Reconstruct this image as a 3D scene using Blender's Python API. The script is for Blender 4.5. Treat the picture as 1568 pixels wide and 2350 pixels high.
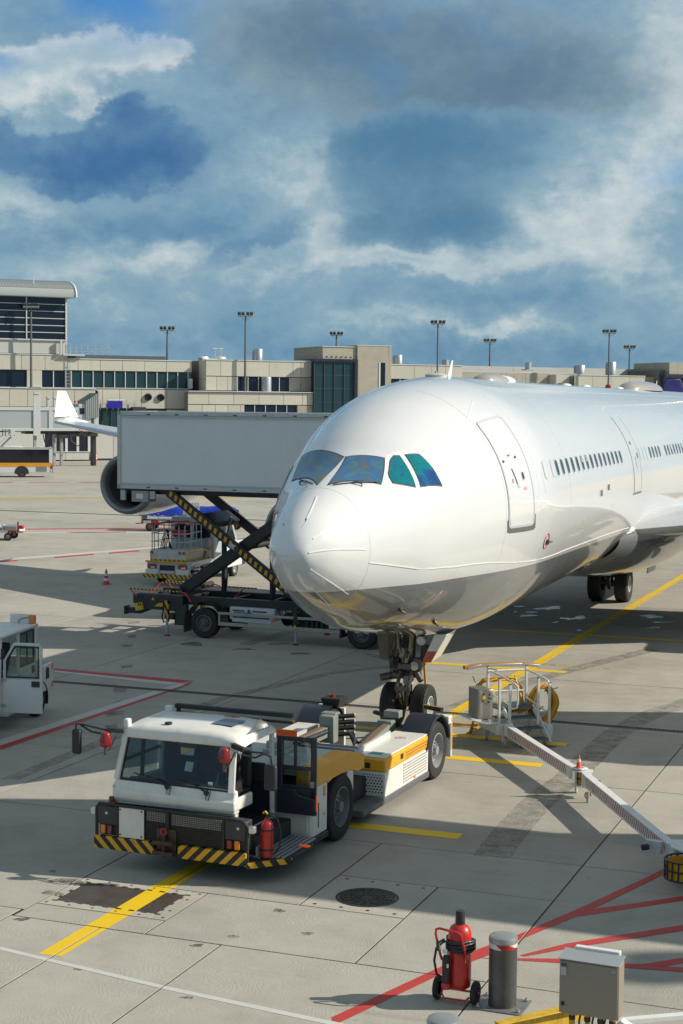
import bpy, bmesh, math, random
from mathutils import Vector, Matrix
random.seed(7)
R=math.radians; PI=math.pi
SC=bpy.context.scene; COL=SC.collection
for o in list(bpy.data.objects): bpy.data.objects.remove(o)

# ------------------------------------------------------------------ camera
F_,CX_,CY_,H_,ROLL_,HC=3708.,784.,1175.,925.,.009,7.3
pitch=math.atan((CY_-H_)/F_); roll=math.atan(ROLL_)
FWD=Vector((0,math.cos(pitch),-math.sin(pitch))); RT0=Vector((1,0,0)); UP0=RT0.cross(FWD)
RT=math.cos(roll)*RT0+math.sin(roll)*UP0; UP=-math.sin(roll)*RT0+math.cos(roll)*UP0
CAM=Vector((0,0,HC))
cd=bpy.data.cameras.new('camera'); cam=bpy.data.objects.new('camera',cd); COL.objects.link(cam)
cd.sensor_fit='HORIZONTAL'; cd.sensor_width=24; cd.lens=24*F_/1568; cd.clip_start=.3; cd.clip_end=4000
mw=Matrix((RT,UP,-FWD)).transposed().to_4x4(); mw.translation=CAM; cam.matrix_world=mw
SC.camera=cam

# ------------------------------------------------------------------ light and exposure
SUN_EL=32.; SUN_AZ=90.            # the sun stands to the right of the view (world +X)
SC.view_settings.view_transform='Standard'; SC.view_settings.look='None'
SC.view_settings.exposure=0.33; SC.view_settings.gamma=1; SC.view_settings.use_curve_mapping=False
sl=bpy.data.lights.new('sun','SUN'); sl.energy=4.1; sl.angle=R(.55); sl.color=(1.,.93,.81)
so=bpy.data.objects.new('sun',sl); COL.objects.link(so)
sd=Vector((math.cos(R(SUN_EL)),0,math.sin(R(SUN_EL))))
so.rotation_mode='QUATERNION'; so.rotation_quaternion=sd.to_track_quat('Z','Y'); so.location=sd*60

# ------------------------------------------------------------------ node expressions
class E:
    def __init__(s,nt,k): s.nt=nt; s.k=k
    def m(s,op,*a):
        n=s.nt.nodes.new('ShaderNodeMath'); n.operation=op
        for i,x in enumerate((s,)+a):
            if isinstance(x,E): s.nt.links.new(x.k,n.inputs[i])
            else: n.inputs[i].default_value=x
        return E(s.nt,n.outputs[0])
    def __add__(s,o): return s.m('ADD',o)
    __radd__=__add__
    def __mul__(s,o): return s.m('MULTIPLY',o)
    __rmul__=__mul__
    def __sub__(s,o): return s.m('SUBTRACT',o)
    def __rsub__(s,o): return s.m('MULTIPLY',-1.).m('ADD',o)
    def __truediv__(s,o): return s.m('DIVIDE',o)
    def step(s,a,b,lo=0.,hi=1.):
        n=s.nt.nodes.new('ShaderNodeMapRange'); n.interpolation_type='SMOOTHSTEP'
        s.nt.links.new(s.k,n.inputs[0])
        for i,x in enumerate((a,b,lo,hi)): n.inputs[i+1].default_value=x
        return E(s.nt,n.outputs[0])
def coords(nt,kind='Object'):
    t=nt.nodes.new('ShaderNodeTexCoord'); return t.outputs[kind]
def split(nt,v):
    n=nt.nodes.new('ShaderNodeSeparateXYZ'); nt.links.new(v,n.inputs[0]); return [E(nt,o) for o in n.outputs]
def comb(nt,x,y,z):
    n=nt.nodes.new('ShaderNodeCombineXYZ')
    for i,a in enumerate((x,y,z)):
        if isinstance(a,E): nt.links.new(a.k,n.inputs[i])
        else: n.inputs[i].default_value=a
    return n.outputs[0]
def noise(nt,v,scale,detail=4,rough=.55,dist=0.,col=False):
    n=nt.nodes.new('ShaderNodeTexNoise'); n.inputs['Scale'].default_value=scale; n.inputs['Detail'].default_value=detail
    n.inputs['Roughness'].default_value=rough; n.inputs['Distortion'].default_value=dist
    if v is not None: nt.links.new(v,n.inputs['Vector'])
    return n.outputs[1] if col else E(nt,n.outputs[0])
def scaled(nt,v,sx,sy,sz):
    n=nt.nodes.new('ShaderNodeMapping'); n.inputs['Scale'].default_value=(sx,sy,sz); nt.links.new(v,n.inputs[0]); return n.outputs[0]
def mixc(nt,f,a,b,blend='MIX'):
    n=nt.nodes.new('ShaderNodeMix'); n.data_type='RGBA'; n.blend_type=blend
    for i,x in ((0,f),(6,a),(7,b)):
        if isinstance(x,E): nt.links.new(x.k,n.inputs[i])
        elif hasattr(x,'links'): nt.links.new(x,n.inputs[i])
        elif isinstance(x,(int,float)): n.inputs[i].default_value=x
        else: n.inputs[i].default_value=(*x,1)
    return n.outputs[2]
def ramp(nt,f,stops):
    n=nt.nodes.new('ShaderNodeValToRGB'); e=n.color_ramp.elements
    while len(e)<len(stops): e.new(.5)
    for q,(p,c) in zip(e,stops): q.position=p; q.color=(*c,1)
    nt.links.new(f.k,n.inputs[0]); return n.outputs[0]
def srgb(r,g,b):
    f=lambda c:(c/12.92 if c<=.04045 else ((c+.055)/1.055)**2.4)
    return (f(r/255),f(g/255),f(b/255))

# ------------------------------------------------------------------ sky: clear-sky model behind broken cloud
w=bpy.data.worlds.new('World'); SC.world=w; w.use_nodes=True; nt=w.node_tree; nt.nodes.clear()
bg=nt.nodes.new('ShaderNodeBackground'); bg.inputs[1].default_value=.06
wo=nt.nodes.new('ShaderNodeOutputWorld'); nt.links.new(bg.outputs[0],wo.inputs[0])
sky=nt.nodes.new('ShaderNodeTexSky'); sky.sky_type='NISHITA'; sky.sun_disc=False
sky.sun_elevation=R(SUN_EL); sky.sun_rotation=R(SUN_AZ); sky.air_density=1.; sky.dust_density=.6; sky.ozone_density=2.
gd=coords(nt,'Generated'); X,Y,Z=split(nt,gd)
wn=split(nt,noise(nt,scaled(nt,gd,1,1,1.5),8,4,.55,0,True)); wn2=split(nt,noise(nt,scaled(nt,gd,1,1,1.3),26,6,.62,0,True))
az=X.m('ARCTAN2',Y)+(wn[0]-.5)*.07+(wn2[0]-.5)*.055
el=Z.m('ARCSINE')+(wn[1]-.5)*.045+(wn2[1]-.5)*.04
def blob(px,py,rx,ry,rot=0.,hard=0.):
    a=(az-(px-784)/3708.)*(3708./rx); b=(el-(925-py)/3708.)*(3708./ry)
    if rot:
        c,s_=math.cos(rot),math.sin(rot); a,b=a*c+b*s_*(ry/rx),b*c-a*s_*(rx/ry)
    d=a*a+b*b
    if hard: return d.m('SQRT').step(1+hard,1-hard)
    return (d*-1.).m('EXPONENT')
n1=noise(nt,scaled(nt,gd,1,1,1.4),7,7,.58,.3); n2=noise(nt,scaled(nt,gd,1,1,1.5),24,7,.62,.25); n3=noise(nt,scaled(nt,gd,1,1,1.6),62,6,.65,.2)
tex=(n1-.5)*.40+(n2-.5)*.45+(n3-.5)*.36
def field(bl):
    f=None
    for a,px,py,rx,ry,rot in bl:
        g_=blob(px,py,rx,ry,rot)*a; f=g_ if f is None else f+g_
    return f
L=tex*1.05+.46+field(((.16,640,430,130,150,0),(.16,90,215,190,120,.15),(.12,330,130,130,60,.3),(-.16,620,220,160,120,0),(.10,715,440,70,190,.12),(.14,930,625,290,40,.06),
    (.27,1330,560,260,90,-.25),(-.22,420,520,190,45,.2),(.24,1090,752,230,22,0),(.22,430,605,240,50,0),(.34,1540,200,120,200,0),(.22,1420,420,160,120,0),(.30,40,495,200,40,0),(-.16,120,560,260,26,0),
    (.18,830,735,160,30,0),(-.15,450,790,500,36,0),(-.15,1300,820,400,36,0),(.12,230,620,200,40,0),(-.12,1150,700,260,24,0)))
over=Z.step(.25,.8)                         # thicker, greyer cloud overhead
cl=ramp(nt,L,((.05,srgb(78,126,166)),(.25,srgb(99,139,167)),(.42,srgb(119,153,175)),(.58,srgb(136,166,182)),(.74,srgb(168,187,195)),(.95,srgb(212,217,215))))
def layer(cl,bl,t0,t1,c0,c1,amp,op=1.):
    f=field(bl)+tex*amp; m=f.step(t0,t1)*op
    return mixc(nt,m,cl,mixc(nt,(tex*1.2+.5+(f-t1)*-.35).step(.15,.85),c0,c1))
cl=layer(cl,((1.,40,220,110,75,0),(1.,150,160,120,50,.2),(.9,290,125,120,42,.1),(.8,395,115,60,40,0),(.7,230,250,60,70,0)),.30,.95,srgb(150,178,192),srgb(222,224,221),1.35,.95)
cl=layer(cl,((.62,735,440,55,120,.15),(.75,760,550,60,60,.3),(1.,860,618,120,26,.12),(1.,1010,632,150,26,-.05),(.9,1180,600,130,34,-.15),(1.,1340,545,150,60,-.3),(.8,1440,470,90,70,0),(.6,620,640,80,22,.2),(.7,430,580,120,34,.1),(.6,1100,755,190,18,0)),.12,1.15,srgb(142,171,186),srgb(212,217,214),1.5,.72)
cl=layer(cl,((1.,1000,150,430,130,0),(.8,700,90,260,110,0),(.7,1250,230,260,90,0),(.6,1000,270,330,60,0)),.18,.95,srgb(92,120,141),srgb(134,158,170),.9)
cl=layer(cl,((.9,560,560,250,34,.42),(.8,380,510,150,45,.2),(.6,740,640,130,24,.3)),.35,.95,srgb(84,124,160),srgb(112,148,174),.9,.9)
cl=layer(cl,((1.,900,545,140,50,.1),(.9,1060,520,170,60,-.2),(.9,960,420,220,90,.1),(.7,850,350,110,50,.2),(.9,930,320,210,60,0),(.6,1150,330,160,60,0)),.22,.95,srgb(80,121,152),srgb(116,152,172),.9)
cl=layer(cl,((1.,130,395,220,55,0),(1.,320,370,170,75,.1),(.9,290,270,75,50,0),(.6,20,330,60,40,0)),.36,.74,srgb(64,106,152),srgb(108,146,172),1.1)
cl=mixc(nt,over*.85,cl,ramp(nt,n1+(n2-.5)*.5,((.25,(.17,.20,.235)),(.5,(.27,.30,.325)),(.75,(.50,.50,.48)))))
k10=mixc(nt,1.,cl,(14.,14.,14.),'MULTIPLY')
gap=blob(285,42,150,60)*1.0+blob(30,185,60,22)*.6+blob(1510,420,90,40)*.4
cover=(n1.step(.30,.44)*.25+.72-gap*.95).m('MINIMUM',1.).m('MAXIMUM',0.)
nt.links.new(mixc(nt,cover,mixc(nt,1.,sky.outputs[0],(.55,1.15,1.7),'MULTIPLY'),k10),bg.inputs[0])

# ------------------------------------------------------------------ materials
MATS={}
def base_mat(name):
    m=bpy.data.materials.new(name); m.use_nodes=True; return m,m.node_tree,m.node_tree.nodes['Principled BSDF']
def pm(name,col,rough=.5,metal=0.,var=.12,scale=2.5,bump=0.,dirt=0.,coat=0.,spec=.5,grain=0.):
    """painted / plastic / metal surface with blotchy wear"""
    if name in MATS: return MATS[name]
    m,nt,b=base_mat(name); v=coords(nt); n=noise(nt,v,scale,5,.6); g=noise(nt,v,scale*9,4,.65)
    c=mixc(nt,n.step(.3,.75)*var,col,[x*.45 for x in col])
    c=mixc(nt,g.step(.45,.8)*var*.6,c,[min(1,x*1.25+.01) for x in col])
    if dirt: c=mixc(nt,(noise(nt,scaled(nt,v,1,1,.35),scale*2.2,6,.7).step(.5,.74))*dirt,c,(.06,.05,.04))
    nt.links.new(c,b.inputs['Base Color'])
    nt.links.new((n.step(.2,.8)*.22+(rough-.08)).k,b.inputs['Roughness'])
    b.inputs['Metallic'].default_value=metal; b.inputs['Coat Weight'].default_value=coat; b.inputs['Coat Roughness'].default_value=.08
    b.inputs['Specular IOR Level'].default_value=spec
    if bump:
        bn=nt.nodes.new('ShaderNodeBump'); bn.inputs['Strength'].default_value=bump; bn.inputs['Distance'].default_value=.02
        nt.links.new((g+n).k,bn.inputs['Height']); nt.links.new(bn.outputs[0],b.inputs['Normal'])
    MATS[name]=m; return m
def stripes(name,c1,c2,d,period,duty=.5,rough=.5,off=0.):
    """diagonal painted stripes along direction d in the part's own coordinates"""
    if name in MATS: return MATS[name]
    m,nt,b=base_mat(name); v=coords(nt); x,y,z=split(nt,v); t=(x*d[0]+y*d[1]+z*d[2])/period+(100.+off)
    f=t.m('FRACT').m('LESS_THAN',duty); n=noise(nt,v,6,5,.65)
    c=mixc(nt,f,c2,c1); c=mixc(nt,n.step(.52,.72)*.45,c,(.05,.045,.04)); nt.links.new(c,b.inputs['Base Color']); b.inputs['Roughness'].default_value=rough
    MATS[name]=m; return m
def dots(name,col,hole,ax,kx,kz,t=.25,rough=.5):
    """perforated sheet: rows of small holes"""
    if name in MATS: return MATS[name]
    m,nt,b=base_mat(name); v=coords(nt); c3=split(nt,v); a=c3[ax]; z=c3[2]
    zi=(z*kz).m('FLOOR'); fx=((a*kx)+(zi*.5)).m('FRACT')-.5; fz=(z*kz).m('FRACT')-.5
    d=fx*fx+fz*fz; f=d.m('LESS_THAN',t*t)
    nt.links.new(mixc(nt,f,col,hole),b.inputs['Base Color']); b.inputs['Roughness'].default_value=rough; MATS[name]=m; return m
def glass(name,col,rough=.04,alpha=1.,trans=0.):
    if name in MATS: return MATS[name]
    m,nt,b=base_mat(name); b.inputs['Base Color'].default_value=(*col,1); b.inputs['Roughness'].default_value=rough
    b.inputs['Specular IOR Level'].default_value=.6; b.inputs['Transmission Weight'].default_value=trans; b.inputs['IOR'].default_value=1.45
    if trans: b.inputs['Alpha'].default_value=alpha
    MATS[name]=m; return m
def clear_glass(name,tint,refl=.12):
    """thin pane: see-through with a Fresnel reflection"""
    if name in MATS: return MATS[name]
    m=bpy.data.materials.new(name); m.use_nodes=True; nt=m.node_tree; nt.nodes.clear()
    o=nt.nodes.new('ShaderNodeOutputMaterial'); mx=nt.nodes.new('ShaderNodeMixShader'); t=nt.nodes.new('ShaderNodeBsdfTransparent'); g=nt.nodes.new('ShaderNodeBsdfGlossy')
    lw=nt.nodes.new('ShaderNodeFresnel'); lw.inputs[0].default_value=1.5
    t.inputs[0].default_value=(*tint,1); g.inputs['Roughness'].default_value=.02
    nt.links.new((E(nt,lw.outputs[0])*1.0+refl*.4).k,mx.inputs[0]); nt.links.new(t.outputs[0],mx.inputs[1]); nt.links.new(g.outputs[0],mx.inputs[2]); nt.links.new(mx.outputs[0],o.inputs[0])
    MATS[name]=m; return m
def glow(name,col,st):
    if name in MATS: return MATS[name]
    m,nt,b=base_mat(name); b.inputs['Base Color'].default_value=(*col,1); b.inputs['Emission Color'].default_value=(*col,1); b.inputs['Emission Strength'].default_value=st; MATS[name]=m; return m

WHITE=pm('white_paint',(.78,.77,.73),.38,var=.10,dirt=.10)
TUGWHITE=pm('tractor_white',(.80,.78,.71),.36,var=.12,scale=1.6,dirt=.16,coat=.25)
GREY=pm('grey_paint',(.36,.37,.37),.5,var=.15,dirt=.1)
LGREY=pm('light_grey_paint',(.55,.56,.55),.5,var=.12,dirt=.12)
GALV=pm('galvanised_steel',(.52,.54,.55),.42,.7,var=.3,scale=7,dirt=.1)
STEEL=pm('stainless_steel',(.52,.49,.44),.34,.85,var=.12,scale=1.5)
CHROME=pm('polished_metal',(.8,.8,.8),.12,1.,var=.05)
BLACK=pm('black_paint',(.022,.023,.025),.45,var=.2,dirt=.0,coat=.1)
SATIN=pm('satin_black',(.03,.031,.034),.55,var=.2)
NAVY=pm('dark_navy',(.022,.028,.042),.38,var=.2,coat=.25)
RUBBER=pm('tyre_rubber',(.026,.025,.024),.75,var=.4,scale=8,bump=.25)
DARKM=pm('dark_metal',(.07,.065,.06),.45,.5,var=.4,scale=9,dirt=.3)
OILY=pm('oily_metal',(.16,.145,.125),.4,.6,var=.5,scale=8,dirt=.5)
ORANGE=pm('amber_band_paint',(.93,.43,.02),.4,var=.07,dirt=.10,coat=.2)
YELLOW=pm('yellow_paint',(.74,.44,.025),.5,var=.15,dirt=.1)
RED=pm('red_paint',(.55,.022,.018),.34,var=.14,coat=.3)
REDLENS=pm('red_lens',(.26,.010,.012),.15,var=.1,coat=.6)
AMBER=pm('amber_lens',(.85,.24,.02),.18,var=.1,coat=.6)
LENS=pm('clear_lens',(.62,.63,.62),.12,.6,var=.2,coat=.6)
CABLE=pm('yellow_cable',(.72,.36,.02),.5,var=.25,scale=10)
DGLASS=glass('dark_glass',(.012,.016,.022),.05)
TGLASS=glass('teal_glass',(.02,.05,.055),.06)
CLEAR=clear_glass('clear_pane',(.46,.56,.55),.05)
HAZ=(.80,.42,.02); BLK=(.022,.022,.022)

# ------------------------------------------------------------------ mesh building
EACH={'hanging_cable','window_frame','cab_pillar','pivot_shaft','lock_arm','leg_lock','ice_probe','buffer','taxi_light','rail_end','folded_rail','cream_slat','end_stop','side_lamp','lamp_slot','radiator_screen','warning_sign','wall_vent','skylight','mirror_bracket','roof_corner_bracket','lower_plate','equipment_locker','drag_brace','side_step','trim_strip','subframe','scuff_plate','cross_rail','stringer','window_bar','seat','hinge','red_mark','wiper','roller'}
class B:
    def __init__(s): s.v=[]; s.f=[]; s.mi=[]; s.sm=[]
    def add(s,vs,fs,m=0):
        k=len(s.v); s.v+= [tuple(p) for p in vs]
        for f in fs: s.f.append([i+k for i in f]); s.mi.append(m)
        return s
    def box(s,x0,x1,y0,y1,z0,z1,m=0):
        return s.add([(x,y,z) for x in (x0,x1) for y in (y0,y1) for z in (z0,z1)],[(0,1,3,2),(4,6,7,5),(0,4,5,1),(2,3,7,6),(0,2,6,4),(1,5,7,3)],m)
    def obox(s,c,sz,rot=(0,0,0),m=0):
        from mathutils import Euler
        q=Euler([R(a) for a in rot]).to_matrix(); c=Vector(c)
        return s.add([c+q@Vector((x*sz[0]/2,y*sz[1]/2,z*sz[2]/2)) for x in (-1,1) for y in (-1,1) for z in (-1,1)],[(0,1,3,2),(4,6,7,5),(0,4,5,1),(2,3,7,6),(0,2,6,4),(1,5,7,3)],m)
    def beam(s,p,q,w,h,m=0,up=(0,0,1)):
        p,q=Vector(p),Vector(q); d=(q-p).normalized(); u=Vector(up)
        if abs(d.dot(u))>.98: u=Vector((0,1,0))
        a=d.cross(u).normalized()*w/2; b=a.cross(d).normalized()*h/2
        return s.add([o+i*a+j*b for o in (p,q) for i in (-1,1) for j in (-1,1)],[(0,1,3,2),(4,6,7,5),(0,4,5,1),(2,3,7,6),(0,2,6,4),(1,5,7,3)],m)
    def hexa(s,a,b,m=0):   # two matching loops of points joined
        n=len(a); return s.add(list(a)+list(b),[list(range(n-1,-1,-1)),list(range(n,2*n))]+[(i,(i+1)%n,n+(i+1)%n,n+i) for i in range(n)],m)
    def prism(s,poly,ax,a,b,m=0):   # polygon in the plane normal to axis ax, from a to b
        def mk(p,t):
            return (t,p[0],p[1]) if ax==0 else ((p[0],t,p[1]) if ax==1 else (p[0],p[1],t))
        return s.hexa([mk(p,a) for p in poly],[mk(p,b) for p in poly],m)
    def tube(s,pts,r,n=8,m=0,closed=False):
        P=[Vector(p) for p in pts]; N=len(P); rings=[]; prev=None
        for i in range(N):
            if closed: t=(P[(i+1)%N]-P[i-1]).normalized()
            else: t=(P[min(i+1,N-1)]-P[max(i-1,0)]).normalized()
            if prev is None:
                u=Vector((0,0,1)) if abs(t.z)<.9 else Vector((1,0,0)); a=t.cross(u).normalized()
            else:
                a=(prev-t*prev.dot(t)).normalized()
            prev=a; b=t.cross(a); rr=r[i] if isinstance(r,(list,tuple)) else r
            rings.append([P[i]+rr*(math.cos(2*PI*k/n)*a+math.sin(2*PI*k/n)*b) for k in range(n)])
        vs=[q for g in rings for q in g]; fs=[]
        for i in range(N if closed else N-1):
            j=(i+1)%N
            for k in range(n): fs.append((i*n+k,i*n+(k+1)%n,j*n+(k+1)%n,j*n+k))
        if not closed: fs+= [list(range(n-1,-1,-1)),[(N-1)*n+k for k in range(n)]]
        return s.add(vs,fs,m)
    def cyl(s,p,q,r,r2=None,n=16,m=0):
        return s.tube([p,q],[r,r if r2 is None else r2],n,m)
    def lathe(s,prof,o=(0,0,0),ax=(0,0,1),n=24,m=0,a0=0.,a1=360.):
        o=Vector(o); ax=Vector(ax).normalized(); u=Vector((0,0,1)) if abs(ax.z)<.9 else Vector((1,0,0)); a=ax.cross(u).normalized(); b=ax.cross(a)
        full=abs(a1-a0)>=359.9; cnt=n if full else n+1; vs=[]; fs=[]
        for (r,h) in prof:
            for k in range(cnt):
                t=R(a0+(a1-a0)*k/n); vs.append(o+ax*h+r*(math.cos(t)*a+math.sin(t)*b))
        for i in range(len(prof)-1):
            for k in range(n):
                k2=(k+1)%cnt; fs.append((i*cnt+k,i*cnt+k2,(i+1)*cnt+k2,(i+1)*cnt+k))
        return s.add(vs,fs,m)
    def disc(s,c,r,ax=(0,0,1),n=20,m=0):
        return s.lathe([(r,0),(.0001,0)],c,ax,n,m)
    def grid(s,rows,m=0):
        nr=len(rows); nc=len(rows[0]); vs=[p for r_ in rows for p in r_]
        return s.add(vs,[(i*nc+j,i*nc+j+1,(i+1)*nc+j+1,(i+1)*nc+j) for i in range(nr-1) for j in range(nc-1)],m)
    def parts(s):
        p=list(range(len(s.v)))
        def f(i):
            while p[i]!=i: p[i]=p[p[i]]; i=p[i]
            return i
        for q in s.f:
            a=f(q[0])
            for i in q[1:]: p[f(i)]=a
        g={}
        for k,q in enumerate(s.f): g.setdefault(f(q[0]),[]).append(k)
        o=[]
        for ks in g.values():
            b=B(); ix={}
            for k in ks:
                for i in s.f[k]:
                    if i not in ix: ix[i]=len(b.v); b.v.append(s.v[i])
                b.f.append([ix[i] for i in s.f[k]]); b.mi.append(s.mi[k])
            o.append(b)
        return o
    def out(s,name,mats,parent=None,bevel=0.,smooth=40,seg=2,recalc=True,solid=0.):
        if name in EACH:
            ps=s.parts()
            if len(ps)>1: return [b.out(name,mats,parent,bevel,smooth,seg,recalc) for b in ps][0]
        me=bpy.data.meshes.new(name); me.from_pydata(s.v,[],s.f)
        ms=mats if isinstance(mats,(list,tuple)) else [mats]
        for q in ms: me.materials.append(q)
        for p,i in zip(me.polygons,s.mi): p.material_index=i
        if recalc:
            bm=bmesh.new(); bm.from_mesh(me); bmesh.ops.remove_doubles(bm,verts=bm.verts,dist=1e-5); bmesh.ops.recalc_face_normals(bm,faces=bm.faces); bm.to_mesh(me); bm.free()
        if smooth:
            me.shade_smooth(); me.set_sharp_from_angle(angle=R(smooth))
        o=bpy.data.objects.new(name,me); COL.objects.link(o)
        if parent: o.parent=parent
        if bevel:
            md=o.modifiers.new('bevel','BEVEL'); md.width=bevel; md.segments=seg; md.limit_method='ANGLE'; md.angle_limit=R(35); md.harden_normals=False
        return o
def tag(o,label=None,cat=None,group=None,kind=None):
    if label: o['label']=label
    if cat: o['category']=cat
    if group: o['group']=group
    if kind: o['kind']=kind
    return o
def thing(name,loc,rz,label,cat,group=None):
    o=bpy.data.objects.new(name,None); COL.objects.link(o); o.empty_display_size=.2; o.location=loc; o.rotation_euler=(0,0,R(rz)); return tag(o,label,cat,group)
def copy_tree(o,parent=None):
    c=o.copy(); COL.objects.link(c)
    if parent: c.parent=parent
    for ch in list(o.children): copy_tree(ch,c)
    return c
def dup(o,loc,rz=None,label=None,sc=None):
    c=copy_tree(o); c.location=loc
    if rz is not None: c.rotation_euler=(0,0,R(rz))
    if label: c['label']=label
    if sc: c.scale=sc if isinstance(sc,(tuple,list)) else (sc,sc,sc)
    return c
def place(o,loc): o.location=loc; return o
def ray(px,py): return FWD+RT*((px-CX_)/F_)-UP*((py-CY_)/F_)
def G(px,py,z=0.):            # where the sight line of a photo point meets height z
    d=ray(px,py); return CAM+d*((z-HC)/d.z)
class Fr:                      # a thing's own frame: origin, heading
    def __init__(s,x,y,deg): s.o=Vector((x,y,0)); s.R=Matrix.Rotation(R(deg),3,'Z'); s.d=deg
    def hit(s,px,py,ax,v):
        c=s.R.transposed()@(CAM-s.o); d=s.R.transposed()@ray(px,py); return c+d*((v-c[ax])/d[ax])
    def w(s,p): return s.R@Vector(p)+s.o
    def l(s,p): return s.R.transposed()@(Vector(p)-s.o)
def arc(c,r,a0,a1,n,ax=1):
    o=[]
    for i in range(n+1):
        t=R(a0+(a1-a0)*i/n); u,v_=r*math.cos(t),r*math.sin(t)
        o.append((c[0]+u,c[1],c[2]+v_) if ax==1 else ((c[0],c[1]+u,c[2]+v_) if ax==0 else (c[0]+u,c[1]+v_,c[2])))
    return o
def text_mesh(name,body,size,mat,parent,loc,rot,ext=.001,align='CENTER'):
    c=bpy.data.curves.new(name,'FONT'); c.body=body; c.size=size; c.extrude=ext; c.align_x=align; c.align_y='CENTER'; c.resolution_u=3
    t=bpy.data.objects.new(name,c); COL.objects.link(t); bpy.context.view_layer.update()
    me=bpy.data.meshes.new_from_object(t.evaluated_get(bpy.context.evaluated_depsgraph_get())); bpy.data.objects.remove(t); bpy.data.curves.remove(c)
    me.materials.clear(); me.materials.append(mat); o=bpy.data.objects.new(name,me); COL.objects.link(o); o.parent=parent; o.location=loc; o.rotation_euler=rot; return o
def wheel(parent,c,rad,wid,rim_r,side=1,ax=(1,0,0),rim_mat=None,n=40,hub_out=.03,bolts=8,tread=True,name='wheel'):
    """tyre with a rim and hub; side = which way along ax the rim shows"""
    ax=Vector(ax); c=Vector(c); h=wid/2; b=B()
    pr=[(rim_r,-h*.72),(rim_r+.02,-h*.9),(rim_r+(rad-rim_r)*.45,-h),(rad*.93,-h*.94),(rad*.985,-h*.78)]
    if tread:
        for t in (-.5,-.17,.17,.5): pr+= [(rad,h*(t-.12)),(rad,h*(t+.10)),(rad-.012,h*(t+.11)),(rad-.012,h*(t+.21))]
    else: pr+= [(rad,-h*.5),(rad,h*.5)]
    pr+= [(rad*.985,h*.78),(rad*.93,h*.94),(rim_r+(rad-rim_r)*.45,h),(rim_r+.02,h*.9),(rim_r,h*.72)]
    b.lathe(pr,(0,0,0),ax,n); t=b.out(name,RUBBER,parent,smooth=35); t.location=c
    b=B(); k=side
    b.lathe([(rim_r+.012,k*h*.93),(rim_r*.97,k*h*.96),(rim_r*.92,k*h*.72),(rim_r*.86,k*h*.35),(rim_r*.62,k*h*.30),(rim_r*.56,k*h*.55),(rim_r*.30,k*h*.62),(rim_r*.27,k*(h*.62+hub_out)),(.001,k*(h*.62+hub_out))],(0,0,0),ax,n)
    u=ax.cross(Vector((0,0,1))).normalized() if abs(ax.z)<.9 else Vector((1,0,0)); v=ax.cross(u)
    for i in range(bolts):
        t_=2*PI*i/bolts; p=(u*math.cos(t_)+v*math.sin(t_))*rim_r*.44
        b.cyl(p+ax*k*h*.55,p+ax*k*(h*.62+.03),rim_r*.05,n=6)
    b.out('rim',rim_mat or LGREY,t,smooth=35)
    return t

# ================================================================== GROUND
HD=-20.964; GF=Fr(0,0,HD)
def GL(px,py):                 # photo point -> ground plane in the apron's own grid
    p=GF.l(G(px,py)); return (p.x,p.y)
def concrete(name,col,seed=0.,broom=1.,vary=.14):
    m,nt,b=base_mat(name); v=coords(nt); x,y,z=split(nt,v)
    oi=nt.nodes.new('ShaderNodeObjectInfo'); rnd=E(nt,oi.outputs['Random'])
    big=noise(nt,v,.16,6,.62); mid=noise(nt,v,1.3,6,.65); fine=noise(nt,v,38,3,.7); sp=noise(nt,v,7,5,.7)
    wv=split(nt,noise(nt,v,.55,3,.5,0,True)); wy=(wv[0]-.5)*2.2+(noise(nt,v,2.2,2)-.5)*.35
    ph=(x+y*.12+wy+rnd*3.)*70.; ln=ph.m('SINE'); ln2=((x*1.3+wy*1.25+rnd)*163.).m('SINE')
    patch=noise(nt,v,.9,4,.6).step(.42,.62)
    br=(ln*.6+ln2*.4)*(.35+patch*.65)*broom
    k=1.+(big-.5)*.85+(mid-.5)*.5+(fine-.5)*.22+br*.035+(rnd-.5)*vary
    c=mixc(nt,1.,col,comb(nt,k,k,k),'MULTIPLY')
    c=mixc(nt,big.step(.50,.68)*.35,c,(.30,.275,.215))
    c=mixc(nt,sp.step(.66,.76)*.55,c,(.13,.12,.105))
    stretch=noise(nt,scaled(nt,v,.12,1.6,1),1.1,6,.7); c=mixc(nt,stretch.step(.56,.74)*.34,c,(.17,.165,.15))
    grime=noise(nt,v,.42,7,.72).step(.50,.66); c=mixc(nt,grime*.20,c,(.20,.185,.155)); dk=noise(nt,v,2.6,7,.75).step(.60,.72); c=mixc(nt,dk*.32,c,(.15,.14,.12))
    nt.links.new(c,b.inputs['Base Color']); b.inputs['Roughness'].default_value=.82; b.inputs['Specular IOR Level'].default_value=.3
    bn=nt.nodes.new('ShaderNodeBump'); bn.inputs['Strength'].default_value=.35; bn.inputs['Distance'].default_value=.006
    nt.links.new((br*.5+fine*.8).k,bn.inputs['Height']); nt.links.new(bn.outputs[0],b.inputs['Normal'])
    return m
CONC=concrete('apron_concrete',(.40,.375,.322)); CONCF=concrete('far_concrete',(.40,.375,.322),broom=0.); CONCL=concrete('pit_frame_concrete',(.43,.40,.34),broom=.2)
SEAL=pm('joint_sealant',(.035,.034,.032),.8,var=.4)
g=B(); 
g.grid([[(x,y,-.03) for y in (-60,0,40,80,150,300,800,1600)] for x in (-1600,-500,-150,-60,0,60,150,500,1600)])
ground=g.out('ground',CONCF,None,smooth=0); ground.rotation_euler=(0,0,R(HD)); tag(ground,'pale concrete airport apron in square slabs',None,None,'structure')
RECTS=[]
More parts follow.
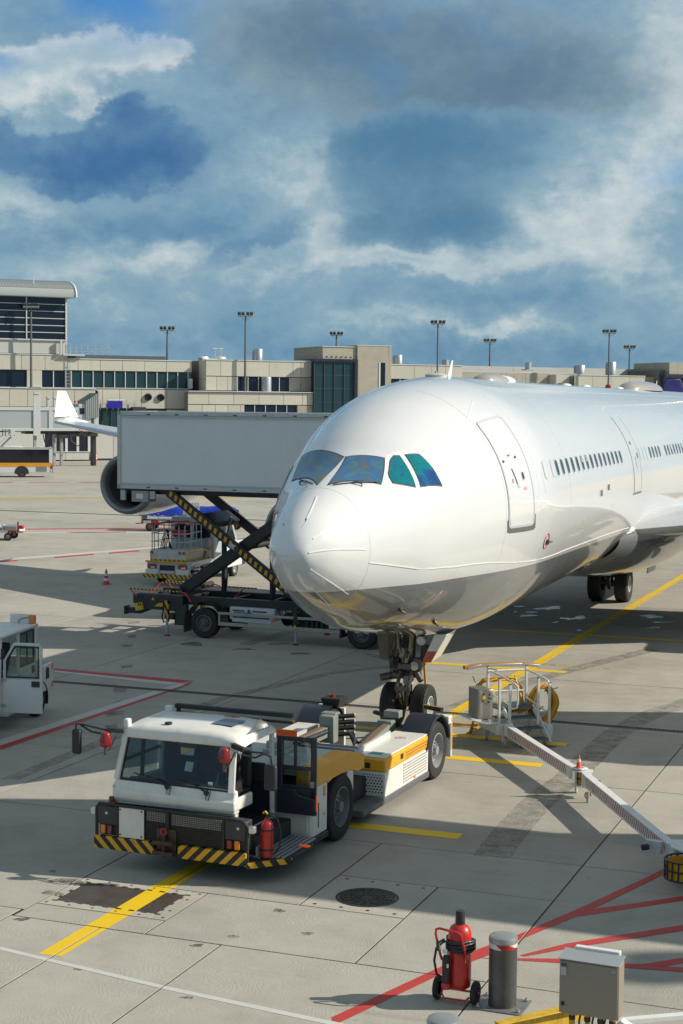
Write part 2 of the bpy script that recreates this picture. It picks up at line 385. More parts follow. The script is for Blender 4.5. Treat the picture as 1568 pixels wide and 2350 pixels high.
def vis(x0,x1,y0,y1):
    for i in range(5):
        for j in range(5):
            p=GF.w((x0+(x1-x0)*i/4,y0+(y1-y0)*j/4,0))-CAM
            if p.dot(FWD)>2:
                z=p.dot(FWD); px=CX_+F_*p.dot(RT)/z; py=CY_-F_*p.dot(UP)/z
                if -120<px<1690 and 900<py<2480: return True
    return False
def slab(x0,x1,y0,y1,m=None,gap=.013,name='concrete_slab'):
    if not vis(x0,x1,y0,y1): return
    a,b_,c,d=x0+gap,x1-gap,y0+gap,y1-gap; RECTS.append((a,b_,c,d)); e=.003; q=B()
    dz=random.uniform(-.0008,.0008)
    q.add([(a,c,-.028),(b_,c,-.028),(b_,d,-.028),(a,d,-.028),(a,c,-e),(b_,c,-e),(b_,d,-e),(a,d,-e),(a+e,c+e,dz),(b_-e,c+e,dz),(b_-e,d-e,dz),(a+e,d-e,dz)],
        [(8,9,10,11)]+[(i,(i+1)%4,4+(i+1)%4,4+i) for i in range(4)]+[(4+i,4+(i+1)%4,8+(i+1)%4,8+i) for i in range(4)])
    return q.out(name,m or CONC,ground,smooth=0)
XL=[-5.40+5.55*k for k in range(-14,6)]
YL=[8.1,13.8,19.36,24.94,30.35,35.92]
for i,x0 in enumerate(XL[:-1]):
    x1=XL[i+1]
    for y0,y1 in zip(YL[:-1],YL[1:]):
        if y0==19.36 and abs(x0+10.95)<.1 or y0==19.36 and abs(x0+16.5)<.1: continue
        if y0==13.8 and abs(x0+10.95)<.1:
            slab(x0,-9.1,y0,y1); slab(-9.1,x1,y0,y1); continue
        if y1<=19.4 and abs(x0+16.5)<.1: slab(x0,-12.4,y0,y1+.3 if y0==13.8 else y1); slab(-12.4,x1,y0,y1); continue
        slab(x0,x1,y0,y1)
    ys=[36.58,41.88]+[41.88+5.5*k for k in range(1,10)]
    for y0,y1 in zip(ys[:-1],ys[1:]): slab(x0,x1,y0,y1)
    slab(x0,x1,35.92,36.10,CONCL,.008,'drain_edging'); slab(x0,x1,36.41,36.58,CONCL,.008,'drain_edging')
for r_ in ((-16.5,-12.36,19.66,24.94),(-12.36,-10.95,21.36,24.94),(-10.95,-8.79,21.36,24.94),(-8.79,-5.40,22.98,24.94),(-7.18,-5.40,19.36,22.98),(-10.26,-7.18,19.36,21.36),(-12.36,-10.26,19.36,19.98)): slab(*r_)
mh=slab(-8.79,-7.18,21.36,22.98,CONCL)
xs=[r_[0] for r_ in RECTS]; q=B(); q.grid([[(x,y,-.008) for y in (8,36.1)] for x in (-85,25)]); q.grid([[(x,y,-.008) for y in (36.4,92)] for x in (-85,25)]); q.out('joint_sealant',SEAL,ground,smooth=0)
# drain: dark slot with cross bars
q=B(); q.grid([[(x,y,-.045) for y in (36.08,36.43)] for x in (-85,25)]); q.out('drain_channel',BLACK,ground,smooth=0)
q=B(); x=-30.
while x<4:
    q.add([(x,36.125,-.002),(x+.035,36.125,-.002),(x+.095,36.385,-.002),(x+.06,36.385,-.002),(x,36.125,-.02),(x+.06,36.385,-.02)],[(0,1,2,3),(0,3,5,4)]); x+=.085
q.box(-30,4,36.10,36.13,-.02,-.001); q.box(-30,4,36.38,36.41,-.02,-.001)
tag(q.out('drain_grate',pm('cast_iron',(.15,.148,.145),.6,.3,var=.4,scale=12),ground,smooth=0),kind='stuff')
# pit cover: concrete frame with three rusty chequer plates
def chequer(name,col):
    m,nt,b=base_mat(name); v=coords(nt); x,y,z=split(nt,v); a=((x+y)*95.).m('SINE'); c_=((x-y)*95.).m('SINE'); h=(a*c_).step(.1,.6); n=noise(nt,v,3,5,.7)
    c=mixc(nt,n.step(.35,.7)*.7,col,(.025,.022,.02)); c=mixc(nt,h*.7,c,(.17,.135,.105)); nt.links.new(c,b.inputs['Base Color']); b.inputs['Roughness'].default_value=.55; b.inputs['Metallic'].default_value=.25
    bn=nt.nodes.new('ShaderNodeBump'); bn.inputs['Strength'].default_value=.7; bn.inputs['Distance'].default_value=.01; nt.links.new(h.k,bn.inputs['Height']); nt.links.new(bn.outputs[0],b.inputs['Normal']); return m
PLATE=chequer('rusty_chequer_plate',(.085,.066,.054))
px0,px1,py0,py1=-12.19,-10.53,20.20,21.15
for a,b_,c,d in ((-12.35,px0,19.99,21.35),(px1,-10.27,19.99,21.35),(px0,px1,19.99,py0),(px0,px1,py1,21.35)):
    slab(a,b_,c,d,CONCL,.001,'pit_frame')
def plate(poly,z=-.004):
    q=B(); q.prism(poly,2,-.03,z); return q.out('pit_plate',PLATE,ground,bevel=.004,smooth=0)
plate([(px0+.005,py0+.01),(px0+.62,py0+.01),(px0+.42,py1-.01),(px0+.005,py1-.01)]); plate([(px0+.635,py0+.01),(px0+1.21,py0+.01),(px0+1.02,py1-.01),(px0+.435,py1-.01)]); plate([(px0+1.225,py0+.01),(px1-.005,py0+.01),(px1-.005,py1-.01),(px0+1.035,py1-.01)])
q=B()
for i in range(9):
    x=px0-.03+.21*i
    for yy in (py0-.03,py1-.02): q.box(x,x+.09,yy,yy+.05,-.02,.003)
for yy in (20.35,20.65,20.95):
    for xx in (px0-.035,px1-.015): q.box(xx,xx+.05,yy,yy+.08,-.02,.003)
tag(q.out('pit_hinge',PLATE,ground,smooth=0),kind='stuff')
q=B()
for i in range(6):
    for yy in (20.08,21.27): q.cyl((-12.25+.38*i,yy,-.002),(-12.25+.38*i,yy,.003),.022,n=10)
for yy in (20.4,20.95):
    for xx in (-12.28,-10.4): q.cyl((xx,yy,-.002),(xx,yy,.003),.022,n=10)
tag(q.out('frame_bolt',DARKM,ground,smooth=0),kind='stuff')
# round manhole
mx,my=GL(843,2060); IRON=pm('manhole_iron',(.055,.055,.058),.5,.5,var=.35,scale=8)
q=B(); q.lathe([(.47,0),(.47,.006),(.43,.007),(.425,-.006),(.0,-.006)],(mx,my,0),n=48); q.out('manhole_ring',IRON,ground,smooth=30)
q=B(); q.lathe([(.42,-.005),(.42,.006),(.40,.006),(.40,.001),(.0,.001)],(mx,my,0),n=48)
for r_ in (.13,.21,.29,.36): q.lathe([(r_-.014,.001),(r_-.012,.007),(r_+.012,.007),(r_+.014,.001)],(mx,my,0),n=40)
for k in range(16):
    t=2*PI*k/16; c_,s_=math.cos(t),math.sin(t); q.beam((mx+.1*c_,my+.1*s_,.003),(mx+.39*c_,my+.39*s_,.003),.022,.009)
q.out('manhole_cover',IRON,ground,smooth=30)
q=B(); 
for i in range(4):
    for a_,b2 in ((-8.6+.41*i,21.5),(-8.6+.41*i,22.84)): q.cyl((a_,b2,-.001),(a_,b2,.003),.03,n=10)
tag(q.out('frame_bolt',DARKM,ground,smooth=0),kind='stuff')

RECTS.append((px0,px1,py0,py1))
# ---------------- painted lines, cut at every joint
def clip(poly,r):
    for ax,lim,sg in ((0,r[0],1),(0,r[1],-1),(1,r[2],1),(1,r[3],-1)):
        o=[]
        for i in range(len(poly)):
            p,q=poly[i-1],poly[i]; a=(p[ax]-lim)*sg; b=(q[ax]-lim)*sg
            if a*b<0:
                t=a/(a-b); o.append((p[0]+(q[0]-p[0])*t,p[1]+(q[1]-p[1])*t))
            if b>=0: o.append(q)
        poly=o
        if len(poly)<3: return []
    return poly
def paint_mat(name,col,wear=.5):
    m,nt,b=base_mat(name); v=coords(nt); n=noise(nt,v,2.2,6,.7); f=noise(nt,v,30,4,.7); st=noise(nt,scaled(nt,v,6,.6,1),2.5,5,.7)
    k=(n*.5+f*.5+st*.3); c=mixc(nt,(n-.5)*.6+.25,col,[x*.78 for x in col]); c=mixc(nt,k.step(.74,.86)*wear*.9,c,(.33,.31,.27)); c=mixc(nt,st.step(.5,.8)*wear*.45,c,[x*.5+.05 for x in col])
    nt.links.new(c,b.inputs['Base Color']); b.inputs['Roughness'].default_value=.6; return m
PY=paint_mat('yellow_line_paint',(.86,.56,.008),.25); PW=paint_mat('white_line_paint',(.60,.60,.56),.7); PR=paint_mat('red_line_paint',(.50,.045,.035),.4); PYF=paint_mat('faded_yellow_paint',(.50,.38,.06),.8)
def line(polys,mat,label=None,name='painted_line',z=.003):
    q=B()
    for pi_,poly in enumerate(polys):
        zz=z+.0004*(pi_%5)
        xs=[p[0] for p in poly]; ys=[p[1] for p in poly]
        for r in RECTS:
            if r[1]<min(xs) or r[0]>max(xs) or r[3]<min(ys) or r[2]>max(ys): continue
            c=clip(list(poly),r)
            if len(c)>2: q.add([(p[0],p[1],zz) for p in c],[tuple(range(len(c)))])
        q.add([(p[0],p[1],-.026) for p in poly],[tuple(range(len(poly)))])
    o=q.out(name,mat,ground,smooth=0,recalc=False)
    for p in o.data.polygons:
        if p.normal.z<0: p.flip()
    if label: o['label']=label
    return o
def band(pts,wd,close=False):      # strip of given width along ground points in apron grid
    o=[]
    for a,b in zip(pts[:-1],pts[1:]):
        a,b=Vector(a),Vector(b); d=(b-a).normalized(); n=Vector((-d.y,d.x))*wd/2; e=d*(wd*.0)
        o.append([tuple(a-n-e),tuple(b-n+e),tuple(b+n+e),tuple(a+n-e)])
    return o
def qp(*pts): return [GL(*p) for p in pts]
line([[(-11.17,18.11),(-10.84,18.13),(-10.84,120),(-11.17,120)]],PY,'yellow centre line')
for bi,(s_,x0,x1,wd) in enumerate(((50.4,-14.1,-7.9,.30),(43.15,-14.2,-9.9,.32),(33.85,-14.2,-7.72,.33),(31.68,-14.2,-7.74,.34),(25.85,-14.2,-7.70,.36))):
    line([[(x0,s_-wd/2),(x1,s_-wd/2),(x1,s_+wd/2),(x0,s_+wd/2)]],PY,z=.0042)
for s_,x in ((32.75,-9.0),(44.2,-9.9)):
    text_mesh('painted_text','all types',.62,PYF,ground,(x,s_,.0045),(0,0,PI),.0)
line([qp((0,2173),(0,2180.5),(385,2273),(385,2264.5)),qp((385,2264.5),(385,2273),(790,2360),(790,2350))],PW)
# red hatch at lower right
C4=lambda x,y:(955.5+x*.3907,2021.2+y*.3907)
line([qp(C4(-500,805),C4(-480,850),C4(190,530),C4(180,490)),qp(C4(180,490),C4(190,530),C4(440,435),C4(360,405)),qp(C4(360,405),C4(440,435),C4(620,345),C4(600,318)),qp(C4(600,318),C4(620,345),C4(980,195),C4(1000,145)),qp(C4(1000,145),C4(980,195),C4(1400,-8),C4(1330,-8)),qp(C4(1330,-8),C4(1400,-8),C4(1760,-200),C4(1720,-200)),
  qp(C4(980,195),C4(1030,168),C4(1030,185),C4(960,205)),qp(C4(960,180),C4(950,212),C4(1568,118),C4(1568,92))],PR)
line([qp(C4(340,455),C4(400,458),C4(830,484),C4(830,460)),qp(C4(830,460),C4(830,484),C4(1568,538),C4(1568,512)),qp(C4(610,440),C4(640,446),C4(900,398),C4(880,372)),qp(C4(880,372),C4(900,398),C4(1568,295),C4(1568,262)),qp(C4(1180,490),C4(1210,500),C4(1480,505),C4(1330,492)),qp(C4(1330,492),C4(1470,503),C4(1568,485),C4(1568,455))],PR,z=.0045)
# red and white corner
line([qp((445,1563),(430,1574),(0,1722),(0,1712)),qp((125,1533.5),(125,1538.5),(408,1567),(445,1563))],PR)
line([qp((412,1567.5),(425,1572),(0,1711.5),(0,1698)),qp((125,1539),(125,1542),(390,1572),(412,1567.5))],PW,z=.0035)
# far lines
line([qp((-20,1214),(-20,1216),(640,1210.5),(640,1208.5))],PR)
for a,b in ((28,150),(170,225),(290,470)): line([qp((a,1222),(a,1224),(b,1222),(b,1220.5))],PW)
line([qp((160,1222),(160,1223.2),(290,1221.5),(290,1220.3))],PR)
line([qp((-10,1284),(-10,1288.5),(560,1241.5),(560,1239))],PW)
for a,b in ((0,40),(125,215),(250,320),(372,440),(480,545)): line([qp((a,1288-a*.079),(a,1291-a*.079),(b,1290.6-b*.079),(b,1287.6-b*.079))],PR)
line([qp((-20,1142),(-20,1144.5),(640,1140.5),(640,1138.5))],PYF)
for a,b in ((0,30),(65,150),(180,240)): line([qp((a,1106.5),(a,1107.5),(b,1106.5),(b,1105.5))],PR)
# worn rubber tracks, patches and puddles
def wear_mat(name,col,amt):
    m=bpy.data.materials.new(name); m.use_nodes=True; nt=m.node_tree; b=nt.nodes['Principled BSDF']; o=nt.nodes['Material Output']; v=coords(nt)
    t=nt.nodes.new('ShaderNodeBsdfTransparent'); mx=nt.nodes.new('ShaderNodeMixShader'); n=noise(nt,v,3.5,6,.7); f=noise(nt,v,28,4,.75)
    b.inputs['Base Color'].default_value=(*col,1); b.inputs['Roughness'].default_value=.8
    nt.links.new(((n*.6+f*.5).step(.40,.72)*amt).k,mx.inputs[0]); nt.links.new(t.outputs[0],mx.inputs[1]); nt.links.new(b.outputs[0],mx.inputs[2]); nt.links.new(mx.outputs[0],o.inputs[0]); return m
RUBM=wear_mat('rubber_deposit',(.17,.155,.13),.5); DAMP=wear_mat('damp_stain',(.14,.145,.145),.7)
C3=lambda x,y:(1041.25+x*.3359,1500.6+y*.3359)
def ribbon(pts,wd,mat,name): return line(band([GL(*p) for p in pts],wd),mat,None,name,.0022)
ribbon([C3(*p) for p in ((1700,290),(1568,345),(1400,395),(1250,460),(1120,540),(1000,640),(900,740),(780,860),(660,940),(540,1050),(420,1180),(330,1290),(260,1390))],.62,RUBM,'tyre_track')
ribbon([(560,1480),(700,1440),(900,1420),(1060,1400)],.5,RUBM,'tyre_track'); ribbon([(20,1790),(240,1700),(520,1600),(760,1545),(900,1530)],.35,RUBM,'tyre_track'); ribbon([(950,1530),(840,1500)],.3,RUBM,'tyre_track'); ribbon([(1040,1625),(1150,1585),(1300,1540),(1500,1490)],.5,RUBM,'tyre_track')
for x,y,sx,sy in ((275,1583,16,8),(268,1617,10,10),(262,1638,22,7),(254,1670,14,10),(306,1429,14,3),(303,1460,9,5),(292,1482,12,4),(290,1530,14,4),(310,1400,14,3),(360,1345,8,3)):
    line([qp((x-sx,y-sy*.5),(x-sx*.8,y+sy),(x+sx,y+sy*.6),(x+sx*1.1,y-sy))],DAMP,None,'repair_patch',.0024)
def blobpoly(cx,cy,rx,ry,n=22,seed=1,rough=.35):
    rr=random.Random(seed); ph=[rr.uniform(0,6.28) for _ in range(4)]; o=[]
    for i in range(n):
        t=2*PI*i/n; k=1+rough*(.5*math.sin(2*t+ph[0])+.35*math.sin(3*t+ph[1])+.3*math.sin(5*t+ph[2])); o.append(GL(cx+rx*k*math.cos(t),cy+ry*k*math.sin(t)))
    return o
OIL=wear_mat('oil_stain',(.07,.065,.06),.8)
for i,(cx,cy,rx,ry) in enumerate(((120,2000,12,3),(155,2022,34,7),(640,2090,14,4),(705,2143,12,4),(535,2150,12,4),(452,2170,16,3),(440,1478,30,4),(690,1500,22,3),(560,1490,24,2.5),(640,1478,26,2),(1240,1712,60,7),(50,2110,18,4),(940,1790,16,3),(180,2225,9,3),(430,2290,14,3),(120,2050,25,5))):
    line([blobpoly(cx,cy,rx,ry,seed=i)],OIL,None,'oil_stain',.0026)
m_,nt_,b_=base_mat('standing_water'); b_.inputs['Base Color'].default_value=(.06,.065,.07,1); b_.inputs['Roughness'].default_value=.03; b_.inputs['Specular IOR Level'].default_value=.9; WATER=wear_mat('standing_water_film',(.05,.055,.06),1.)
WATER.node_tree.nodes['Principled BSDF'].inputs['Roughness'].default_value=.10; WATER.node_tree.nodes['Principled BSDF'].inputs['Specular IOR Level'].default_value=.8
for i,(cx,cy,rx,ry) in enumerate(((1262,1396,32,5),(1212,1413,20,3.5),(1330,1418,24,4.5),(1300,1420,16,3),(1275,1428,8,2),(1220,1405,14,2.5),(1500,1415,34,4),(1520,1428,24,3),(1500,1441,20,3),(1180,1404,8,2),(1400,1424,10,2),(1190,1392,12,2),(1330,1447,9,1.5))):
    o=line([blobpoly(cx,cy,rx*.8,ry*.75,seed=40+i,rough=.6)],WATER,None,'puddle',.005)

# ================================================================== AIRLINER
PRF=[[0,-.574,-.574,0],[.05,-.397,-.77,.252],[.2,-.163,-.998,.408],[.55,.135,-1.284,.652],[1.1,.423,-1.574,.892],[1.8,.721,-1.87,1.163],[2.5,.994,-2.132,1.461],[3.,1.257,-2.333,1.684],[3.6,1.641,-2.475,1.877],[4.2,1.924,-2.573,2.031],[5.,2.254,-2.702,2.244],[6.,2.54,-2.855,2.478],[7.3,2.746,-3.027,2.673],[9.,2.865,-3.08,2.812],[12.,2.853,-2.98,2.82],[18.,2.83,-2.87,2.82],[44.,2.82,-2.84,2.82],[50.,2.8,-2.2,2.6],[57.,2.6,-.7,1.8],[63.,2.1,1.3,.45]]
AZ=5.086
def _slopes(x,y):
    n=len(x); d=[(y[i+1]-y[i])/(x[i+1]-x[i]) for i in range(n-1)]; m=[0.]*n
    for i in range(1,n-1):
        if d[i-1]*d[i]>0:
            w1=2*(x[i+1]-x[i])+(x[i]-x[i-1]); w2=(x[i+1]-x[i])+2*(x[i]-x[i-1]); m[i]=(w1+w2)/(w1/d[i-1]+w2/d[i])
    m[0]=d[0]; return m
_X=[math.sqrt(p[0]) for p in PRF]; _M=[_slopes(_X,[p[k] for p in PRF]) for k in (1,2,3)]
def prof(s):
    x=math.sqrt(max(s,0)); i=0
    while i<len(_X)-2 and x>_X[i+1]: i+=1
    h=_X[i+1]-_X[i]; t=min(1,(x-_X[i])/h); o=[]
    for k in range(3):
        a,b=PRF[i][k+1],PRF[i+1][k+1]; m=_M[k]
        o.append(a*(1+2*t)*(1-t)**2+h*m[i]*t*(1-t)**2+b*t*t*(3-2*t)+h*m[i+1]*t*t*(t-1))
    return o
def P0(s,th):
    zt,zb,w_=prof(s); zm=(zt+zb)/2; t=R(th); return Vector((w_*math.cos(t),s,AZ+zm+(zt-zm)*math.sin(t)))
def PN(s,th):
    a=P0(s,th+1)-P0(s,th-1); b=P0(s+.03,th)-P0(max(s-.03,.0004),th); n=a.cross(b).normalized(); c=P0(s,th)-Vector((0,s,AZ))
    return n if n.dot(c)>0 else -n
def P(s,th,off=0.): return P0(s,th)+PN(s,th)*off
plane=thing('airliner',(-.9416,29.62,0),HD,'large white wide-body airliner with grey belly filling the right of the apron','aircraft')
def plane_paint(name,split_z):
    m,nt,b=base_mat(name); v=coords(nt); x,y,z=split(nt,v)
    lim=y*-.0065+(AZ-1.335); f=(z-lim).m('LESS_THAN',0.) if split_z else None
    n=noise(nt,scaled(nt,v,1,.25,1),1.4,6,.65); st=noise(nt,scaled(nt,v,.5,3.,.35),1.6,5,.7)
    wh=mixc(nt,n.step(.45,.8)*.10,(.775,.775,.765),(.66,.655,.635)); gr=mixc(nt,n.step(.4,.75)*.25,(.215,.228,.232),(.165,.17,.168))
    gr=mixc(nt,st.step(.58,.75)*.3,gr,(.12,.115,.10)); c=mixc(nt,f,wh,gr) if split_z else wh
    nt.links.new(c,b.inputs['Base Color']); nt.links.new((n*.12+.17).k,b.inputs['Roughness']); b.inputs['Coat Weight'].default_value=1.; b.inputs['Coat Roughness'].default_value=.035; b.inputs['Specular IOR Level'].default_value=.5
    bn=nt.nodes.new('ShaderNodeBump'); bn.inputs['Strength'].default_value=.05; bn.inputs['Distance'].default_value=.05
    ring=(y*1.885).m('FRACT').m('PINGPONG',.5).step(0.,.06); nt.links.new((noise(nt,v,.9,2)*.6+ring*.12).k,bn.inputs['Height']); nt.links.new(bn.outputs[0],b.inputs['Coat Normal'])
    return m
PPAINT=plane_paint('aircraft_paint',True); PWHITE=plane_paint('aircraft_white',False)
SS=[(.0004+ (i/46.)**2*9.0) for i in range(47)]+[9.0+.7*i for i in range(1,55)]+[47.4+1.2*i for i in range(14)]
q=B(); NT=112; rows=[]
for s in SS: rows.append([P0(s,360*k/NT) for k in range(NT+1)])
q.grid(rows); q.add([P0(SS[0],360*k/NT) for k in range(NT)],[tuple(range(NT))])
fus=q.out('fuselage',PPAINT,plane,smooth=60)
def patch(L,Rr,n,off,name,mat,parent=plane,nv=6,thick=0.):
    """patch on the skin between two side poly-lines of (s,angle)"""
    def samp(pl,t):
        k=t*(len(pl)-1); i=min(int(k),len(pl)-2); f=k-i; return (pl[i][0]+(pl[i+1][0]-pl[i][0])*f,pl[i][1]+(pl[i+1][1]-pl[i][1])*f)
    q=B(); rows=[]
    for j in range(nv+1):
        a,b=samp(L,j/nv),samp(Rr,j/nv); row=[]
        for i in range(n+1):
            f=i/n; row.append(P(a[0]+(b[0]-a[0])*f,a[1]+(b[1]-a[1])*f,off))
        rows.append(row)
    q.grid(rows)
    if thick:      # turn the edge down into the skin
        lo=[]
        ed=[rows[0][i] for i in range(n+1)]+[rows[j][n] for j in range(1,nv+1)]+[rows[nv][i] for i in range(n-1,-1,-1)]+[rows[j][0] for j in range(nv-1,0,-1)]
        c=sum((Vector(p) for p in ed),Vector())/len(ed)
        nn=PN((L[0][0]+Rr[-1][0])/2,(L[0][1]+Rr[-1][1])/2); q.add(ed+[p-nn*thick for p in ed],[(i,(i+1)%len(ed),len(ed)+(i+1)%len(ed),len(ed)+i) for i in range(len(ed))])
    return q.out(name,mat,parent,smooth=40)
def skinline(pts,wd,off,name,mat,parent=plane,closed=False,sub=6):
    """thin raised strip following the skin"""
    pp=[]
    seq=list(pts)+([pts[0]] if closed else [])
    for a,b in zip(seq[:-1],seq[1:]):
        for i in range(sub): f=i/sub; pp.append((a[0]+(b[0]-a[0])*f,a[1]+(b[1]-a[1])*f))
    if not closed: pp.append(seq[-1])
    c=[P(*p,off) for p in pp]; nn=[PN(*p) for p in pp]; N=len(pp); rows=[]
    for i in range(N):
        t=(c[(i+1)%N]-c[i-1]) if closed else (c[min(i+1,N-1)]-c[max(i-1,0)]); sdv=t.cross(nn[i]).normalized()*wd/2
        rows.append([c[i]-sdv-nn[i]*(off+.004),c[i]-sdv,c[i]+sdv,c[i]+sdv-nn[i]*(off+.004)])
    if closed: rows.append(rows[0])
    q=B(); q.grid(rows); return q.out(name,mat,parent,smooth=30)
SEAMC=pm('panel_seam',(.52,.53,.53),.5,var=.1); SEALD=pm('window_gasket',(.06,.055,.05),.55,var=.2); OFFW=pm('bright_white_frame',(.86,.86,.84),.3,var=.03,coat=.5)
# cockpit glass, rainbow reflections painted into its base colour
m,nt,b=base_mat('cockpit_glass'); v=coords(nt); n=noise(nt,scaled(nt,v,1.1,.8,1.6),1.7,3,.5,1.1)
b.inputs['Roughness'].default_value=.05; b.inputs['Specular IOR Level'].default_value=.55
x,y,z=split(nt,v); side=x.step(.75,1.0)
c1=ramp(nt,n,((.28,(.10,.135,.10)),(.40,(.07,.18,.22)),(.50,(.045,.14,.32)),(.56,(.07,.14,.22)),(.64,(.13,.14,.09)),(.74,(.06,.18,.22))))
c2=ramp(nt,n*.6+x*.22-.02,((.30,(.01,.09,.22)),(.46,(.006,.18,.22)),(.56,(.005,.20,.22)),(.62,(.02,.10,.28)),(.70,(.015,.07,.2))))
nt.links.new(mixc(nt,side,c1,c2),b.inputs['Base Color']); CGLASS=m
def mir(pl): return [(s,180-t) for s,t in pl]
W2=([(1.62,84.0),(2.78,88.6)],[(2.44,52.2),(3.055,64.8)])
W3=([(2.70,47.6),(2.765,54.1),(3.09,60.4),(3.24,60.3)],[(3.10,36.6),(3.17,41.5),(3.27,52.),(3.325,57.2)])
W4=([(3.225,34.2),(3.44,54.7)],[(3.79,26.9),(3.78,38.5),(3.725,48.9)])
def shrink(pl,k,c): return [(c[0]+(s-c[0])*k,c[1]+(t-c[1])*k) for s,t in pl]
def cen(W): a=W[0]+W[1]; return (sum(p[0] for p in a)/len(a),sum(p[1] for p in a)/len(a))
def mirA(pl): return [((s+.52,180-t+16.5) if 60<t<70 else (s+.34,180-t+7.) if t<60 else (s,180-t)) for s,t in pl]   # far front pane
def mirB(pl): return [(s+.4,201-t) for s,t in pl]
for far in (0,1):
    for i,W in enumerate((W2,W3,W4)):
        f=(lambda p:p) if not far else (mirB if i else mirA)
        c=cen(W); wa=shrink(W[0],1.055 if i==0 else 1.07,c),shrink(W[1],1.055 if i==0 else 1.07,c)
        wn=patch(f(wa[0]),f(wa[1]),10,.007,'cockpit_window',SEALD,plane,8,.02)
        patch(f(W[0]),f(W[1]),10,.012,'pane',CGLASS,wn,8,.02)
    f=mirB if far else (lambda p:p)
    patch(f([(2.52,49.5),(2.60,56.),(3.12,65.2),(3.32,62.3)]),f([(3.84,24.9),(3.87,32.),(3.90,40.),(3.775,50.3)]),14,.004,'window_surround',OFFW,plane,10,.015)
    f=mirA if far else (lambda p:p)
    skinline(f([(2.80,89.5),(2.92,78.),(3.05,66.)]),.055,.006,'windshield_strip',SEAMC)
q=B()
for sg in (1,-1):
    T=(lambda s,t,o:P(s,t,o)) if sg==1 else (lambda s,t,o:P(s,180-t,o))
    p0,p1,p2=T(1.62,79.,.03),T(1.95,66.,.05),T(2.40,54.5,.035)
    q.tube([T(2.02,59.,.0),T(2.04,60.,.045),p1],.016,6); q.tube([p0,(Vector(p0)+Vector(p2))/2+Vector((0,-.02,.015)),p2],.013,6)
q.out('wiper',BLACK,plane)
# radome joint, lightning strips, seams
skinline([(1.475,t) for t in range(-110,291,8)],.012,.0015,'radome_seam',SEAMC,closed=False,sub=2)
for a,b_ in (((1.15,86.),(.12,72.)),((1.35,1.),(.11,8.)),((1.35,179.),(.11,172.)),((1.70,144.),(.18,118.)),((1.35,-50.),(.2,-40.)),((1.4,-75.),(.25,-68.)),((1.35,230.),(.2,220.)),((1.30,40.),(.25,38.))):
    skinline([a,b_],.020,.012,'lightning_strip',OFFW)
skinline([(1.478,-12.),(4.14,-20.2),(8.18,-23.6),(13.,-25.5),(19.5,-27.5)],.016,.010,'skin_seam',OFFW)
skinline([(8.18,-23.6),(8.4,-12.)],.010,.002,'skin_seam',SEAMC); skinline([(8.3,7.0),(18.2,6.0)],.010,.002,'skin_seam',SEAMC); skinline([(8.3,7.),(8.22,17.)],.010,.002,'skin_seam',SEAMC)
for s_ in (6.0,7.9,20.6): skinline([(s_,t) for t in range(-24,88,8)],.007,.001,'skin_seam',SEAMC,sub=2)
for t_ in (66.,): skinline([(9.,t_),(20.,t_),(40.,t_)],.005,.003,'skin_seam',SEAMC,sub=10)
for s_ in (10.6,): skinline([(s_,t) for t in range(-60,100,8)],.005,.002,'skin_seam',SEAMC,sub=2)
skinline([(5.85,49.5),(7.25,60.)],.014,.006,'rain_gutter',OFFW); skinline([(17.9,46.5),(19.3,51.)],.014,.006,'rain_gutter',OFFW)
RIM=pm('window_rim',(.62,.64,.64),.35,.3,var=.1); WG=glass('cabin_pane',(.035,.055,.075),.05); SHADE=pm('window_blind',(.26,.27,.27),.6,var=.05)
def oval(s_,t_,rw,rt,off,n=20,name='cabin_window',mat=None,parent=plane):
    q=B(); c=P(s_,t_,off); ring=[]
    for i in range(n):
        a=2*PI*i/n; ca,sa=math.cos(a),math.sin(a); e=.62; ring.append(P(s_+rw*math.copysign(abs(ca)**e,ca),t_+rt*math.copysign(abs(sa)**e,sa),off))
    lo=[p-PN(s_,t_)*.02 for p in ring]
    q.add(ring+lo,[tuple(range(n))]+[(i,(i+1)%n,n+(i+1)%n,n+i) for i in range(n)]); return q.out(name,mat,parent,smooth=40)
# doors
FRM=pm('door_frame_grey',(.50,.54,.55),.4,var=.1); SCUFF=pm('scuff_plate',(.27,.25,.23),.4,.5,var=.2,scale=6)
def door(s0,s1,t0,t1,fw,win,big):
    d=patch([(s0,t0),(s0,(t0+t1)/2),(s0,t1)],[(s1,t0),(s1,(t0+t1)/2),(s1,t1)],8,.010,'cabin_door',PWHITE,plane,14,.02)
    k=.09; kt=2.2
    skinline([(s0+k,t1),(s1-k,t1),(s1-.02,t1-kt*.35),(s1,t1-kt),(s1,(t0+t1)/2),(s1,t0+kt),(s1-.02,t0+kt*.35),(s1-k,t0),(s0+k,t0),(s0+.02,t0+kt*.35),(s0,t0+kt),(s0,(t0+t1)/2),(s0,t1-kt),(s0+.02,t1-kt*.35)],fw,.016,'door_frame',FRM,d,True,6)
    c=(win[0],win[1]); oval(c[0],c[1],.075,2.1,.016,name='door_window',mat=pm('window_rim',(.62,.64,.64)),parent=d); oval(c[0],c[1],.055,1.6,.0185,name='door_pane',mat=WG,parent=d)
    return d
d1=door(6.13,7.50,-5.4,46.0,.055,(7.05,16.4),1)
q=B(); patch([(6.10,-7.6),(6.05,-2.0)],[(6.24,-7.6),(6.17,-2.0)],3,.013,'scuff_plate',SCUFF,d1,3); patch([(6.18,-8.0),(6.18,-5.9)],[(7.56,-8.0),(7.50,-5.7)],8,.013,'scuff_plate',SCUFF,d1,2); patch([(7.46,-7.6),(7.535,-1.5)],[(7.63,-7.6),(7.585,-1.0)],3,.013,'scuff_plate',SCUFF,d1,3)
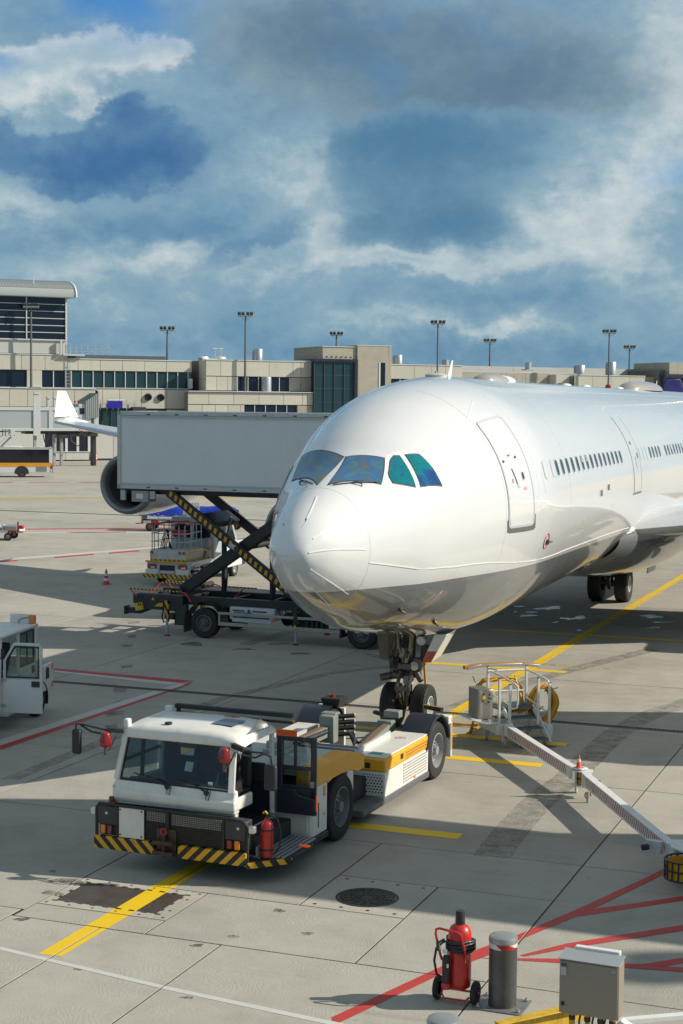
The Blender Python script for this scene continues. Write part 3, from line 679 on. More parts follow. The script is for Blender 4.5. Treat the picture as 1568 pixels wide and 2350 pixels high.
skinline([(6.55,20.5),(6.66,13.2)],.025,.022,'door_handle',SATIN,d1)
patch([(6.58,26.2),(6.58,27.1)],[(6.68,26.2),(6.68,27.1)],2,.017,'red_placard',RED,d1,2); patch([(6.98,10.2),(6.98,11.4)],[(7.15,10.2),(7.15,11.4)],2,.017,'red_placard',pm('faint_red_print',(.72,.42,.38),.5,var=.5,scale=30),d1,2)
patch([(6.44,14.),(6.44,16.)],[(6.51,14.),(6.51,16.)],2,.017,'placard',pm('grey_print',(.45,.45,.44),.5,var=.8,scale=40),d1,2); patch([(6.66,11.5),(6.66,13.)],[(6.78,11.5),(6.78,13.)],2,.017,'handle_flap',FRM,d1,2)
for s_,t_ in ((6.27,24.5),(6.93,25.2)):
    q=B(); p=P(s_,t_,.012); q.cyl(p,p+PN(s_,t_)*.02,.03,n=10); q.out('door_vent',OILY,d1)
d2=door(18.55,19.62,-4.4,42.5,.022,(19.42,16.2),0)
patch([(18.9,23.),(18.9,25.)],[(19.05,23.),(19.05,25.)],2,.017,'red_placard',RED,d2,2); patch([(19.05,9.),(19.05,16.)],[(19.13,9.),(19.13,16.)],2,.017,'placard',pm('grey_print',(.45,.45,.44)),d2,3)
skinline([(18.54,-5.5),(19.7,-5.3)],.05,.014,'scuff_plate',SCUFF,d2)
# cabin windows: rim, pane; two blanked ones at each group's front
rr=random.Random(3)
def cabin_window(s_,blank=False,side=1):
    t_=16.9 if side==1 else 180-16.9
    w_=oval(s_,t_,.150,4.35,.007,mat=RIM)
    if blank: oval(s_,t_,.112,3.6,.0095,name='blank_panel',mat=PWHITE,parent=w_)
    else:
        oval(s_,t_,.112,3.6,.0095,name='pane',mat=WG,parent=w_)
        if rr.random()<.12: patch([(s_-.10,t_+.3),(s_-.09,t_+3.2)],[(s_+.10,t_+.3),(s_+.09,t_+3.2)],3,.012,'blind',SHADE,w_,3)
for k in range(17): cabin_window(8.55+.5335*k if k>1 else 8.55+.64*k,k<2)
for k in range(7): cabin_window(20.0+.5335*k,k<3)
for k in range(26): cabin_window(24.35+.5335*k)
for k in range(0,50): cabin_window(9.9+.5335*k,side=-1) if False else None
# small fittings on the nose flank
q=B(); q.tube([P(8.65+.17*math.cos(t),-15.1+3.4*math.sin(t),.004) for t in [2*PI*i/28 for i in range(28)]],.012,5,closed=True); q.out('static_port_ring',RED,plane)
q=B(); p=P(8.68,-15.3); nrm=PN(8.68,-15.3); q.cyl(p,p+nrm*.05,.05,n=12); q.tube([p+nrm*.04,p+nrm*.06+Vector((0,.15,-.01)),p+nrm*.05+Vector((0,.34,-.02))],.016,6); q.out('angle_vane',DARKM,plane)
q=B()
for s_,t_ in ((14.0,6.),(14.9,8.)): p=P(s_,t_-6); nrm=PN(s_,t_-6); q.obox(p+nrm*.03,(.05,.04,.16))
q.out('ice_probe',LGREY,plane)
for s_,t0,t1 in ((12.2,-17,-11),(15.5,-15,-8)):
    skinline([(s_,t0),(s_+.35,t0),(s_+.35,t1),(s_,t1)],.008,.002,'access_panel',SEAMC,closed=True,sub=3)
for s_,t_ in ((3.0,-48.),(5.2,-60.)):
    p=P(s_,t_); nrm=PN(s_,t_); q=B(); q.cyl(p,p+nrm*.05,.05,n=10); q.tube([p+nrm*.05,p+nrm*.12+Vector((0,.1,0))],.02,6); q.out('pitot_probe',OILY,plane)
# roof aerials and domes
def fin(s_,h,c0,c1,rake,name='blade_aerial'):
    z=P0(s_,90).z-.02; q=B(); q.hexa([(-.02,s_,z),(0,s_-c0*.5,z),(.02,s_,z),(0,s_+c0*.5,z)],[(-.008,s_+rake,z+h),(0,s_+rake-c1*.5,z+h),(.008,s_+rake,z+h),(0,s_+rake+c1*.5,z+h)]); return q.out(name,OFFW,plane)
fin(9.75,.42,.30,.10,.24); fin(37.6,.42,.3,.1,.25)
DOME=pm('dome_beige',(.42,.38,.33),.22,var=.2,coat=.5)
def dome(s_,ln,wd,ht,name,mat):
    z=P0(s_,90).z-.04; q=B(); rows=[]
    for i in range(15):
        f=-1+2*i/14; k=(1-abs(f)**3.2)**.5 if abs(f)<1 else 0.; rows.append([(wd/2*k*math.cos(PI*j/12),s_+f*ln/2,z+ht*k*math.sin(PI*j/12)) for j in range(13)])
    q.grid(rows); return q.out(name,mat,plane,smooth=60)
d=dome(13.4,2.1,.75,.20,'satcom_dome',DOME); dome(14.3,1.6,.70,.19,'satcom_dome',OFFW); dome(34.4,5.8,1.2,.36,'satcom_dome',DOME)
for s_ in (22.,24.8,30.3): dome(s_,.7,.3,.1,'low_aerial',OFFW)
z=P0(28.3,90).z; q=B(); q.lathe([(.10,-.03),(.10,.03),(.08,.10),(.03,.13),(.001,.13)],(0,28.3,z),n=16); q.out('beacon_light',REDLENS,plane)
q=B(); z=P0(8.7,90).z; q.lathe([(.24,-.03),(.26,.03),(.2,.06),(.001,.07)],(0,8.7,z),n=20); q.cyl((0,8.7,z),(0,8.7,z+.12),.03,n=8); q.out('escape_hatch_cap',LGREY,plane)
# belly fairing
q=B(); rows=[]
for i in range(41):
    f=i/40; s_=19.3+f*23; k=math.sin(PI*min(1,f*2.6)/2)**.8 if f<.385 else (1 if f<.7 else max(0,math.cos(PI/2*(f-.7)/.3))**.7)
    hw=2.30+.88*k; hb=.95+.95*k; rows.append([(hw*abs(math.cos(R(a)))**.9*(1 if math.cos(R(a))>=0 else -1),s_,AZ-1.62+ (hb*math.sin(R(a)) if math.sin(R(a))<0 else .95*math.sin(R(a)))) for a in range(-180,181,6)])
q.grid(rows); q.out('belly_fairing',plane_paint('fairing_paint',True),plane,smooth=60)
# wings
WGREY=pm('wing_grey',(.55,.57,.58),.3,var=.15,scale=1.2,coat=.4,dirt=.08); SLAT=pm('slat_metal',(.62,.66,.70),.22,.55,var=.1); NAC=plane_paint('nacelle_paint',False)
def airfoil(n=14):
    u=[]
    for i in range(n+1):
        x=(1-math.cos(PI*i/n))/2; y=5*(.2969*math.sqrt(x)-.126*x-.3516*x*x+.2843*x**3-.1036*x**4); u.append((x,y))
    return [(x,y*1.05) for x,y in u]+[(x,-y*.75) for x,y in u[-2:0:-1]]
AF=airfoil()
def wing(sg,name):
    # X, leading edge s, chord, z of chord, thickness
    ST=((2.3,20.3,11.4,3.62,.085),(4.2,21.6,10.4,3.78,.095),(9.4,25.0,7.9,4.35,.115),(15.,28.85,6.4,5.0,.11),(22.3,34.0,4.2,5.82,.105),(27.8,37.9,2.7,6.30,.10))
    q=B(); q.grid([[(sg*X_,sL+c*x,z+c*t*y-.02*c*x) for x,y in AF+[AF[0]]] for X_,sL,c,z,t in ST]); X_,sL,c,z,t=ST[-1]; q.add([(sg*X_,sL+c*x,z+c*t*y-.02*c*x) for x,y in AF],[tuple(range(len(AF)))])
    wg=q.out(name,WGREY,plane,smooth=50)
    q=B(); q.grid([[(sg*X_,sL-.02+c*x*.12,z+c*t*y*1.02) for x,y in [(0.7,.30*.85),(.35,.33*.8),(.12,.24),(.03,.13),(0,0.),(.03,-.10),(.12,-.18),(.4,-.26)]] for X_,sL,c,z,t in ST[2:]]); q.out('slat',SLAT,wg,smooth=50)
    X_,sL,c,z,t=ST[-1]   # winglet
    a=[(sg*27.5,sL-.1,z-.02),(sg*27.5,sL+c*.45,z+.17),(sg*27.5,sL+c,z),(sg*27.5,sL+c*.45,z-.12)]
    tp=[(sg*28.2,sL+.95,z+1.46),(sg*28.22,sL+1.3,z+1.46),(sg*28.2,sL+1.7,z+1.46),(sg*28.16,sL+1.3,z+1.46)]
    md=[(sg*27.95,sL+.25,z+.22),(sg*27.99,sL+.25+c*.40,z+.30),(sg*27.95,sL+.25+c*.82,z+.20),(sg*27.89,sL+.25+c*.40,z+.18)]
    q=B(); q.hexa(a,md); q.hexa(md,tp); q.out('winglet',OFFW,wg,smooth=50)
    for k in range(3):
        X_=12.+5*k; s_=ST[2][1]+(X_-9.4)*.70+6.5-1.05*k; q=B(); q.tube([(sg*X_,s_-1.5,4.35+.22*k+.1),(sg*X_,s_-.3,4.2+.28*k),(sg*X_,s_+1.2,4.3+.28*k)],[.03,.22,.03],8); q.out('flap_fairing',WGREY,wg)
    return wg
FAN=pm('fan_titanium',(.05,.05,.055),.35,.7,var=.2); INT=pm('intake_liner',(.10,.10,.105),.5,var=.2); LIP=pm('intake_lip',(.30,.31,.325),.38,.55,var=.1)
def engine(sg,X_,s_,z):
    o=(sg*X_,s_,z); ax=(0,1,0); q=B(); q.lathe([(.93,.42),(.945,.2),(.99,.05),(1.07,0.),(1.15,.05),(1.215,.24)],o,ax,48,0)
    q.lathe([(1.215,.22),(1.27,.7),(1.285,1.5),(1.25,2.6),(1.13,4.0),(.93,5.3),(.80,5.9),(.74,5.9),(.85,5.0)],o,ax,48,1); n=q.out('nacelle',[LIP,NAC],plane,smooth=50)
    q=B(); q.lathe([(.93,.42),(.925,.7),(.935,1.35)],o,ax,48); q.disc((o[0],o[1]+1.35,o[2]),.935,ax,32); q.out('intake',INT,n,smooth=50)
    q=B()
    for k in range(36):
        t=2*PI*k/36; a=Vector((math.cos(t),0,math.sin(t))); b_=Vector((-math.sin(t),0,math.cos(t))); c=Vector(o)
        q.add([c+a*.30+b_*.03+Vector((0,1.05,0)),c+a*.30-b_*.05+Vector((0,1.25,0)),c+a*.92-b_*.11+Vector((0,1.25,0)),c+a*.92+b_*.06+Vector((0,1.12,0))],[(0,1,2,3)])
    q.out('fan',FAN,n,smooth=0)
    q=B(); q.lathe([(.001,.62),(.10,.72),(.22,.9),(.30,1.1),(.31,1.25)],o,ax,24); q.out('spinner',pm('spinner_grey',(.18,.18,.19),.35),n)
    q=B(); q.prism([(s_+.9,z+1.2),(s_+2.0,z+1.55),(s_+5.2,z+1.75),(s_+7.2,z+1.4),(s_+5.8,z+.6),(s_+3.,z+1.0)],0,sg*X_-.17,sg*X_+.17); q.out('pylon',NAC,n,bevel=.05)
    return n
rw=wing(-1,'wing'); lw=wing(1,'wing')
e4=engine(-1,19.3,29.1,4.03); engine(-1,9.4,22.8,2.95); engine(1,9.4,22.8,2.95)
rt=text_mesh('engine_logo','S/H',.42,pm('logo_red',(.42,.05,.06),.5,var=.1),e4,(-19.3+1.02,31.35,4.03-.76),(0,0,0),.0)
rt.rotation_euler=(R(128),R(0),R(72))
# tail
q=B(); q.prism([(52.,7.8),(56.5,13.5),(58.5,16.3),(61.,16.3),(61.5,7.5)],0,-.18,.18); q.out('tail_fin',PWHITE,plane,bevel=.08)
for sg in (1,-1):
    q=B(); q.hexa([(sg*.6,55.5,6.4),(sg*.6,61,6.4),(sg*.6,61,6.7),(sg*.6,55.5,6.75)],[(sg*9.5,60.5,7.2),(sg*9.5,62.8,7.2),(sg*9.5,62.8,7.3),(sg*9.5,60.5,7.3)]); q.out('tailplane',WGREY,plane)
# landing gear: nose
NX,NS=.0,6.95
def leg(name,parts,mat,par=plane,**k):
    q=B()
    for p in parts: q.cyl(p[0],p[1],p[2],n=14,m=p[3] if len(p)>3 else 0)
    return q.out(name,mat,par,**k)
gear=leg('nose_gear_leg',[((0,NS+.15,2.6),(0,NS+.02,1.55),.155),((0,NS+.03,1.58),(0,NS+.02,1.42),.20),((0,NS+.02,1.44),(0,NS,1.0),.125,1),((0,NS,1.22),(0,NS,1.14),.145,1),((0,NS,1.02),(0,NS,.42),.095,2),((-.34,NS,.50),(.34,NS,.50),.085)],[OILY,pm('gear_white',(.55,.54,.50),.4,var=.25,dirt=.3),CHROME])
for sx in (-1,1): wheel(plane,(sx*.36,NS,.505),.505,.36,.235,sx,rim_mat=LGREY,n=48,name='nose_wheel')
q=B(); q.tube([(-.13,NS-.12,1.36),(-.14,NS-.42,.95),(-.06,NS-.30,.62),(0,NS-.1,.52)],[.05,.045,.05,.04],8); q.tube([(.13,NS-.12,1.36),(.14,NS-.42,.95),(.06,NS-.30,.62),(0,NS-.1,.52)],[.05,.045,.05,.04],8); q.obox((0,NS-.40,.95),(.36,.08,.09)); q.out('torque_link',OILY,gear)
q=B(); q.beam((-.20,NS-.12,2.25),(-.16,NS-.20,1.80),.07,.12); q.beam((.12,NS-.12,2.25),(.10,NS-.20,1.80),.07,.12); q.beam((-.22,NS-.16,2.22),(.14,NS-.16,2.22),.08,.1); q.prism([(-.20,1.84),(.16,1.84),(.04,1.50),(-.08,1.50)],1,NS-.24,NS-.14); q.beam((-.2,NS-.1,2.25),(-.28,NS-.5,2.55),.09,.1); q.beam((.14,NS-.1,2.25),(.2,NS-.5,2.55),.09,.1); q.out('drag_brace',pm('brace_beige',(.36,.31,.23),.5,.2,var=.4,dirt=.4,scale=6),gear,bevel=.012)
q=B(); q.cyl((-.62,NS-.18,1.12),(-.30,NS-.05,1.20),.085,n=14); q.cyl((-.34,NS-.06,1.19),(.30,NS-.02,1.26),.10,n=14); q.cyl((.20,NS-.1,1.30),(.36,NS-.16,1.10),.07,n=12); q.obox((-.30,NS-.05,1.47),(.24,.22,.24)); q.obox((.26,NS-.08,1.48),(.20,.22,.26)); q.obox((-.02,NS-.18,1.42),(.30,.14,.14)); q.out('steering_actuator',OILY,gear,bevel=.015)
q=B(); rr=random.Random(11)
for i in range(16):
    x0=rr.uniform(-.26,.28); x1=x0+rr.uniform(-.2,.2); z0=rr.uniform(1.7,2.4); z1=rr.uniform(1.1,1.5); q.tube([(x0,NS-.15,z0),((x0+x1)/2+rr.uniform(-.1,.1),NS-.26,(z0+z1)/2),(x1,NS-.16,z1)],.012,5)
for i in range(7): z0=1.05+.06*i; q.tube([(-.36,NS-.1,z0+.2),(0,NS-.22,z0+.12+rr.uniform(-.05,.05)),(.3,NS-.1,z0+.2)],.014,5)
tag(q.out('hydraulic_hose',SATIN,gear),kind='stuff')
q=B(); q.lathe([(.001,-.02),(.10,-.02),(.13,.10),(.06,.2)],(.36,NS-.22,2.02),(0,1,0),16); q.lathe([(.001,-.02),(.10,-.02),(.13,.10),(.06,.2)],(.20,NS-.2,1.44),(0,1,0),14); q.out('taxi_light',[LENS],gear)
q=B(); q.prism([(.30,1.55),(.50,1.55),(.52,1.90),(.32,1.92)],1,NS-.12,NS+.02); q.out('gear_box',SATIN,gear,bevel=.02)
q=B(); q.box(.10,.17,NS-.135,NS-.12,1.10,1.14); q.prism([(-.03,.84),(.03,.84),(0,.90)],1,NS-.11,NS-.095); q.out('red_mark',RED,gear)
for sx,a,nm,mt in ((1,(.52,1.52),'gear_door',[OFFW,pm('door_red',(.62,.14,.10),.45,var=.2)]),(-1,(-.57,1.53),'gear_door',[pm('door_inside',(.16,.135,.10),.6,var=.4,dirt=.4,scale=5)])):
    t=(.92,2.18) if sx==1 else (-.70,2.16); q=B(); y0,y1=NS+.1,NS-.16
    q.hexa([(a[0]-sx*.16,y1,a[1]),(a[0]+sx*.06,y1,a[1]+.02),(t[0]+.02*sx,y1,t[1]),(t[0]-sx*.26,y1,t[1])],[(a[0]-sx*.16,y0+.5,a[1]+.05),(a[0]+sx*.06,y0+.5,a[1]+.07),(t[0]+.02*sx,y0+.5,t[1]+.05),(t[0]-sx*.26,y0+.5,t[1]+.05)])
    if sx==1:
        f=.40; m0=[a[0]+(t[0]-a[0])*f,a[1]+(t[1]-a[1])*f]; q.add([(a[0]-.155,y1-.004,a[1]),(a[0]+.06,y1-.004,a[1]+.02),(m0[0]+.04,y1-.004,m0[1]+.012),(m0[0]-.19,y1-.004,m0[1])],[(0,1,2,3)],1)
    q.out(nm,mt,plane,bevel=.008)
# centre and main gear
def bogie(X_,s_,pairs,rad,gap):
    l=leg('main_gear_leg',[((X_,s_,2.6),(X_,s_,.9),.20),((X_,s_,1.3),(X_,s_,.55),.13,1),((X_-gap,s_,rad),(X_+gap,s_,rad),.11)]+([((X_,s_-1.0,rad),(X_,s_+1.0,rad),.13)] if pairs>1 else []),[OILY,CHROME])
    for k in range(pairs):
        yy=s_ if pairs==1 else s_-1.+2.*k
        for sx in (-1,1): wheel(plane,(X_+sx*gap,yy,rad),rad,.50,.30,sx,rim_mat=LGREY,n=40,name='main_wheel')
    q=B(); q.tube([(X_,s_-.2,1.1),(X_,s_-.55,.8),(X_,s_-.2,.5)],.06,8); q.beam((X_,s_-.1,1.0),(X_+.2,s_-1.2,2.4),.12,.12); q.out('gear_brace',OILY,l)
bogie(-.62,32.4,1,.68,.50); bogie(-5.3,31.3,2,.68,.62); bogie(5.3,31.3,2,.68,.62)
q=B(); q.hexa([(.55,33.4,1.0),(.60,33.4,1.0),(.66,33.4,1.75),(.6,33.4,1.75)],[(.55,35,1.0),(.6,35,1.0),(.66,35,1.75),(.6,35,1.75)]); q.out('gear_door',LGREY,plane)
q=B(); q.prism([(13.2,2.12),(13.7,2.12),(13.8,1.82),(13.45,1.82)],0,-.02,.02); q.out('drain_mast',OFFW,plane)

# ================================================================== TOW TRACTOR (low white pushback tug, cab towards the viewer)
tug=thing('tow_tractor',(-1.2314,27.1653,0),-22.6,'white and amber towbarless tow tractor with its cab door open','tow tractor')
TF=Fr(-1.2314,27.1653,-22.6)
HZ=stripes('hazard_stripes_bumper',HAZ,BLK,(.72,0,.72),.155); HZ2=stripes('hazard_stripes_bumper_mirrored',HAZ,BLK,(-.72,0,.72),.155); HZS=stripes('hazard_stripes_step',HAZ,BLK,(1.,0,.5),.16)
# chassis, decks, side bodies
q=B(); q.box(-1.02,1.02,-2.6,4.3,.28,.62); q.box(-.75,.75,.9,2.2,.5,.95); tag(q.out('chassis',SATIN,tug,bevel=.02))
def archpoly(y0,y1,z0,z1,c,r):      # side panel with a wheel arch cut from below
    a=[(y0,z0),(y0,z1),(y1,z1),(y1,z0)]; a0=math.degrees(math.acos(min(1,(max(z0,c[1]-0.01)-c[1])/r))) if False else 0
    arcp=[(c[0]+r*math.cos(R(t)),c[1]+r*math.sin(R(t))) for t in range(0,181,15)]
    return [(y0,z0),(y0,z1),(y1,z1),(y1,max(z0,.56))]+[p for p in arcp if p[0]<y1 and p[0]>y0]+([(c[0]-r,z0)] if c[0]-r>y0 else [])
for sx in (1,-1):
    x0,x1=(1.08,1.385) if sx==1 else (-1.385,-1.08)
    q=B(); q.prism([(-1.2,.33),(-1.2,1.125),(-.62,1.125),(-.62,.33)],0,x0,x1); q.out('front_side_panel',TUGWHITE,tug,bevel=.015)
    q=B(); q.prism([(-1.2,1.13),(-1.2,1.43),(.36,1.43),(.98,1.27),(.98,1.02),(.70,1.02),(.42,1.10),(.0,1.13),(-.40,1.13),(-.60,1.09),(-.62,1.13)],0,x0,x1+.008*sx if sx==1 else x1); q.out('amber_side_band',ORANGE,tug,bevel=.012)
    q=B(); q.prism([(.92,.25),(.98,1.0),(1.25,1.0),(1.25,.25)],0,x0*.72 if sx==1 else x0,x1-.30 if sx==1 else x1+.30) if sx==1 else q.prism([(.92,.25),(.98,1.0),(1.25,1.0),(1.25,.25)],0,x0+.3,x1); q.out('arch_rear_panel',TUGWHITE,tug,bevel=.01)
    # rear pod
    a,b_=(.66,1.385) if sx==1 else (-1.385,-.66)
    PD1=dots('perforated_white',(.74,.72,.66),(.02,.02,.02),1,17.,19.,.30); PD2=dots('perforated_amber',(.80,.36,.03),(.03,.02,.01),1,17.,19.,.30); PD3=dots('perforated_white_front',(.74,.72,.66),(.02,.02,.02),0,17.,19.,.30)
    q=B(); q.box(a,b_,2.02,4.32,.26,.71); q.out('pod_body',TUGWHITE,tug,bevel=.015)
    q=B(); q.box(a,b_+.006*sx if sx==1 else b_,2.012,4.36,.712,.955); q.out('pod_amber_band',ORANGE,tug,bevel=.03)
    q=B(); q.box(a+.02,b_-.02,2.04,4.36,.956,.985); q.out('pod_top',TUGWHITE,tug,bevel=.012)
    if sx==1:
        q=B(); q.box(1.3865,1.3905,2.95,4.22,.53,.685); q.box(1.3865,1.3905,2.95,4.22,.33,.51); q.out('side_grille',PD1,tug,smooth=0)
        q=B(); q.box(1.392,1.396,3.05,4.25,.76,.90); q.out('band_grille',PD2,tug,smooth=0)
        q=B(); q.box(.93,1.34,2.016,2.0195,.30,.66); q.out('front_grille',PD3,tug,smooth=0); 
        q=B(); q.box(.70,.76,2.016,2.0195,.28,.68); q.out('front_grille',PD3,tug,smooth=0)
        q=B(); q.box(1.392,1.40,2.78,2.92,.80,.90); q.out('latch',SATIN,tug,bevel=.005)
        q=B(); q.box(1.0,1.1,1.999,2.011,.77,.87); q.out('latch',SATIN,tug,bevel=.005)
        q=B(); q.box(1.387,1.392,3.5,3.6,.29,.34); q.out('reflector',AMBER,tug)
        q=B(); q.box(.98,1.22,2.2,2.42,.9852,.9862); q.out('teal_sticker',pm('teal_print',(.10,.36,.30),.5,var=.4,scale=20),tug,smooth=0)
        q=B(); q.lathe([(.085,.0),(.105,.0)],(1.02,3.75,.9863),n=24); q.out('warning_ring',RED,tug,smooth=0); q=B(); q.obox((1.02,3.75,.9862),(.11,.02,.001),(0,0,25)); q.obox((1.02,3.75,.9862),(.05,.05,.001)); q.out('warning_mark',BLACK,tug,smooth=0)
    q=B(); q.prism([(.95,.14),(.95,.26),(4.36,.26),(4.36,.14)],0,a+.1,b_+.012*sx if sx==1 else b_); q.out('skirt',pm('skirt_grey',(.12,.13,.135),.5,var=.3,dirt=.2),tug,bevel=.02)
    q=B(); q.box(x0+.05 if sx==1 else -1.42,1.42 if sx==1 else x1-.05,-1.25,-.62,.22,.325) ; q.out('skirt',SATIN,tug,bevel=.02)
    # rear fender: half drum with rim
    fx0,fx1=(.83,1.40) if sx==1 else (-1.40,-.83)
    q=B(); rows=[]
    for t in range(8,173,8): rows.append([(X_,4.86+.69*math.cos(R(t)),.565+.69*math.sin(R(t))) for X_ in (fx0,fx1)])
    rows2=[[(X_,4.86+.64*math.cos(R(t)),.565+.64*math.sin(R(t))) for X_ in (fx0,fx1)] for t in range(172,7,-8)]
    q.grid(rows+rows2+[rows[0]]); q.out('rear_fender',NAVY,tug,smooth=50)
    q=B()
    q.tube([(fx1 if sx==1 else fx0,4.86+.672*math.cos(R(t)),.565+.672*math.sin(R(t))) for t in range(8,173,8)],.028,6); q.out('fender_lip',NAVY,tug)
    q=B(); q.prism([(4.86+.62*math.cos(R(t)),.565+.62*math.sin(R(t))) for t in range(0,181,12)],0,(.84 if sx==1 else -.90),(.90 if sx==1 else -.84)); q.out('fender_inner',SATIN,tug)
    q=B(); q.box(*( (.85,1.44) if sx==1 else (-1.44,-.85)),5.50,5.58,.30,1.10); q.box(*( (1.15,1.44) if sx==1 else (-1.44,-1.15)),5.36,5.58,.98,1.14); q.out('rear_plate',TUGWHITE,tug,bevel=.015)
    q=B(); q.box(*( (1.441,1.444) if sx==1 else (-1.444,-1.441)),5.51,5.57,.45,.98); q.out('reflective_strip',ORANGE,tug,smooth=0)
    for yy in (0.,4.86): wheel(tug,(sx*1.20,yy,.56),.56,.40,.33,sx,rim_mat=pm('rear_rim_grey',(.34,.345,.34),.45,.2,var=.25,dirt=.2) if yy>1 else pm('wheel_grey',(.19,.195,.20),.5,.2,var=.3,dirt=.2),n=48,hub_out=.06,bolts=8)
q=B(); q.box(-1.07,1.07,-1.18,.36,1.30,1.425); q.prism([(.362,1.425),(.98,1.27),(.98,1.15),(.362,1.30)],0,-1.07,1.07); q.out('deck',pm('deck_grey',(.52,.55,.56),.5,var=.2,dirt=.2),tug,bevel=.01)
q=B(); q.box(-1.06,1.06,-1.0,-.66,.33,1.29); q.out('bulkhead',SATIN,tug)
# front bumper
q=B(); q.box(-1.52,1.05,-2.95,-2.72,.50,.97); q.out('bumper',SATIN,tug,bevel=.03)
for a,b_,mt in ((-1.57,-.50,HZ),(-.08,1.08,HZ2)):
    q=B(); q.box(a,b_,-3.03,-2.93,.30,.50); q.out('hazard_panel',mt,tug,bevel=.008)
q=B(); q.tube([(-1.55,-2.97,.34),(-1.55,-2.97,.94),(-1.50,-2.97,1.0),(-1.1,-2.99,1.0),(.75,-2.99,1.0),(1.0,-2.97,.98),(1.08,-2.97,.90),(1.08,-2.97,.34)],.026,8); q.beam((-1.15,-2.98,.5),(-1.15,-2.98,1.),.04,.04); q.beam((-.28,-2.98,.5),(-.28,-2.98,1.),.05,.04); q.beam((.68,-2.98,.5),(.68,-2.98,1.),.04,.04); q.out('bumper_rail',SATIN,tug)
for a,b_ in ((-1.53,-1.17),(.70,1.05)):
    q=B(); q.box(a,b_,-2.985,-2.951,.68,.97); q.out('lamp_panel',pm('lamp_panel_grey',(.05,.052,.055),.5),tug,bevel=.008)
    cx=(a+b_)/2 + (-.02 if a<0 else .05); q=B(); q.lathe([(.001,.012),(.045,.008),(.055,-.01),(.062,-.012),(.062,-.03)],(cx,-2.975,.86),(0,-1,0),20); q.out('headlight',LENS,tug)
for X_,mt,nm in ((-1.43,AMBER,'indicator_lamp'),(-1.31,REDLENS,'tail_lamp'),(.78,REDLENS,'tail_lamp'),(.91,AMBER,'indicator_lamp')):
    q=B(); q.box(X_-.042,X_+.042,-3.0,-2.95,.53,.67); q.out(nm,mt,tug,bevel=.015)
for X_ in (-1.62,1.14):
    q=B(); q.box(X_-.05,X_+.05,-2.98,-2.88,.80,.91); q.out('corner_lamp',LENS,tug,bevel=.015)
q=B(); q.box(-1.15,-.69,-3.0,-2.985,.51,.985); q.out('blank_plate',TUGWHITE,tug,bevel=.004)
q=B()
for X_ in (-1.11,-.73):
    for z in (.55,.945): q.cyl((X_,-3.0,z),(X_,-3.006,z),.014,n=8)
tag(q.out('plate_bolt',BLACK,tug),kind='stuff')
q=B()
for i in range(45):
    X_=-.66+.03*i
    if X_<.66 and abs(X_+.28)>.04: q.box(X_,X_+.006,-2.978,-2.972,.52,.97)
for i in range(16): q.box(-.67,.67,-2.979,-2.973,.52+.029*i,.526+.029*i)
tag(q.out('grille_mesh',DARKM,tug,smooth=0),kind='stuff')
q=B(); q.box(-.66,-.32,-2.969,-2.962,.81,.97); q.box(-.22,.64,-2.969,-2.962,.79,.95); q.out('radiator_screen',pm('radiator',(.50,.48,.42),.5,var=.4),tug,smooth=0)
q=B(); q.box(-.47,-.13,-3.14,-2.95,.34,.40); q.box(-.47,-.13,-3.14,-2.95,.50,.56); q.box(-.47,-.13,-3.0,-2.95,.30,.72); q.cyl((-.30,-3.08,.30),(-.30,-3.08,.66),.028,n=10); q.out('tow_hitch',pm('rusty_hitch',(.12,.075,.05),.6,.4,var=.5,scale=8),tug,bevel=.01)
q=B(); q.tube([(-.30+.05*math.cos(t),-3.08,.70+.05*math.sin(t)) for t in [2*PI*i/14 for i in range(14)]],.012,6,closed=True); q.out('hitch_ring',RED,tug)
q=B(); q.lathe([(.07,0),(.08,.02),(.05,.04),(.045,.11),(.001,.12)],(-1.35,-2.85,.985),n=16); q.out('front_marker',REDLENS,tug)
# cab
cab=tug
q=B(); 
poly=[(-2.80,1.00),(-2.86,1.08),(-2.86,1.20),(-2.80,1.25),(-2.76,1.37),(-2.68,1.37),(-2.62,1.0)]
q.prism(poly,0,-1.34,.78); q.prism([(-2.86,1.06),(-2.86,1.20),(-2.80,1.25),(-2.2,1.25),(-2.2,1.05)],0,.735,.80); q.prism([(-2.80,1.0),(-2.80,1.25),(-1.4,1.25),(-1.4,1.0)],0,-1.34,-1.27); q.out('cab_cowl',TUGWHITE,tug,bevel=.03,seg=3)
q=B(); q.box(-1.30,.76,-2.74,-2.62,.62,1.02); q.box(-1.30,-1.24,-2.62,-1.35,.62,1.02); q.box(-1.30,.70,-2.6,-1.30,.55,.64); q.out('cab_lower_body',TUGWHITE,tug,bevel=.01)
q=B(); q.beam((-1.30,-2.76,1.36),(-1.25,-2.52,2.10),.09,.10); q.beam((.70,-2.76,1.32),(.62,-2.52,2.08),.10,.10); q.beam((-1.28,-1.38,1.0),(-1.24,-1.36,2.12),.08,.10); q.beam((.74,-1.36,.62),(.72,-1.36,2.10),.07,.07); q.out('cab_pillar',TUGWHITE,tug,bevel=.012)
q=B(); rows=[]
for i,(y,z) in enumerate(((-2.60,2.03),(-2.585,2.11),(-2.54,2.165),(-2.45,2.195),(-2.2,2.215),(-1.8,2.225),(-1.42,2.225),(-1.30,2.20),(-1.26,2.12))):
    rows.append([(X_,y,z-dz) for X_,dz in ((-1.33,.12),(-1.30,.05),(-1.22,.008),(-.9,0.),(-.3,-.012),(.2,-.008),(.45,.006),(.62,.035),(.76,.12),(.78,.2))])
q.grid(rows); q.grid([[(X_,y,2.04) for y in (-2.6,-1.26)] for X_ in (-1.32,.76)]); 
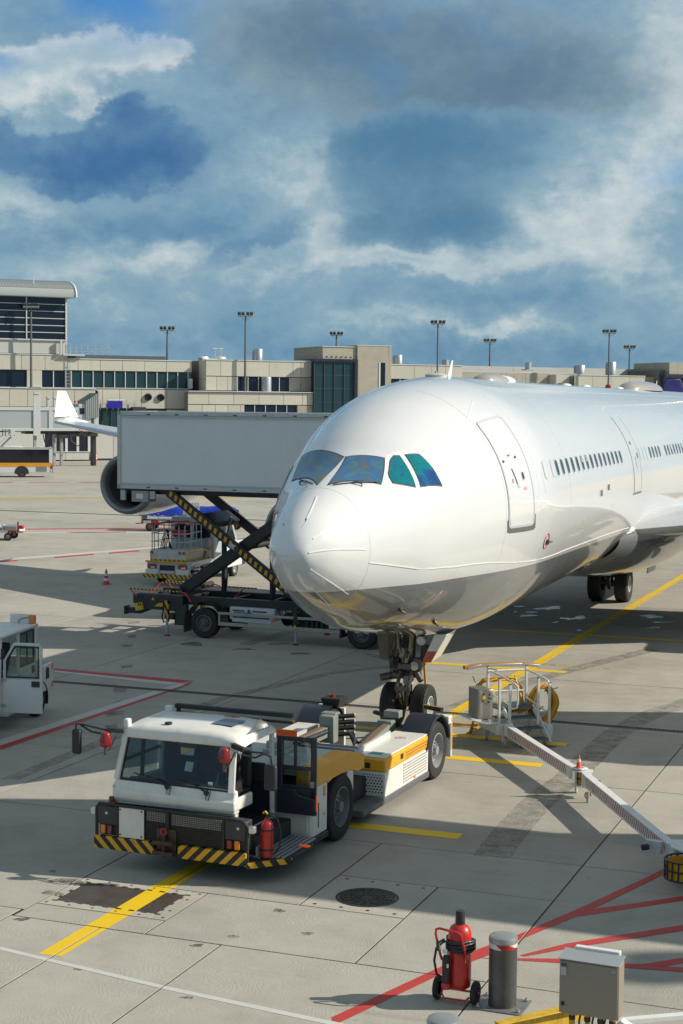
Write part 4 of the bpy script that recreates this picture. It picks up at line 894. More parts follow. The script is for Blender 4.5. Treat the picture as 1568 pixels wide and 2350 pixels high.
q.grid([rows[0],[(p[0],p[1]+.02,2.0) for p in rows[0]]]); q.out('cab_roof',TUGWHITE,tug,smooth=50)
for X_ in (-1.27,):
    q=B(); q.box(X_-.05,X_+.05,-2.56,-2.44,2.12,2.28); q.out('roof_corner_bracket',TUGWHITE,tug,bevel=.025)
q=B(); q.box(-1.20,-1.08,-1.42,-1.32,2.2,2.31); q.out('roof_corner_bracket',TUGWHITE,tug,bevel=.02)
q=B(); q.box(-1.12,1.0,-1.22,-1.12,2.24,2.31); q.box(-1.12,1.0,-1.2,-1.14,2.14,2.18); q.box(-1.10,-1.04,-1.2,-1.14,1.4,2.3); q.out('rear_light_bar',SATIN,tug,bevel=.01)
q=B(); q.add([(.02,-2.12,2.242),(.42,-2.15,2.234),(.42,-1.68,2.238),(.05,-1.66,2.246)],[(0,1,2,3)]); q.out('roof_window',glass('roof_pane',(.05,.09,.13),.12),tug,smooth=0,recalc=False)
q=B(); q.cyl((-.62,-2.34,2.21),(-.62,-2.34,2.245),.06,n=14); q.out('roof_cap',SATIN,tug)
q=B(); q.tube([(.06+.13*math.cos(t),-1.47+.06*math.sin(t),2.2345) for t in [2*PI*i/20 for i in range(20)]],.008,5,closed=True); q.out('roof_warning_ring',RED,tug); q=B(); q.obox((.06,-1.47,2.234),(.14,.025,.004),(0,0,20)); q.obox((.09,-1.47,2.234),(.04,.06,.004)); q.out('roof_warning_mark',BLACK,tug)
q=B(); q.add([(.55,-2.34,2.222),(.71,-2.26,2.145),(.745,-1.46,2.15),(.54,-1.42,2.232)],[(0,1,2,3,4)]); q.out('roof_side_window',glass('roof_side_pane',(.10,.13,.13),.06),tug,smooth=0,recalc=False)
# windscreen with rubber surround
q=B(); a=[(-1.245,-2.745,1.37),(.645,-2.745,1.34),(.565,-2.535,2.055),(-1.20,-2.535,2.085)]
q.tube(a,.028,6,closed=True); q.out('windscreen_seal',SATIN,tug)
q=B(); q.add([a[0],a[1],a[2],a[3]],[(0,1,2,3)]); q.out('windscreen',CLEAR,tug,smooth=0,recalc=False)
q=B(); q.add([(.72,-2.70,1.27),(.735,-2.42,1.30),(.69,-2.34,2.0),(.66,-2.50,2.02)],[(0,1,2,3)]); q.out('quarter_window',CLEAR,tug,smooth=0,recalc=False)
q=B(); q.add([(-1.325,-2.6,1.25),(-1.325,-1.45,1.25),(-1.285,-1.45,2.05),(-1.285,-2.45,2.05)],[(0,1,2,3)]); q.out('left_window',CLEAR,tug,smooth=0,recalc=False)
q=B(); q.beam((-1.32,-1.95,1.25),(-1.28,-1.95,2.06),.05,.05); q.beam((-1.32,-2.65,1.62),(-1.30,-1.42,1.62),.04,.05); q.tube([(-1.36,-2.55,.95),(-1.42,-2.55,1.05),(-1.42,-2.55,1.45),(-1.36,-2.55,1.52)],.016,6); q.out('left_door_frame',SATIN,tug)
for X_,z in ((-.38,1.335),(.30,1.31)):
    q=B(); q.lathe([(.04,0),(.045,.03),(.001,.04)],(X_,-2.80,z),(0,-1,0),12); q.beam((X_,-2.83,z+.01),(X_-.24,-2.80,z+.115),.025,.02); q.beam((X_-.22,-2.80,z+.10),(X_-.62,-2.775,z+.155),.014,.014); q.tube([(X_+.01,-2.82,z-.02),(X_,-2.85,z-.09),(X_+.05,-2.85,z-.11),(X_+.08,-2.83,z+.05)],.007,5); q.out('wiper',BLACK,tug)
q=B(); q.box(.28,.36,-2.722,-2.718,1.40,1.46); q.out('windscreen_sticker',WHITE,tug,smooth=0)
# interior
q=B(); q.prism([(-2.72,1.0),(-2.70,1.32),(-2.45,1.36),(-2.35,1.25),(-2.35,1.0)],0,-1.24,.62); q.out('dashboard',NAVY,tug,bevel=.03)
def seat(X_):
    s_=B(); s_.box(X_-.24,X_+.24,-2.05,-1.55,1.02,1.16); o=s_.out('seat',SATIN,tug,bevel=.04)
    s_=B(); s_.hexa([(X_-.24,-1.62,1.14),(X_+.24,-1.62,1.14),(X_+.24,-1.50,1.14),(X_-.24,-1.50,1.14)],[(X_-.20,-1.52,1.72),(X_+.20,-1.52,1.72),(X_+.20,-1.42,1.72),(X_-.20,-1.42,1.72)]); s_.out('seat_back',SATIN,tug,bevel=.05)
    s_=B(); s_.box(X_-.16,X_+.16,-1.50,-1.40,1.77,1.95); s_.cyl((X_-.07,-1.46,1.70),(X_-.07,-1.46,1.8),.01,n=6); s_.cyl((X_+.07,-1.46,1.70),(X_+.07,-1.46,1.8),.01,n=6); s_.out('headrest',SATIN,tug,bevel=.035)
seat(-.40); seat(.22)
q=B(); q.tube([(.25+.19*math.cos(t),-2.30+.09*math.sin(t),1.52+.16*math.sin(t)) for t in [2*PI*i/24 for i in range(24)]],.017,6,closed=True); q.cyl((.25,-2.30,1.52),(.25,-2.45,1.32),.03,n=8); q.out('steering_wheel',BLACK,tug)
q=B(); q.obox((-.22,-2.36,1.55),(.20,.04,.26),(-20,0,-12)); q.out('control_display',SATIN,tug,bevel=.01); q=B(); q.obox((-.23,-2.385,1.58),(.15,.004,.15),(-20,0,-12)); q.out('screen',glow('display_glow',(.20,.30,.33),.35),tug,smooth=0)
q=B(); q.box(-1.24,-.98,-1.36,-1.32,1.2,2.02); q.box(-.62,-.52,-1.36,-1.32,1.2,2.02); q.box(-1.0,.6,-1.36,-1.32,1.2,1.5); q.box(.12,.20,-1.36,-1.32,1.5,2.02); q.out('cab_rear_frame',SATIN,tug,bevel=.008)
PD4=dots('perforated_screen',(.42,.45,.43),(.01,.01,.01),0,24.,28.,.34)
for a,b_ in ((-.98,-.62),(-.52,-.22),(-.22,.12)):
    q=B(); q.box(a+.01,b_-.01,-1.345,-1.335,1.62,2.0); q.out('rear_screen',PD4,tug,smooth=0)
q=B(); q.box(-1.24,.70,-1.33,-1.25,.55,1.2); q.out('cab_back_wall',NAVY,tug)
q=B(); q.box(-1.24,.70,-2.6,-1.3,.641,.66); q.out('cab_floor',SATIN,tug)
# open door, swung square to the cab
dr=B(); y0,y1=-1.34,-1.28
for a in ((.80,.90,.72,1.97),(1.40,1.49,.72,1.97),(.90,1.40,1.90,1.97),(.90,1.40,1.44,1.50),(.90,1.40,1.13,1.19),(1.10,1.14,1.50,1.90)): dr.box(a[0],a[1],y0,y1,a[2],a[3])
door_=dr.out('cab_door',NAVY,tug,bevel=.012)
q=B(); q.prism([(.81,.73),(.81,1.13),(1.14,1.13),(1.20,1.04),(1.48,1.0),(1.48,.73)],1,-1.37,-1.34); q.box(.80,1.49,-1.34,-1.29,.72,1.14); q.out('door_lining',NAVY,door_,bevel=.015)
q=B(); q.add([(.90,-1.31,1.19),(1.40,-1.31,1.19),(1.40,-1.31,1.90),(.90,-1.31,1.90)],[(0,1,2,3)]); q.out('door_pane',CLEAR,door_,smooth=0,recalc=False)
q=B(); q.box(1.40,1.47,-1.375,-1.33,1.18,1.28); q.out('door_latch',STEEL,door_,bevel=.006)
q=B(); q.box(1.491,1.498,-1.33,-1.29,.80,1.06); q.out('door_edge_reflector',glow('glowing_orange_reflector',(.9,.12,.02),.25),door_)  # reflector brightness put in as faint emission; no lamp here
# right-hand step, locker behind it
q=B(); q.prism([(.76,-2.98),(1.08,-3.0),(1.57,-2.45),(1.62,-1.72),(1.42,-1.26),(.76,-1.26)],2,.30,.36); q.out('step_platform',SATIN,tug,bevel=.012)
q=B()
for i in range(9):
    X_=.82+.082*i; q.beam((X_,-2.72+.5*max(0,X_-1.15),.368),(X_,-1.30-.2*max(0,X_-1.3),.368),.05,.016)
tag(q.out('step_tread',GALV,tug,bevel=.003),kind='stuff')
q=B(); q.hexa([(1.09,-3.035,.27),(1.60,-2.47,.27),(1.60,-2.47,.355),(1.09,-3.035,.355)],[(1.07,-3.0,.27),(1.57,-2.45,.27),(1.57,-2.45,.355),(1.07,-3.0,.355)]); q.out('step_hazard_edge',HZS,tug,smooth=0)
q=B(); q.box(1.44,1.60,-1.86,-1.78,.362,.38); q.out('step_marker',glow('glowing_orange_reflector',(.9,.12,.02),.25),tug)  # same faint emission on an unlit marker
q=B(); q.box(.64,1.36,-1.24,-1.12,.30,1.12); q.out('locker',TUGWHITE,tug,bevel=.012)
q=B(); q.box(.76,1.30,-1.252,-1.238,.38,.86); q.cyl((1.22,-1.25,.46),(1.22,-1.262,.46),.02,n=10); q.out('locker_door',pm('locker_beige',(.60,.57,.50),.45,var=.1),tug,bevel=.006)
q=B(); q.box(1.3855,1.389,-1.0,-.965,.45,.85); q.out('vent_slot',BLACK,tug,smooth=0)
q=B(); q.box(1.386,1.40,-.78,-.70,.92,1.08); q.out('side_lamp',AMBER,tug,bevel=.01); q=B(); q.lathe([(.03,0),(.001,.015)],(1.386,-.74,.62),(1,0,0),12); q.out('side_reflector',AMBER,tug)
# mirrors and beacons
def mirror(pts,c,sz):
    q=B(); 
    for p in pts: q.tube(p,.016,6)
    q.out('mirror_arm',BLACK,tug); q=B(); q.box(c[0]-sz[0]/2,c[0]+sz[0]/2,c[1]-.045,c[1]+.045,c[2]-sz[1]/2,c[2]+sz[1]/2); q.out('mirror',SATIN,tug,bevel=.04,seg=3)
mirror([[(-1.30,-2.62,2.12),(-1.45,-2.72,2.10),(-1.90,-2.86,2.20),(-1.98,-2.88,2.20),(-1.99,-2.88,2.10)],[(-1.45,-2.72,2.08),(-1.55,-2.74,2.05),(-1.75,-2.80,2.08),(-1.92,-2.86,2.19)]],(-1.97,-2.88,1.92),(.16,.40))
mirror([[(.68,-2.62,2.02),(.85,-2.74,2.0),(1.25,-2.82,2.02),(1.40,-2.84,1.98),(1.42,-2.84,1.86)],[(.86,-2.74,1.94),(1.12,-2.80,1.93),(1.28,-2.83,2.01)]],(1.40,-2.84,1.66),(.20,.40))
q=B(); q.beam((-1.28,-2.6,2.10),(-1.50,-2.74,2.12),.06,.07); q.beam((.64,-2.6,2.04),(.92,-2.76,2.02),.07,.08); q.out('mirror_bracket',SATIN,tug,bevel=.01)
for c in ((-1.47,-2.84,1.88),(.63,-2.86,1.82)):
    q=B(); q.lathe([(.075,0),(.095,.02),(.09,.10),(.075,.20),(.05,.225),(.001,.23)],c,n=20); o=q.out('beacon',REDLENS,tug,smooth=50); q=B(); q.cyl((c[0],c[1],c[2]-.09),(c[0],c[1],c[2]),.028,n=8); q.tube([(c[0],c[1],c[2]-.10),(c[0]+.05,c[1]+.05,c[2]-.04),(c[0]+.12,c[1]+.12,c[2]+.15)],.014,5); q.lathe([(.03,-.14),(.03,-.09),(.001,-.08)],c,n=10); q.out('beacon_stem',OILY,o)
# aft machinery
q=B(); q.box(.08,.50,-.36,.12,1.426,1.50); q.box(.12,.46,-.30,.06,1.50,1.62); q.out('deck_box',LGREY,tug,bevel=.012)
q=B(); q.box(.10,.48,.14,.18,1.56,1.74); q.out('orange_plate',glow('orange_plate_glow',(.80,.12,.02),.05),tug,bevel=.004)  # plain plate, brightened by a trace of emission
q=B(); q.box(-.62,-.10,-.95,-.35,1.426,1.62); q.out('deck_cabinet',LGREY,tug,bevel=.02)
def arm(sx):
    dy=1.0 if sx==1 else 0.; first=set(bpy.data.objects)
    q=B(); q.beam((sx*.62,1.6,.92),(sx*.44,3.55,1.02),.18,.20); q.out('cradle_arm',pm('arm_grey_green',(.26,.29,.26),.45,var=.3,dirt=.3),tug,bevel=.012)
    q=B(); q.beam((sx*.62,1.7,1.03),(sx*.45,3.5,1.13),.10,.012); q.out('arm_rust_plate',pm('rust_plate',(.22,.13,.075),.7,var=.4,scale=8),tug)
    q=B(); q.box(*sorted((sx*.55,sx*.25)),3.5,3.75,.80,1.32 if sx==-1 else 1.18); q.box(*sorted((sx*.62,sx*.30)),3.72,3.95,1.2,1.34); q.out('roller_head',pm('arm_grey_green',(.26,.29,.26)),tug,bevel=.015)
    for k in range(4 if sx==-1 else 1):
        z=.92+.115*k if sx==-1 else 1.22; q=B(); q.cyl((sx*.34,3.80,z),(sx*.02,3.98,z+.02),.045,n=12,m=0); q.cyl((sx*.02,3.98,z+.02),(sx*.0,3.992,z+.021),.046,n=12,m=1); q.out('roller',[BLACK,pm('cream_cap',(.75,.70,.60),.5)],tug)
    q=B()
    for k in range(5): q.tube([(sx*.56,1.55+.03*k,.98),(sx*(.50-.03*k),1.72,1.22+.02*k),(sx*.40,1.95+.05*k,1.02)],.022,6)
    q.tube([(sx*.5,2.0,1.02),(sx*.42,2.6,1.04),(sx*.36,3.4,1.05)],.05,8); tag(q.out('hydraulic_hose',SATIN,tug),kind='stuff')
    q=B(); q.beam((sx*.80,2.15,1.02),(sx*.74,3.9,1.02),.06,.10); q.out('guide_rail',LGREY,tug,bevel=.006)
    for o in set(bpy.data.objects)-first:
        if dy and not o.name.startswith('guide'): o.location=(0,dy,-.06)
arm(1); arm(-1)
q=B(); q.box(-.35,1.0,1.62,1.70,1.10,1.17); q.box(-.2,1.02,1.46,1.54,1.14,1.21); q.box(-.35,1.0,1.66,1.68,1.17,1.22); q.out('gangway_beam',GALV,tug,bevel=.006)
q=B(); q.cyl((-.55,1.5,1.24),(.02,1.42,1.26),.045,n=12); q.cyl((.0,1.42,1.26),(.04,1.42,1.26),.075,n=12); q.out('hydraulic_ram',CHROME,tug)
q=B(); q.box(.2,.3,1.455,1.459,1.16,1.20); q.out('amber_marker',AMBER,tug,smooth=0)
q=B(); q.cyl((.95,5.35,1.30),(1.35,5.20,1.30),.05,n=10); q.out('rear_bar',BLACK,tug); q=B(); q.beam((.93,5.30,1.352),(1.35,5.145,1.352),.03,.004); q.out('rear_bar_stripe',YELLOW,tug,smooth=0)
q=B(); q.hexa([(-1.10,5.0,1.18),(-.80,5.0,1.18),(-.80,5.35,1.18),(-1.10,5.35,1.18)],[(-1.15,4.95,1.38),(-.72,4.95,1.38),(-.72,5.4,1.38),(-1.15,5.4,1.38)]); q.out('fender_tray',DARKM,tug,bevel=.01)
q=B(); q.lathe([(.07,1.38),(.07,1.41),(.001,1.43)],(-1.0,5.2,0),n=14); q.out('rear_marker',REDLENS,tug)
# fire extinguisher standing on the step
pz=TF.w((1.24,-2.62,.378)); ex=thing('fire_extinguisher',pz,-22.6,'small red fire extinguisher strapped on the tow tractor step','fire extinguisher')
q=B(); q.lathe([(.085,0),(.10,.01),(.10,.46),(.085,.53),(.045,.57),(.03,.60)],n=20); q.out('bottle',RED,ex,smooth=50)
q=B(); q.cyl((0,0,.58),(0,0,.66),.03,n=10); q.tube([(-.06,0,.66),(.06,0,.68),(.12,0,.66)],.014,6); q.out('valve',BLACK,ex); q=B(); q.tube([(.02,-.01,.66),(-.02,-.02,.70),(-.06,-.02,.67)],.016,6); q.out('safety_tag',YELLOW,ex)
q=B(); q.tube([(.05,0,.64),(.16,.02,.60),(.22,.03,.4),(.20,.02,.15),(.13,-.02,.06)],.016,6); q.out('hose',BLACK,ex)
for z in (.12,.42): q=B(); q.lathe([(.103,z-.015),(.105,z),(.103,z+.015)],n=20); q.out('strap',BLACK,ex)
q=B(); q.box(-.13,-.115,-.12,.12,0,.16); q.box(-.13,.1,.115,.13,0,.03); q.out('holder',GREY,ex)

# ================================================================== SCISSOR-LIFT CATERING TRUCK behind the nose
KX=-4.236; KY=49.6; KA=-22.6
trk=thing('catering_truck',(KX,KY,0),KA,'black scissor lift catering truck holding up a big plain grey box','truck')
BOXG=pm('box_panel_grey',(.80,.81,.785),.45,var=.08,scale=.8,dirt=.06); ALU=pm('aluminium_trim',(.60,.60,.58),.4,.6,var=.15,scale=6)
HZA=stripes('hazard_stripes_arm',(.70,.36,.02),BLK,(1.,0,-.35),.215,.5); HZR=stripes('hazard_stripes_rail',HAZ,BLK,(1.,0,.4),.13)
q=B(); q.box(-3.0,6.3,.02,2.5,4.66,6.90); bx=q.out('container_box',BOXG,trk,bevel=.02)
q=B(); q.box(-3.05,6.3,-.02,.10,6.86,6.99); q.box(-3.05,6.3,-.02,.10,4.56,4.70); q.box(-3.06,-2.93,-.02,.10,4.56,6.99); q.box(-3.06,-2.98,0,2.5,6.86,6.99); q.box(-3.05,6.3,2.42,2.52,6.86,6.99); tag(q.out('frame_rail',ALU,bx,bevel=.012))
q=B(); q.box(-2.9,6.3,-.03,-.02,6.80,6.845); q.box(-2.9,6.3,-.03,-.02,4.705,4.74); q.out('trim_strip',LGREY,bx)
q=B()
for i in range(9):
    X_=-2.0+1.0*i; q.box(X_,X_+.12,-.035,-.02,6.88,6.91); q.box(X_,X_+.12,-.035,-.02,4.61,4.64)
tag(q.out('box_latch',SATIN,bx),kind='stuff')
q=B(); q.box(-3.09,-3.0,.06,2.45,4.58,6.85); q.out('rear_shutter',SATIN,bx,bevel=.01)
q=B(); q.box(-2.9,6.2,.25,.45,4.40,4.555); q.box(-2.9,6.2,2.05,2.25,4.40,4.555); q.box(-3.0,6.2,.1,2.4,4.50,4.55); q.out('subframe',BLACK,bx)
q=B(); q.box(-2.55,-1.95,.0,.5,4.16,4.50); q.out('control_box',GREY,bx,bevel=.01); q=B(); q.box(-2.38,-2.14,-.006,-.001,4.26,4.42); q.out('plate',WHITE,bx,smooth=0)
q=B(); q.box(-2.95,-2.78,.0,.08,4.20,4.52); q.box(-1.90,-1.72,0,.08,4.26,4.5); q.out('buffer',GALV,bx)
# scissor
def slant(p,q_,y,w_,h,mat,name):
    b=B(); b.beam((p[0],y,p[1]),(q_[0],y,q_[1]),w_,h); return b.out(name,mat,trk,bevel=.015)
slant((-1.30,4.50),(3.15,1.38),.12,.10,.30,BLACK,'scissor_arm'); 
q=B(); q.beam((-1.28,.064,4.49),(3.10,.064,1.415),.006,.15); q.out('hazard_strip',HZA,trk,smooth=0)
slant((-.92,1.42),(2.75,3.95),.34,.16,.34,BLACK,'scissor_arm'); slant((2.75,3.95),(3.6,4.5),.34,.16,.28,BLACK,'scissor_arm')
slant((-1.30,4.50),(3.15,1.38),2.35,.10,.30,BLACK,'scissor_arm'); slant((-.92,1.42),(3.6,4.5),.62,.12,.30,BLACK,'scissor_arm')
q=B(); q.cyl((1.12,.0,2.82),(1.12,2.42,2.82),.09,n=14); q.cyl((-.9,.1,1.42),(-.9,2.3,1.42),.10,n=12); q.cyl((3.12,.1,1.4),(3.12,2.3,1.4),.09,n=12); q.out('pivot_shaft',DARKM,trk)
q=B(); q.obox((-.10,1.35,3.62),(.55,1.7,.2),(0,34,0)); q.out('cross_brace',BLACK,trk,bevel=.03)
q=B(); q.obox((.98,.055,2.88),(.30,.01,.14),(0,34,0)); q.out('nameplate',LGREY,trk,smooth=0)
for X_,z0,z1 in ((.10,1.28,2.55),(1.78,1.20,2.0)):
    q=B(); q.cyl((X_,1.2,z0),(X_,1.2,z1+.5),.085,n=16,m=0); q.cyl((X_,1.2,z1+.4),(X_+.25,1.2,z1+1.15),.05,n=12,m=1); q.out('lift_ram',[SATIN,CHROME],trk)
    q=B(); q.tube([(X_+.12,1.15,z0+.2),(X_+.16,1.12,z0+.7),(X_+.08,1.15,z0+1.2)],.02,6); q.out('ram_hose',SATIN,trk)
# chassis
q=B(); q.box(-2.5,6.1,.28,.46,.98,1.25); q.box(-2.5,6.1,1.95,2.13,.98,1.25)
for X_ in (-2.3,-.9,.6,1.9,3.2,4.4): q.box(X_,X_+.12,.4,2.0,1.0,1.2)
q.out('chassis_frame',BLACK,trk,bevel=.01)
q=B(); q.prism([(-2.52,1.25),(-2.52,.98),(-2.2,.80),(-1.05,.78),(-.75,1.0),(-.75,1.25)],1,.04,.14); q.box(-1.05,-.62,.05,.2,.35,1.0); q.out('tail_frame',pm('dark_green_black',(.035,.04,.037),.5,var=.3),trk,bevel=.012)
q=B(); q.prism([(-2.85,.80),(-2.85,.62),(-2.3,.62),(-1.7,.86),(-1.7,.98),(-2.4,.80)],1,.12,.26); q.cyl((-2.78,.1,.68),(-2.78,.3,.68),.05,n=10); q.box(-2.86,-2.80,.05,.33,.58,.84); q.out('tail_hook',SATIN,trk,bevel=.008)
q=B(); q.obox((-2.28,.05,.86),(.28,.16,.24),(0,-12,0)); q.out('yellow_lamp_box',YELLOW,trk,bevel=.02); q=B(); q.obox((-2.28,-.035,.93),(.05,.01,.07),(0,-12,0)); q.obox((-2.2,-.035,.94),(.05,.01,.07),(0,-12,0)); q.out('lamp_slot',BLACK,trk,smooth=0)
q=B(); q.prism([(-1.75,.90),(-1.45,.90),(-1.45,1.02),(-1.6,1.0)],1,.02,.05); q.out('yellow_wedge',YELLOW,trk)
q=B(); q.prism([(-1.86,1.09),(-1.74,1.09),(-1.80,1.18)],1,.03,.037); q.prism([(3.04,.50),(3.22,.50),(3.13,.62)],1,-.075,-.068); q.out('warning_sign',YELLOW,trk,smooth=0)
for X_,y in ((-1.28,.0),(3.13,.0),(-1.28,2.4),(3.13,2.4)):
    q=B(); q.box(X_-.06,X_+.06,y-.06,y+.06,.55,1.1); q.out('stabiliser_sleeve',HZS if X_<0 else SATIN,trk,bevel=.006); q=B(); q.cyl((X_,y,.04),(X_,y,.6),.04,n=12); q.out('stabiliser_leg',GALV,trk); q=B(); q.lathe([(.10,0),(.10,.025),(.05,.05),(.04,.05)],(X_,y,0),n=16); q.out('stabiliser_foot',pm('rusty_red',(.22,.045,.03),.6,var=.4),trk)
q=B(); q.tube([(-1.38,.02,.95),(-1.46,.0,.6),(-1.40,.0,.42),(-1.24,.02,.45),(-1.2,.05,.7)],.025,6); q.obox((-1.12,.03,.62),(.14,.1,.2)); q.out('stabiliser_hose',SATIN,trk)
for (x,y) in ((0.,.16),(5.25,.16),(0.,2.25),(5.25,2.25)):
    sd_=-1 if y<1 else 1; wheel(trk,(x,y,.47),.47,.32,.25,sd_,ax=(0,1,0),rim_mat=pm('dark_rim',(.16,.165,.17),.45,.3,var=.3),n=44,hub_out=.05)
q=B(); rows=[[(.62*math.cos(R(t)),y,.47+.66*math.sin(R(t))) for y in (.0,.48)] for t in range(-12,160,9)]; q.grid(rows); q.grid([[(p[0]*.97,p[1],.47+(p[2]-.47)*.97) for p in r_] for r_ in rows]); q.box(-.70,-.66,.0,.48,.15,.75); q.out('rear_mudguard',NAVY,trk,smooth=60)
q=B(); q.box(4.55,4.62,.0,.48,.3,1.0); q.out('mud_flap',BLACK,trk)
q=B(); q.box(.52,4.58,-.04,.0,.78,.86); q.box(.52,4.58,-.04,.0,.44,.545); q.box(.52,.58,-.03,.01,.44,.86); q.box(4.5,4.56,-.03,.01,.44,.86); q.out('side_guard',pm('guard_beige_grey',(.42,.41,.37),.5,.2,var=.15,dirt=.2),trk,bevel=.008)
q=B(); q.box(.84,2.36,.12,.75,.64,1.02); q.box(.92,2.28,.10,.14,.56,.66); q.out('cooling_unit',pm('unit_white',(.62,.63,.64),.4,var=.1,dirt=.12),trk,bevel=.05,seg=3)
q=B()
for a,b_,z in ((.95,1.35,.90),(1.62,2.1,.90),(.95,2.2,.70),(1.0,1.6,.83),(1.4,2.0,.62)): q.box(a,b_,.105,.119,z,z+.035)
tag(q.out('unit_slot',BLACK,trk,smooth=0),kind='stuff'); q=B(); q.box(1.46,1.54,.100,.118,.86,.96); q.out('blue_badge',pm('badge_blue',(.03,.08,.35),.5),trk,smooth=0)
q=B(); q.lathe([(.16,0),(.2,.05),(.2,.3),(.16,.34),(.001,.34)],(2.75,.15,.72),(0,1,0),20); q.box(2.9,4.4,.2,.9,.5,.98); 
for i in range(6): q.box(3.4+.16*i,3.5+.16*i,.10,.25,.5,.75)
q.out('pump_unit',SATIN,trk,bevel=.01)
q=B()
for i in range(7): x0=2.5+.22*i; q.tube([(x0,.12,1.0),(x0+.1,.02,.85),(x0+.25,.06,.72),(x0+.3,.14,.98)],.025,6)
tag(q.out('hydraulic_hose',BLACK,trk),kind='stuff')
q=B(); q.box(3.1,3.2,.02,.06,.6,1.0); q.out('hazard_post',HZS,trk); q=B(); q.box(4.02,4.3,-.046,-.041,.79,.85); q.out('amber_plate',AMBER,trk,smooth=0); q=B(); q.box(2.28,2.34,.06,.1,.62,.72); q.out('side_lamp',AMBER,trk)
q=B(); q.box(4.2,4.55,.02,.1,.56,.75); q.out('louvre_box',LGREY,trk,bevel=.006)
# cab, low under the fuselage
q=B(); q.prism([(4.7,.45),(4.7,1.9),(5.0,2.25),(5.9,2.25),(6.45,1.45),(6.5,.45)],1,.05,2.45); q.out('cab',WHITE,trk,bevel=.05); q=B(); q.prism([(5.05,1.4),(5.1,2.05),(5.8,2.05),(6.2,1.4)],1,.04,.052); q.out('cab_window',DGLASS,trk,smooth=0)
# folding rails
REDT=pm('red_tube',(.62,.07,.05),.4,var=.15)
for y in (.0,2.35):
    q=B(); q.tube([(-2.62,y,1.42),(-1.2,y,1.40),(-.80,y,1.40)],.022,8); q.out('folded_rail',HZR,trk,smooth=40)
    q=B(); q.tube([(-.80,y,1.40),(-.62,y,1.36),(-.45,y,1.12)],.022,8); q.tube([(-2.62,y,1.42),(-2.35,y,1.18)],.022,8); q.out('rail_end',REDT,trk)
q=B(); q.tube([(-2.3,1.5,1.47),(-.5,1.5,1.46)],.022,8); q.tube([(.0,1.5,1.46),(1.1,1.5,1.45)],.022,8); q.out('folded_rail',HZR,trk); q=B(); q.tube([(-2.3,1.5,1.47),(-2.55,1.2,1.15)],.022,8); q.tube([(.62,1.5,1.4),(.45,1.2,1.15)],.022,8); q.out('rail_end',REDT,trk)

# ================================================================== GROUND-POWER STEP CART with cable boom
cart=thing('power_step_cart',(3.51,34.08,0),20,'white step cart with coiled yellow cables and a stainless steel control box','service cart')
CF=Fr(3.51,34.08,20); CW=pm('cart_white',(.72,.72,.69),.42,var=.15,scale=5,dirt=.2); CASTER=pm('caster_cream',(.52,.47,.38),.6,var=.3,scale=9)
STEP=pm('step_grating',(.16,.20,.22),.5,.5,var=.25,scale=14)
for x,y in ((0.02,0.0),(-.03,.80),(.98,.02),(.95,.80)):
    w_=wheel(cart,(x,y,.12),.12,.06,.05,1,ax=(.94,-.34,0),rim_mat=GALV,n=24,hub_out=.005,bolts=0,tread=False,name='caster_wheel'); w_.data.materials[0]=CASTER
    q=B(); q.beam((x-.05,y,.12),(x-.05,y,.30),.012,.07); q.beam((x+.05,y,.12),(x+.05,y,.30),.012,.07); q.box(x-.07,x+.07,y-.06,y+.06,.27,.31); q.out('caster_fork',CW,cart)
q=B(); q.box(-.20,1.10,.78,.86,.30,.42); q.box(-.20,-.10,0,.8,.30,.42); q.box(.98,1.12,-.08,.8,.14,.42); q.box(-.20,.16,-.06,.04,.28,.50); q.out('base_frame',CW,cart,bevel=.01)
q=B(); q.prism([(-.72,.60),(-.72,.64),(-.2,.56),(-.2,.50)],1,.1,.7); q.tube([(-.62,.75,.60),(-.62,.1,.57),(-.45,-.05,.54),(-.15,-.05,.54)],.02,8); q.out('front_tray',CW,cart)
bx_=B(); bx_.box(-.56,-.22,.10,.62,.60,1.24); cb=bx_.out('control_box',STEEL,cart,bevel=.012)
q=B(); q.box(-.5665,-.5605,.13,.59,.63,1.21); o=q.out('box_door',STEEL,cb,bevel=.004)
q=B(); q.box(-.535,-.245,.092,.0985,.63,1.21); o2=q.out('box_door',STEEL,cb,bevel=.004)
for x,z,mt in ((-.44,1.08,YELLOW),(-.33,1.06,pm('green_button',(.02,.30,.14),.4)),(-.28,1.05,pm('green_button',(.02,.30,.14))),(-.38,.94,AMBER),(-.33,.97,BLACK),(-.46,1.0,BLACK),(-.45,1.15,BLACK),(-.31,1.13,BLACK)):
    q=B(); r_=.042 if mt is YELLOW else .018; q.cyl((x,.094,z),(x,.07,z),r_,n=10); q.out('push_button',mt,o2)
def post(x,y,z0,z1,r_=.025,name='rail_post'):
    q=B(); q.box(x-r_,x+r_,y-r_,y+r_,z0,z1); o=q.out(name,CW,cart,bevel=.006); q=B(); q.box(x-r_-.002,x+r_+.002,y-r_-.002,y+r_+.002,z1,z1+.012); q.out('post_cap',BLACK,o); return o
post(-.12,0,.46,1.48); post(.13,0,.40,1.34); post(1.07,0,.40,1.33); post(.80,0,.45,1.45); post(.02,.88,.42,1.60); post(.95,.88,.42,1.57)
q=B(); q.tube([(.02,.86,1.56),(.0,.4,1.60),(.0,.42,1.55)],.018,6); q.tube([(.06,.84,1.50),(.16,.45,1.44),(.24,.02,1.36),(.28,-.06,1.30),(.28,-.08,1.0),(.26,-.07,.84),(.20,-.02,.82),(.13,.0,.83)],.02,8); q.tube([(.13,0,.9),(.05,.4,.98),(.02,.86,1.05)],.016,6); q.out('handrail',CW,cart)
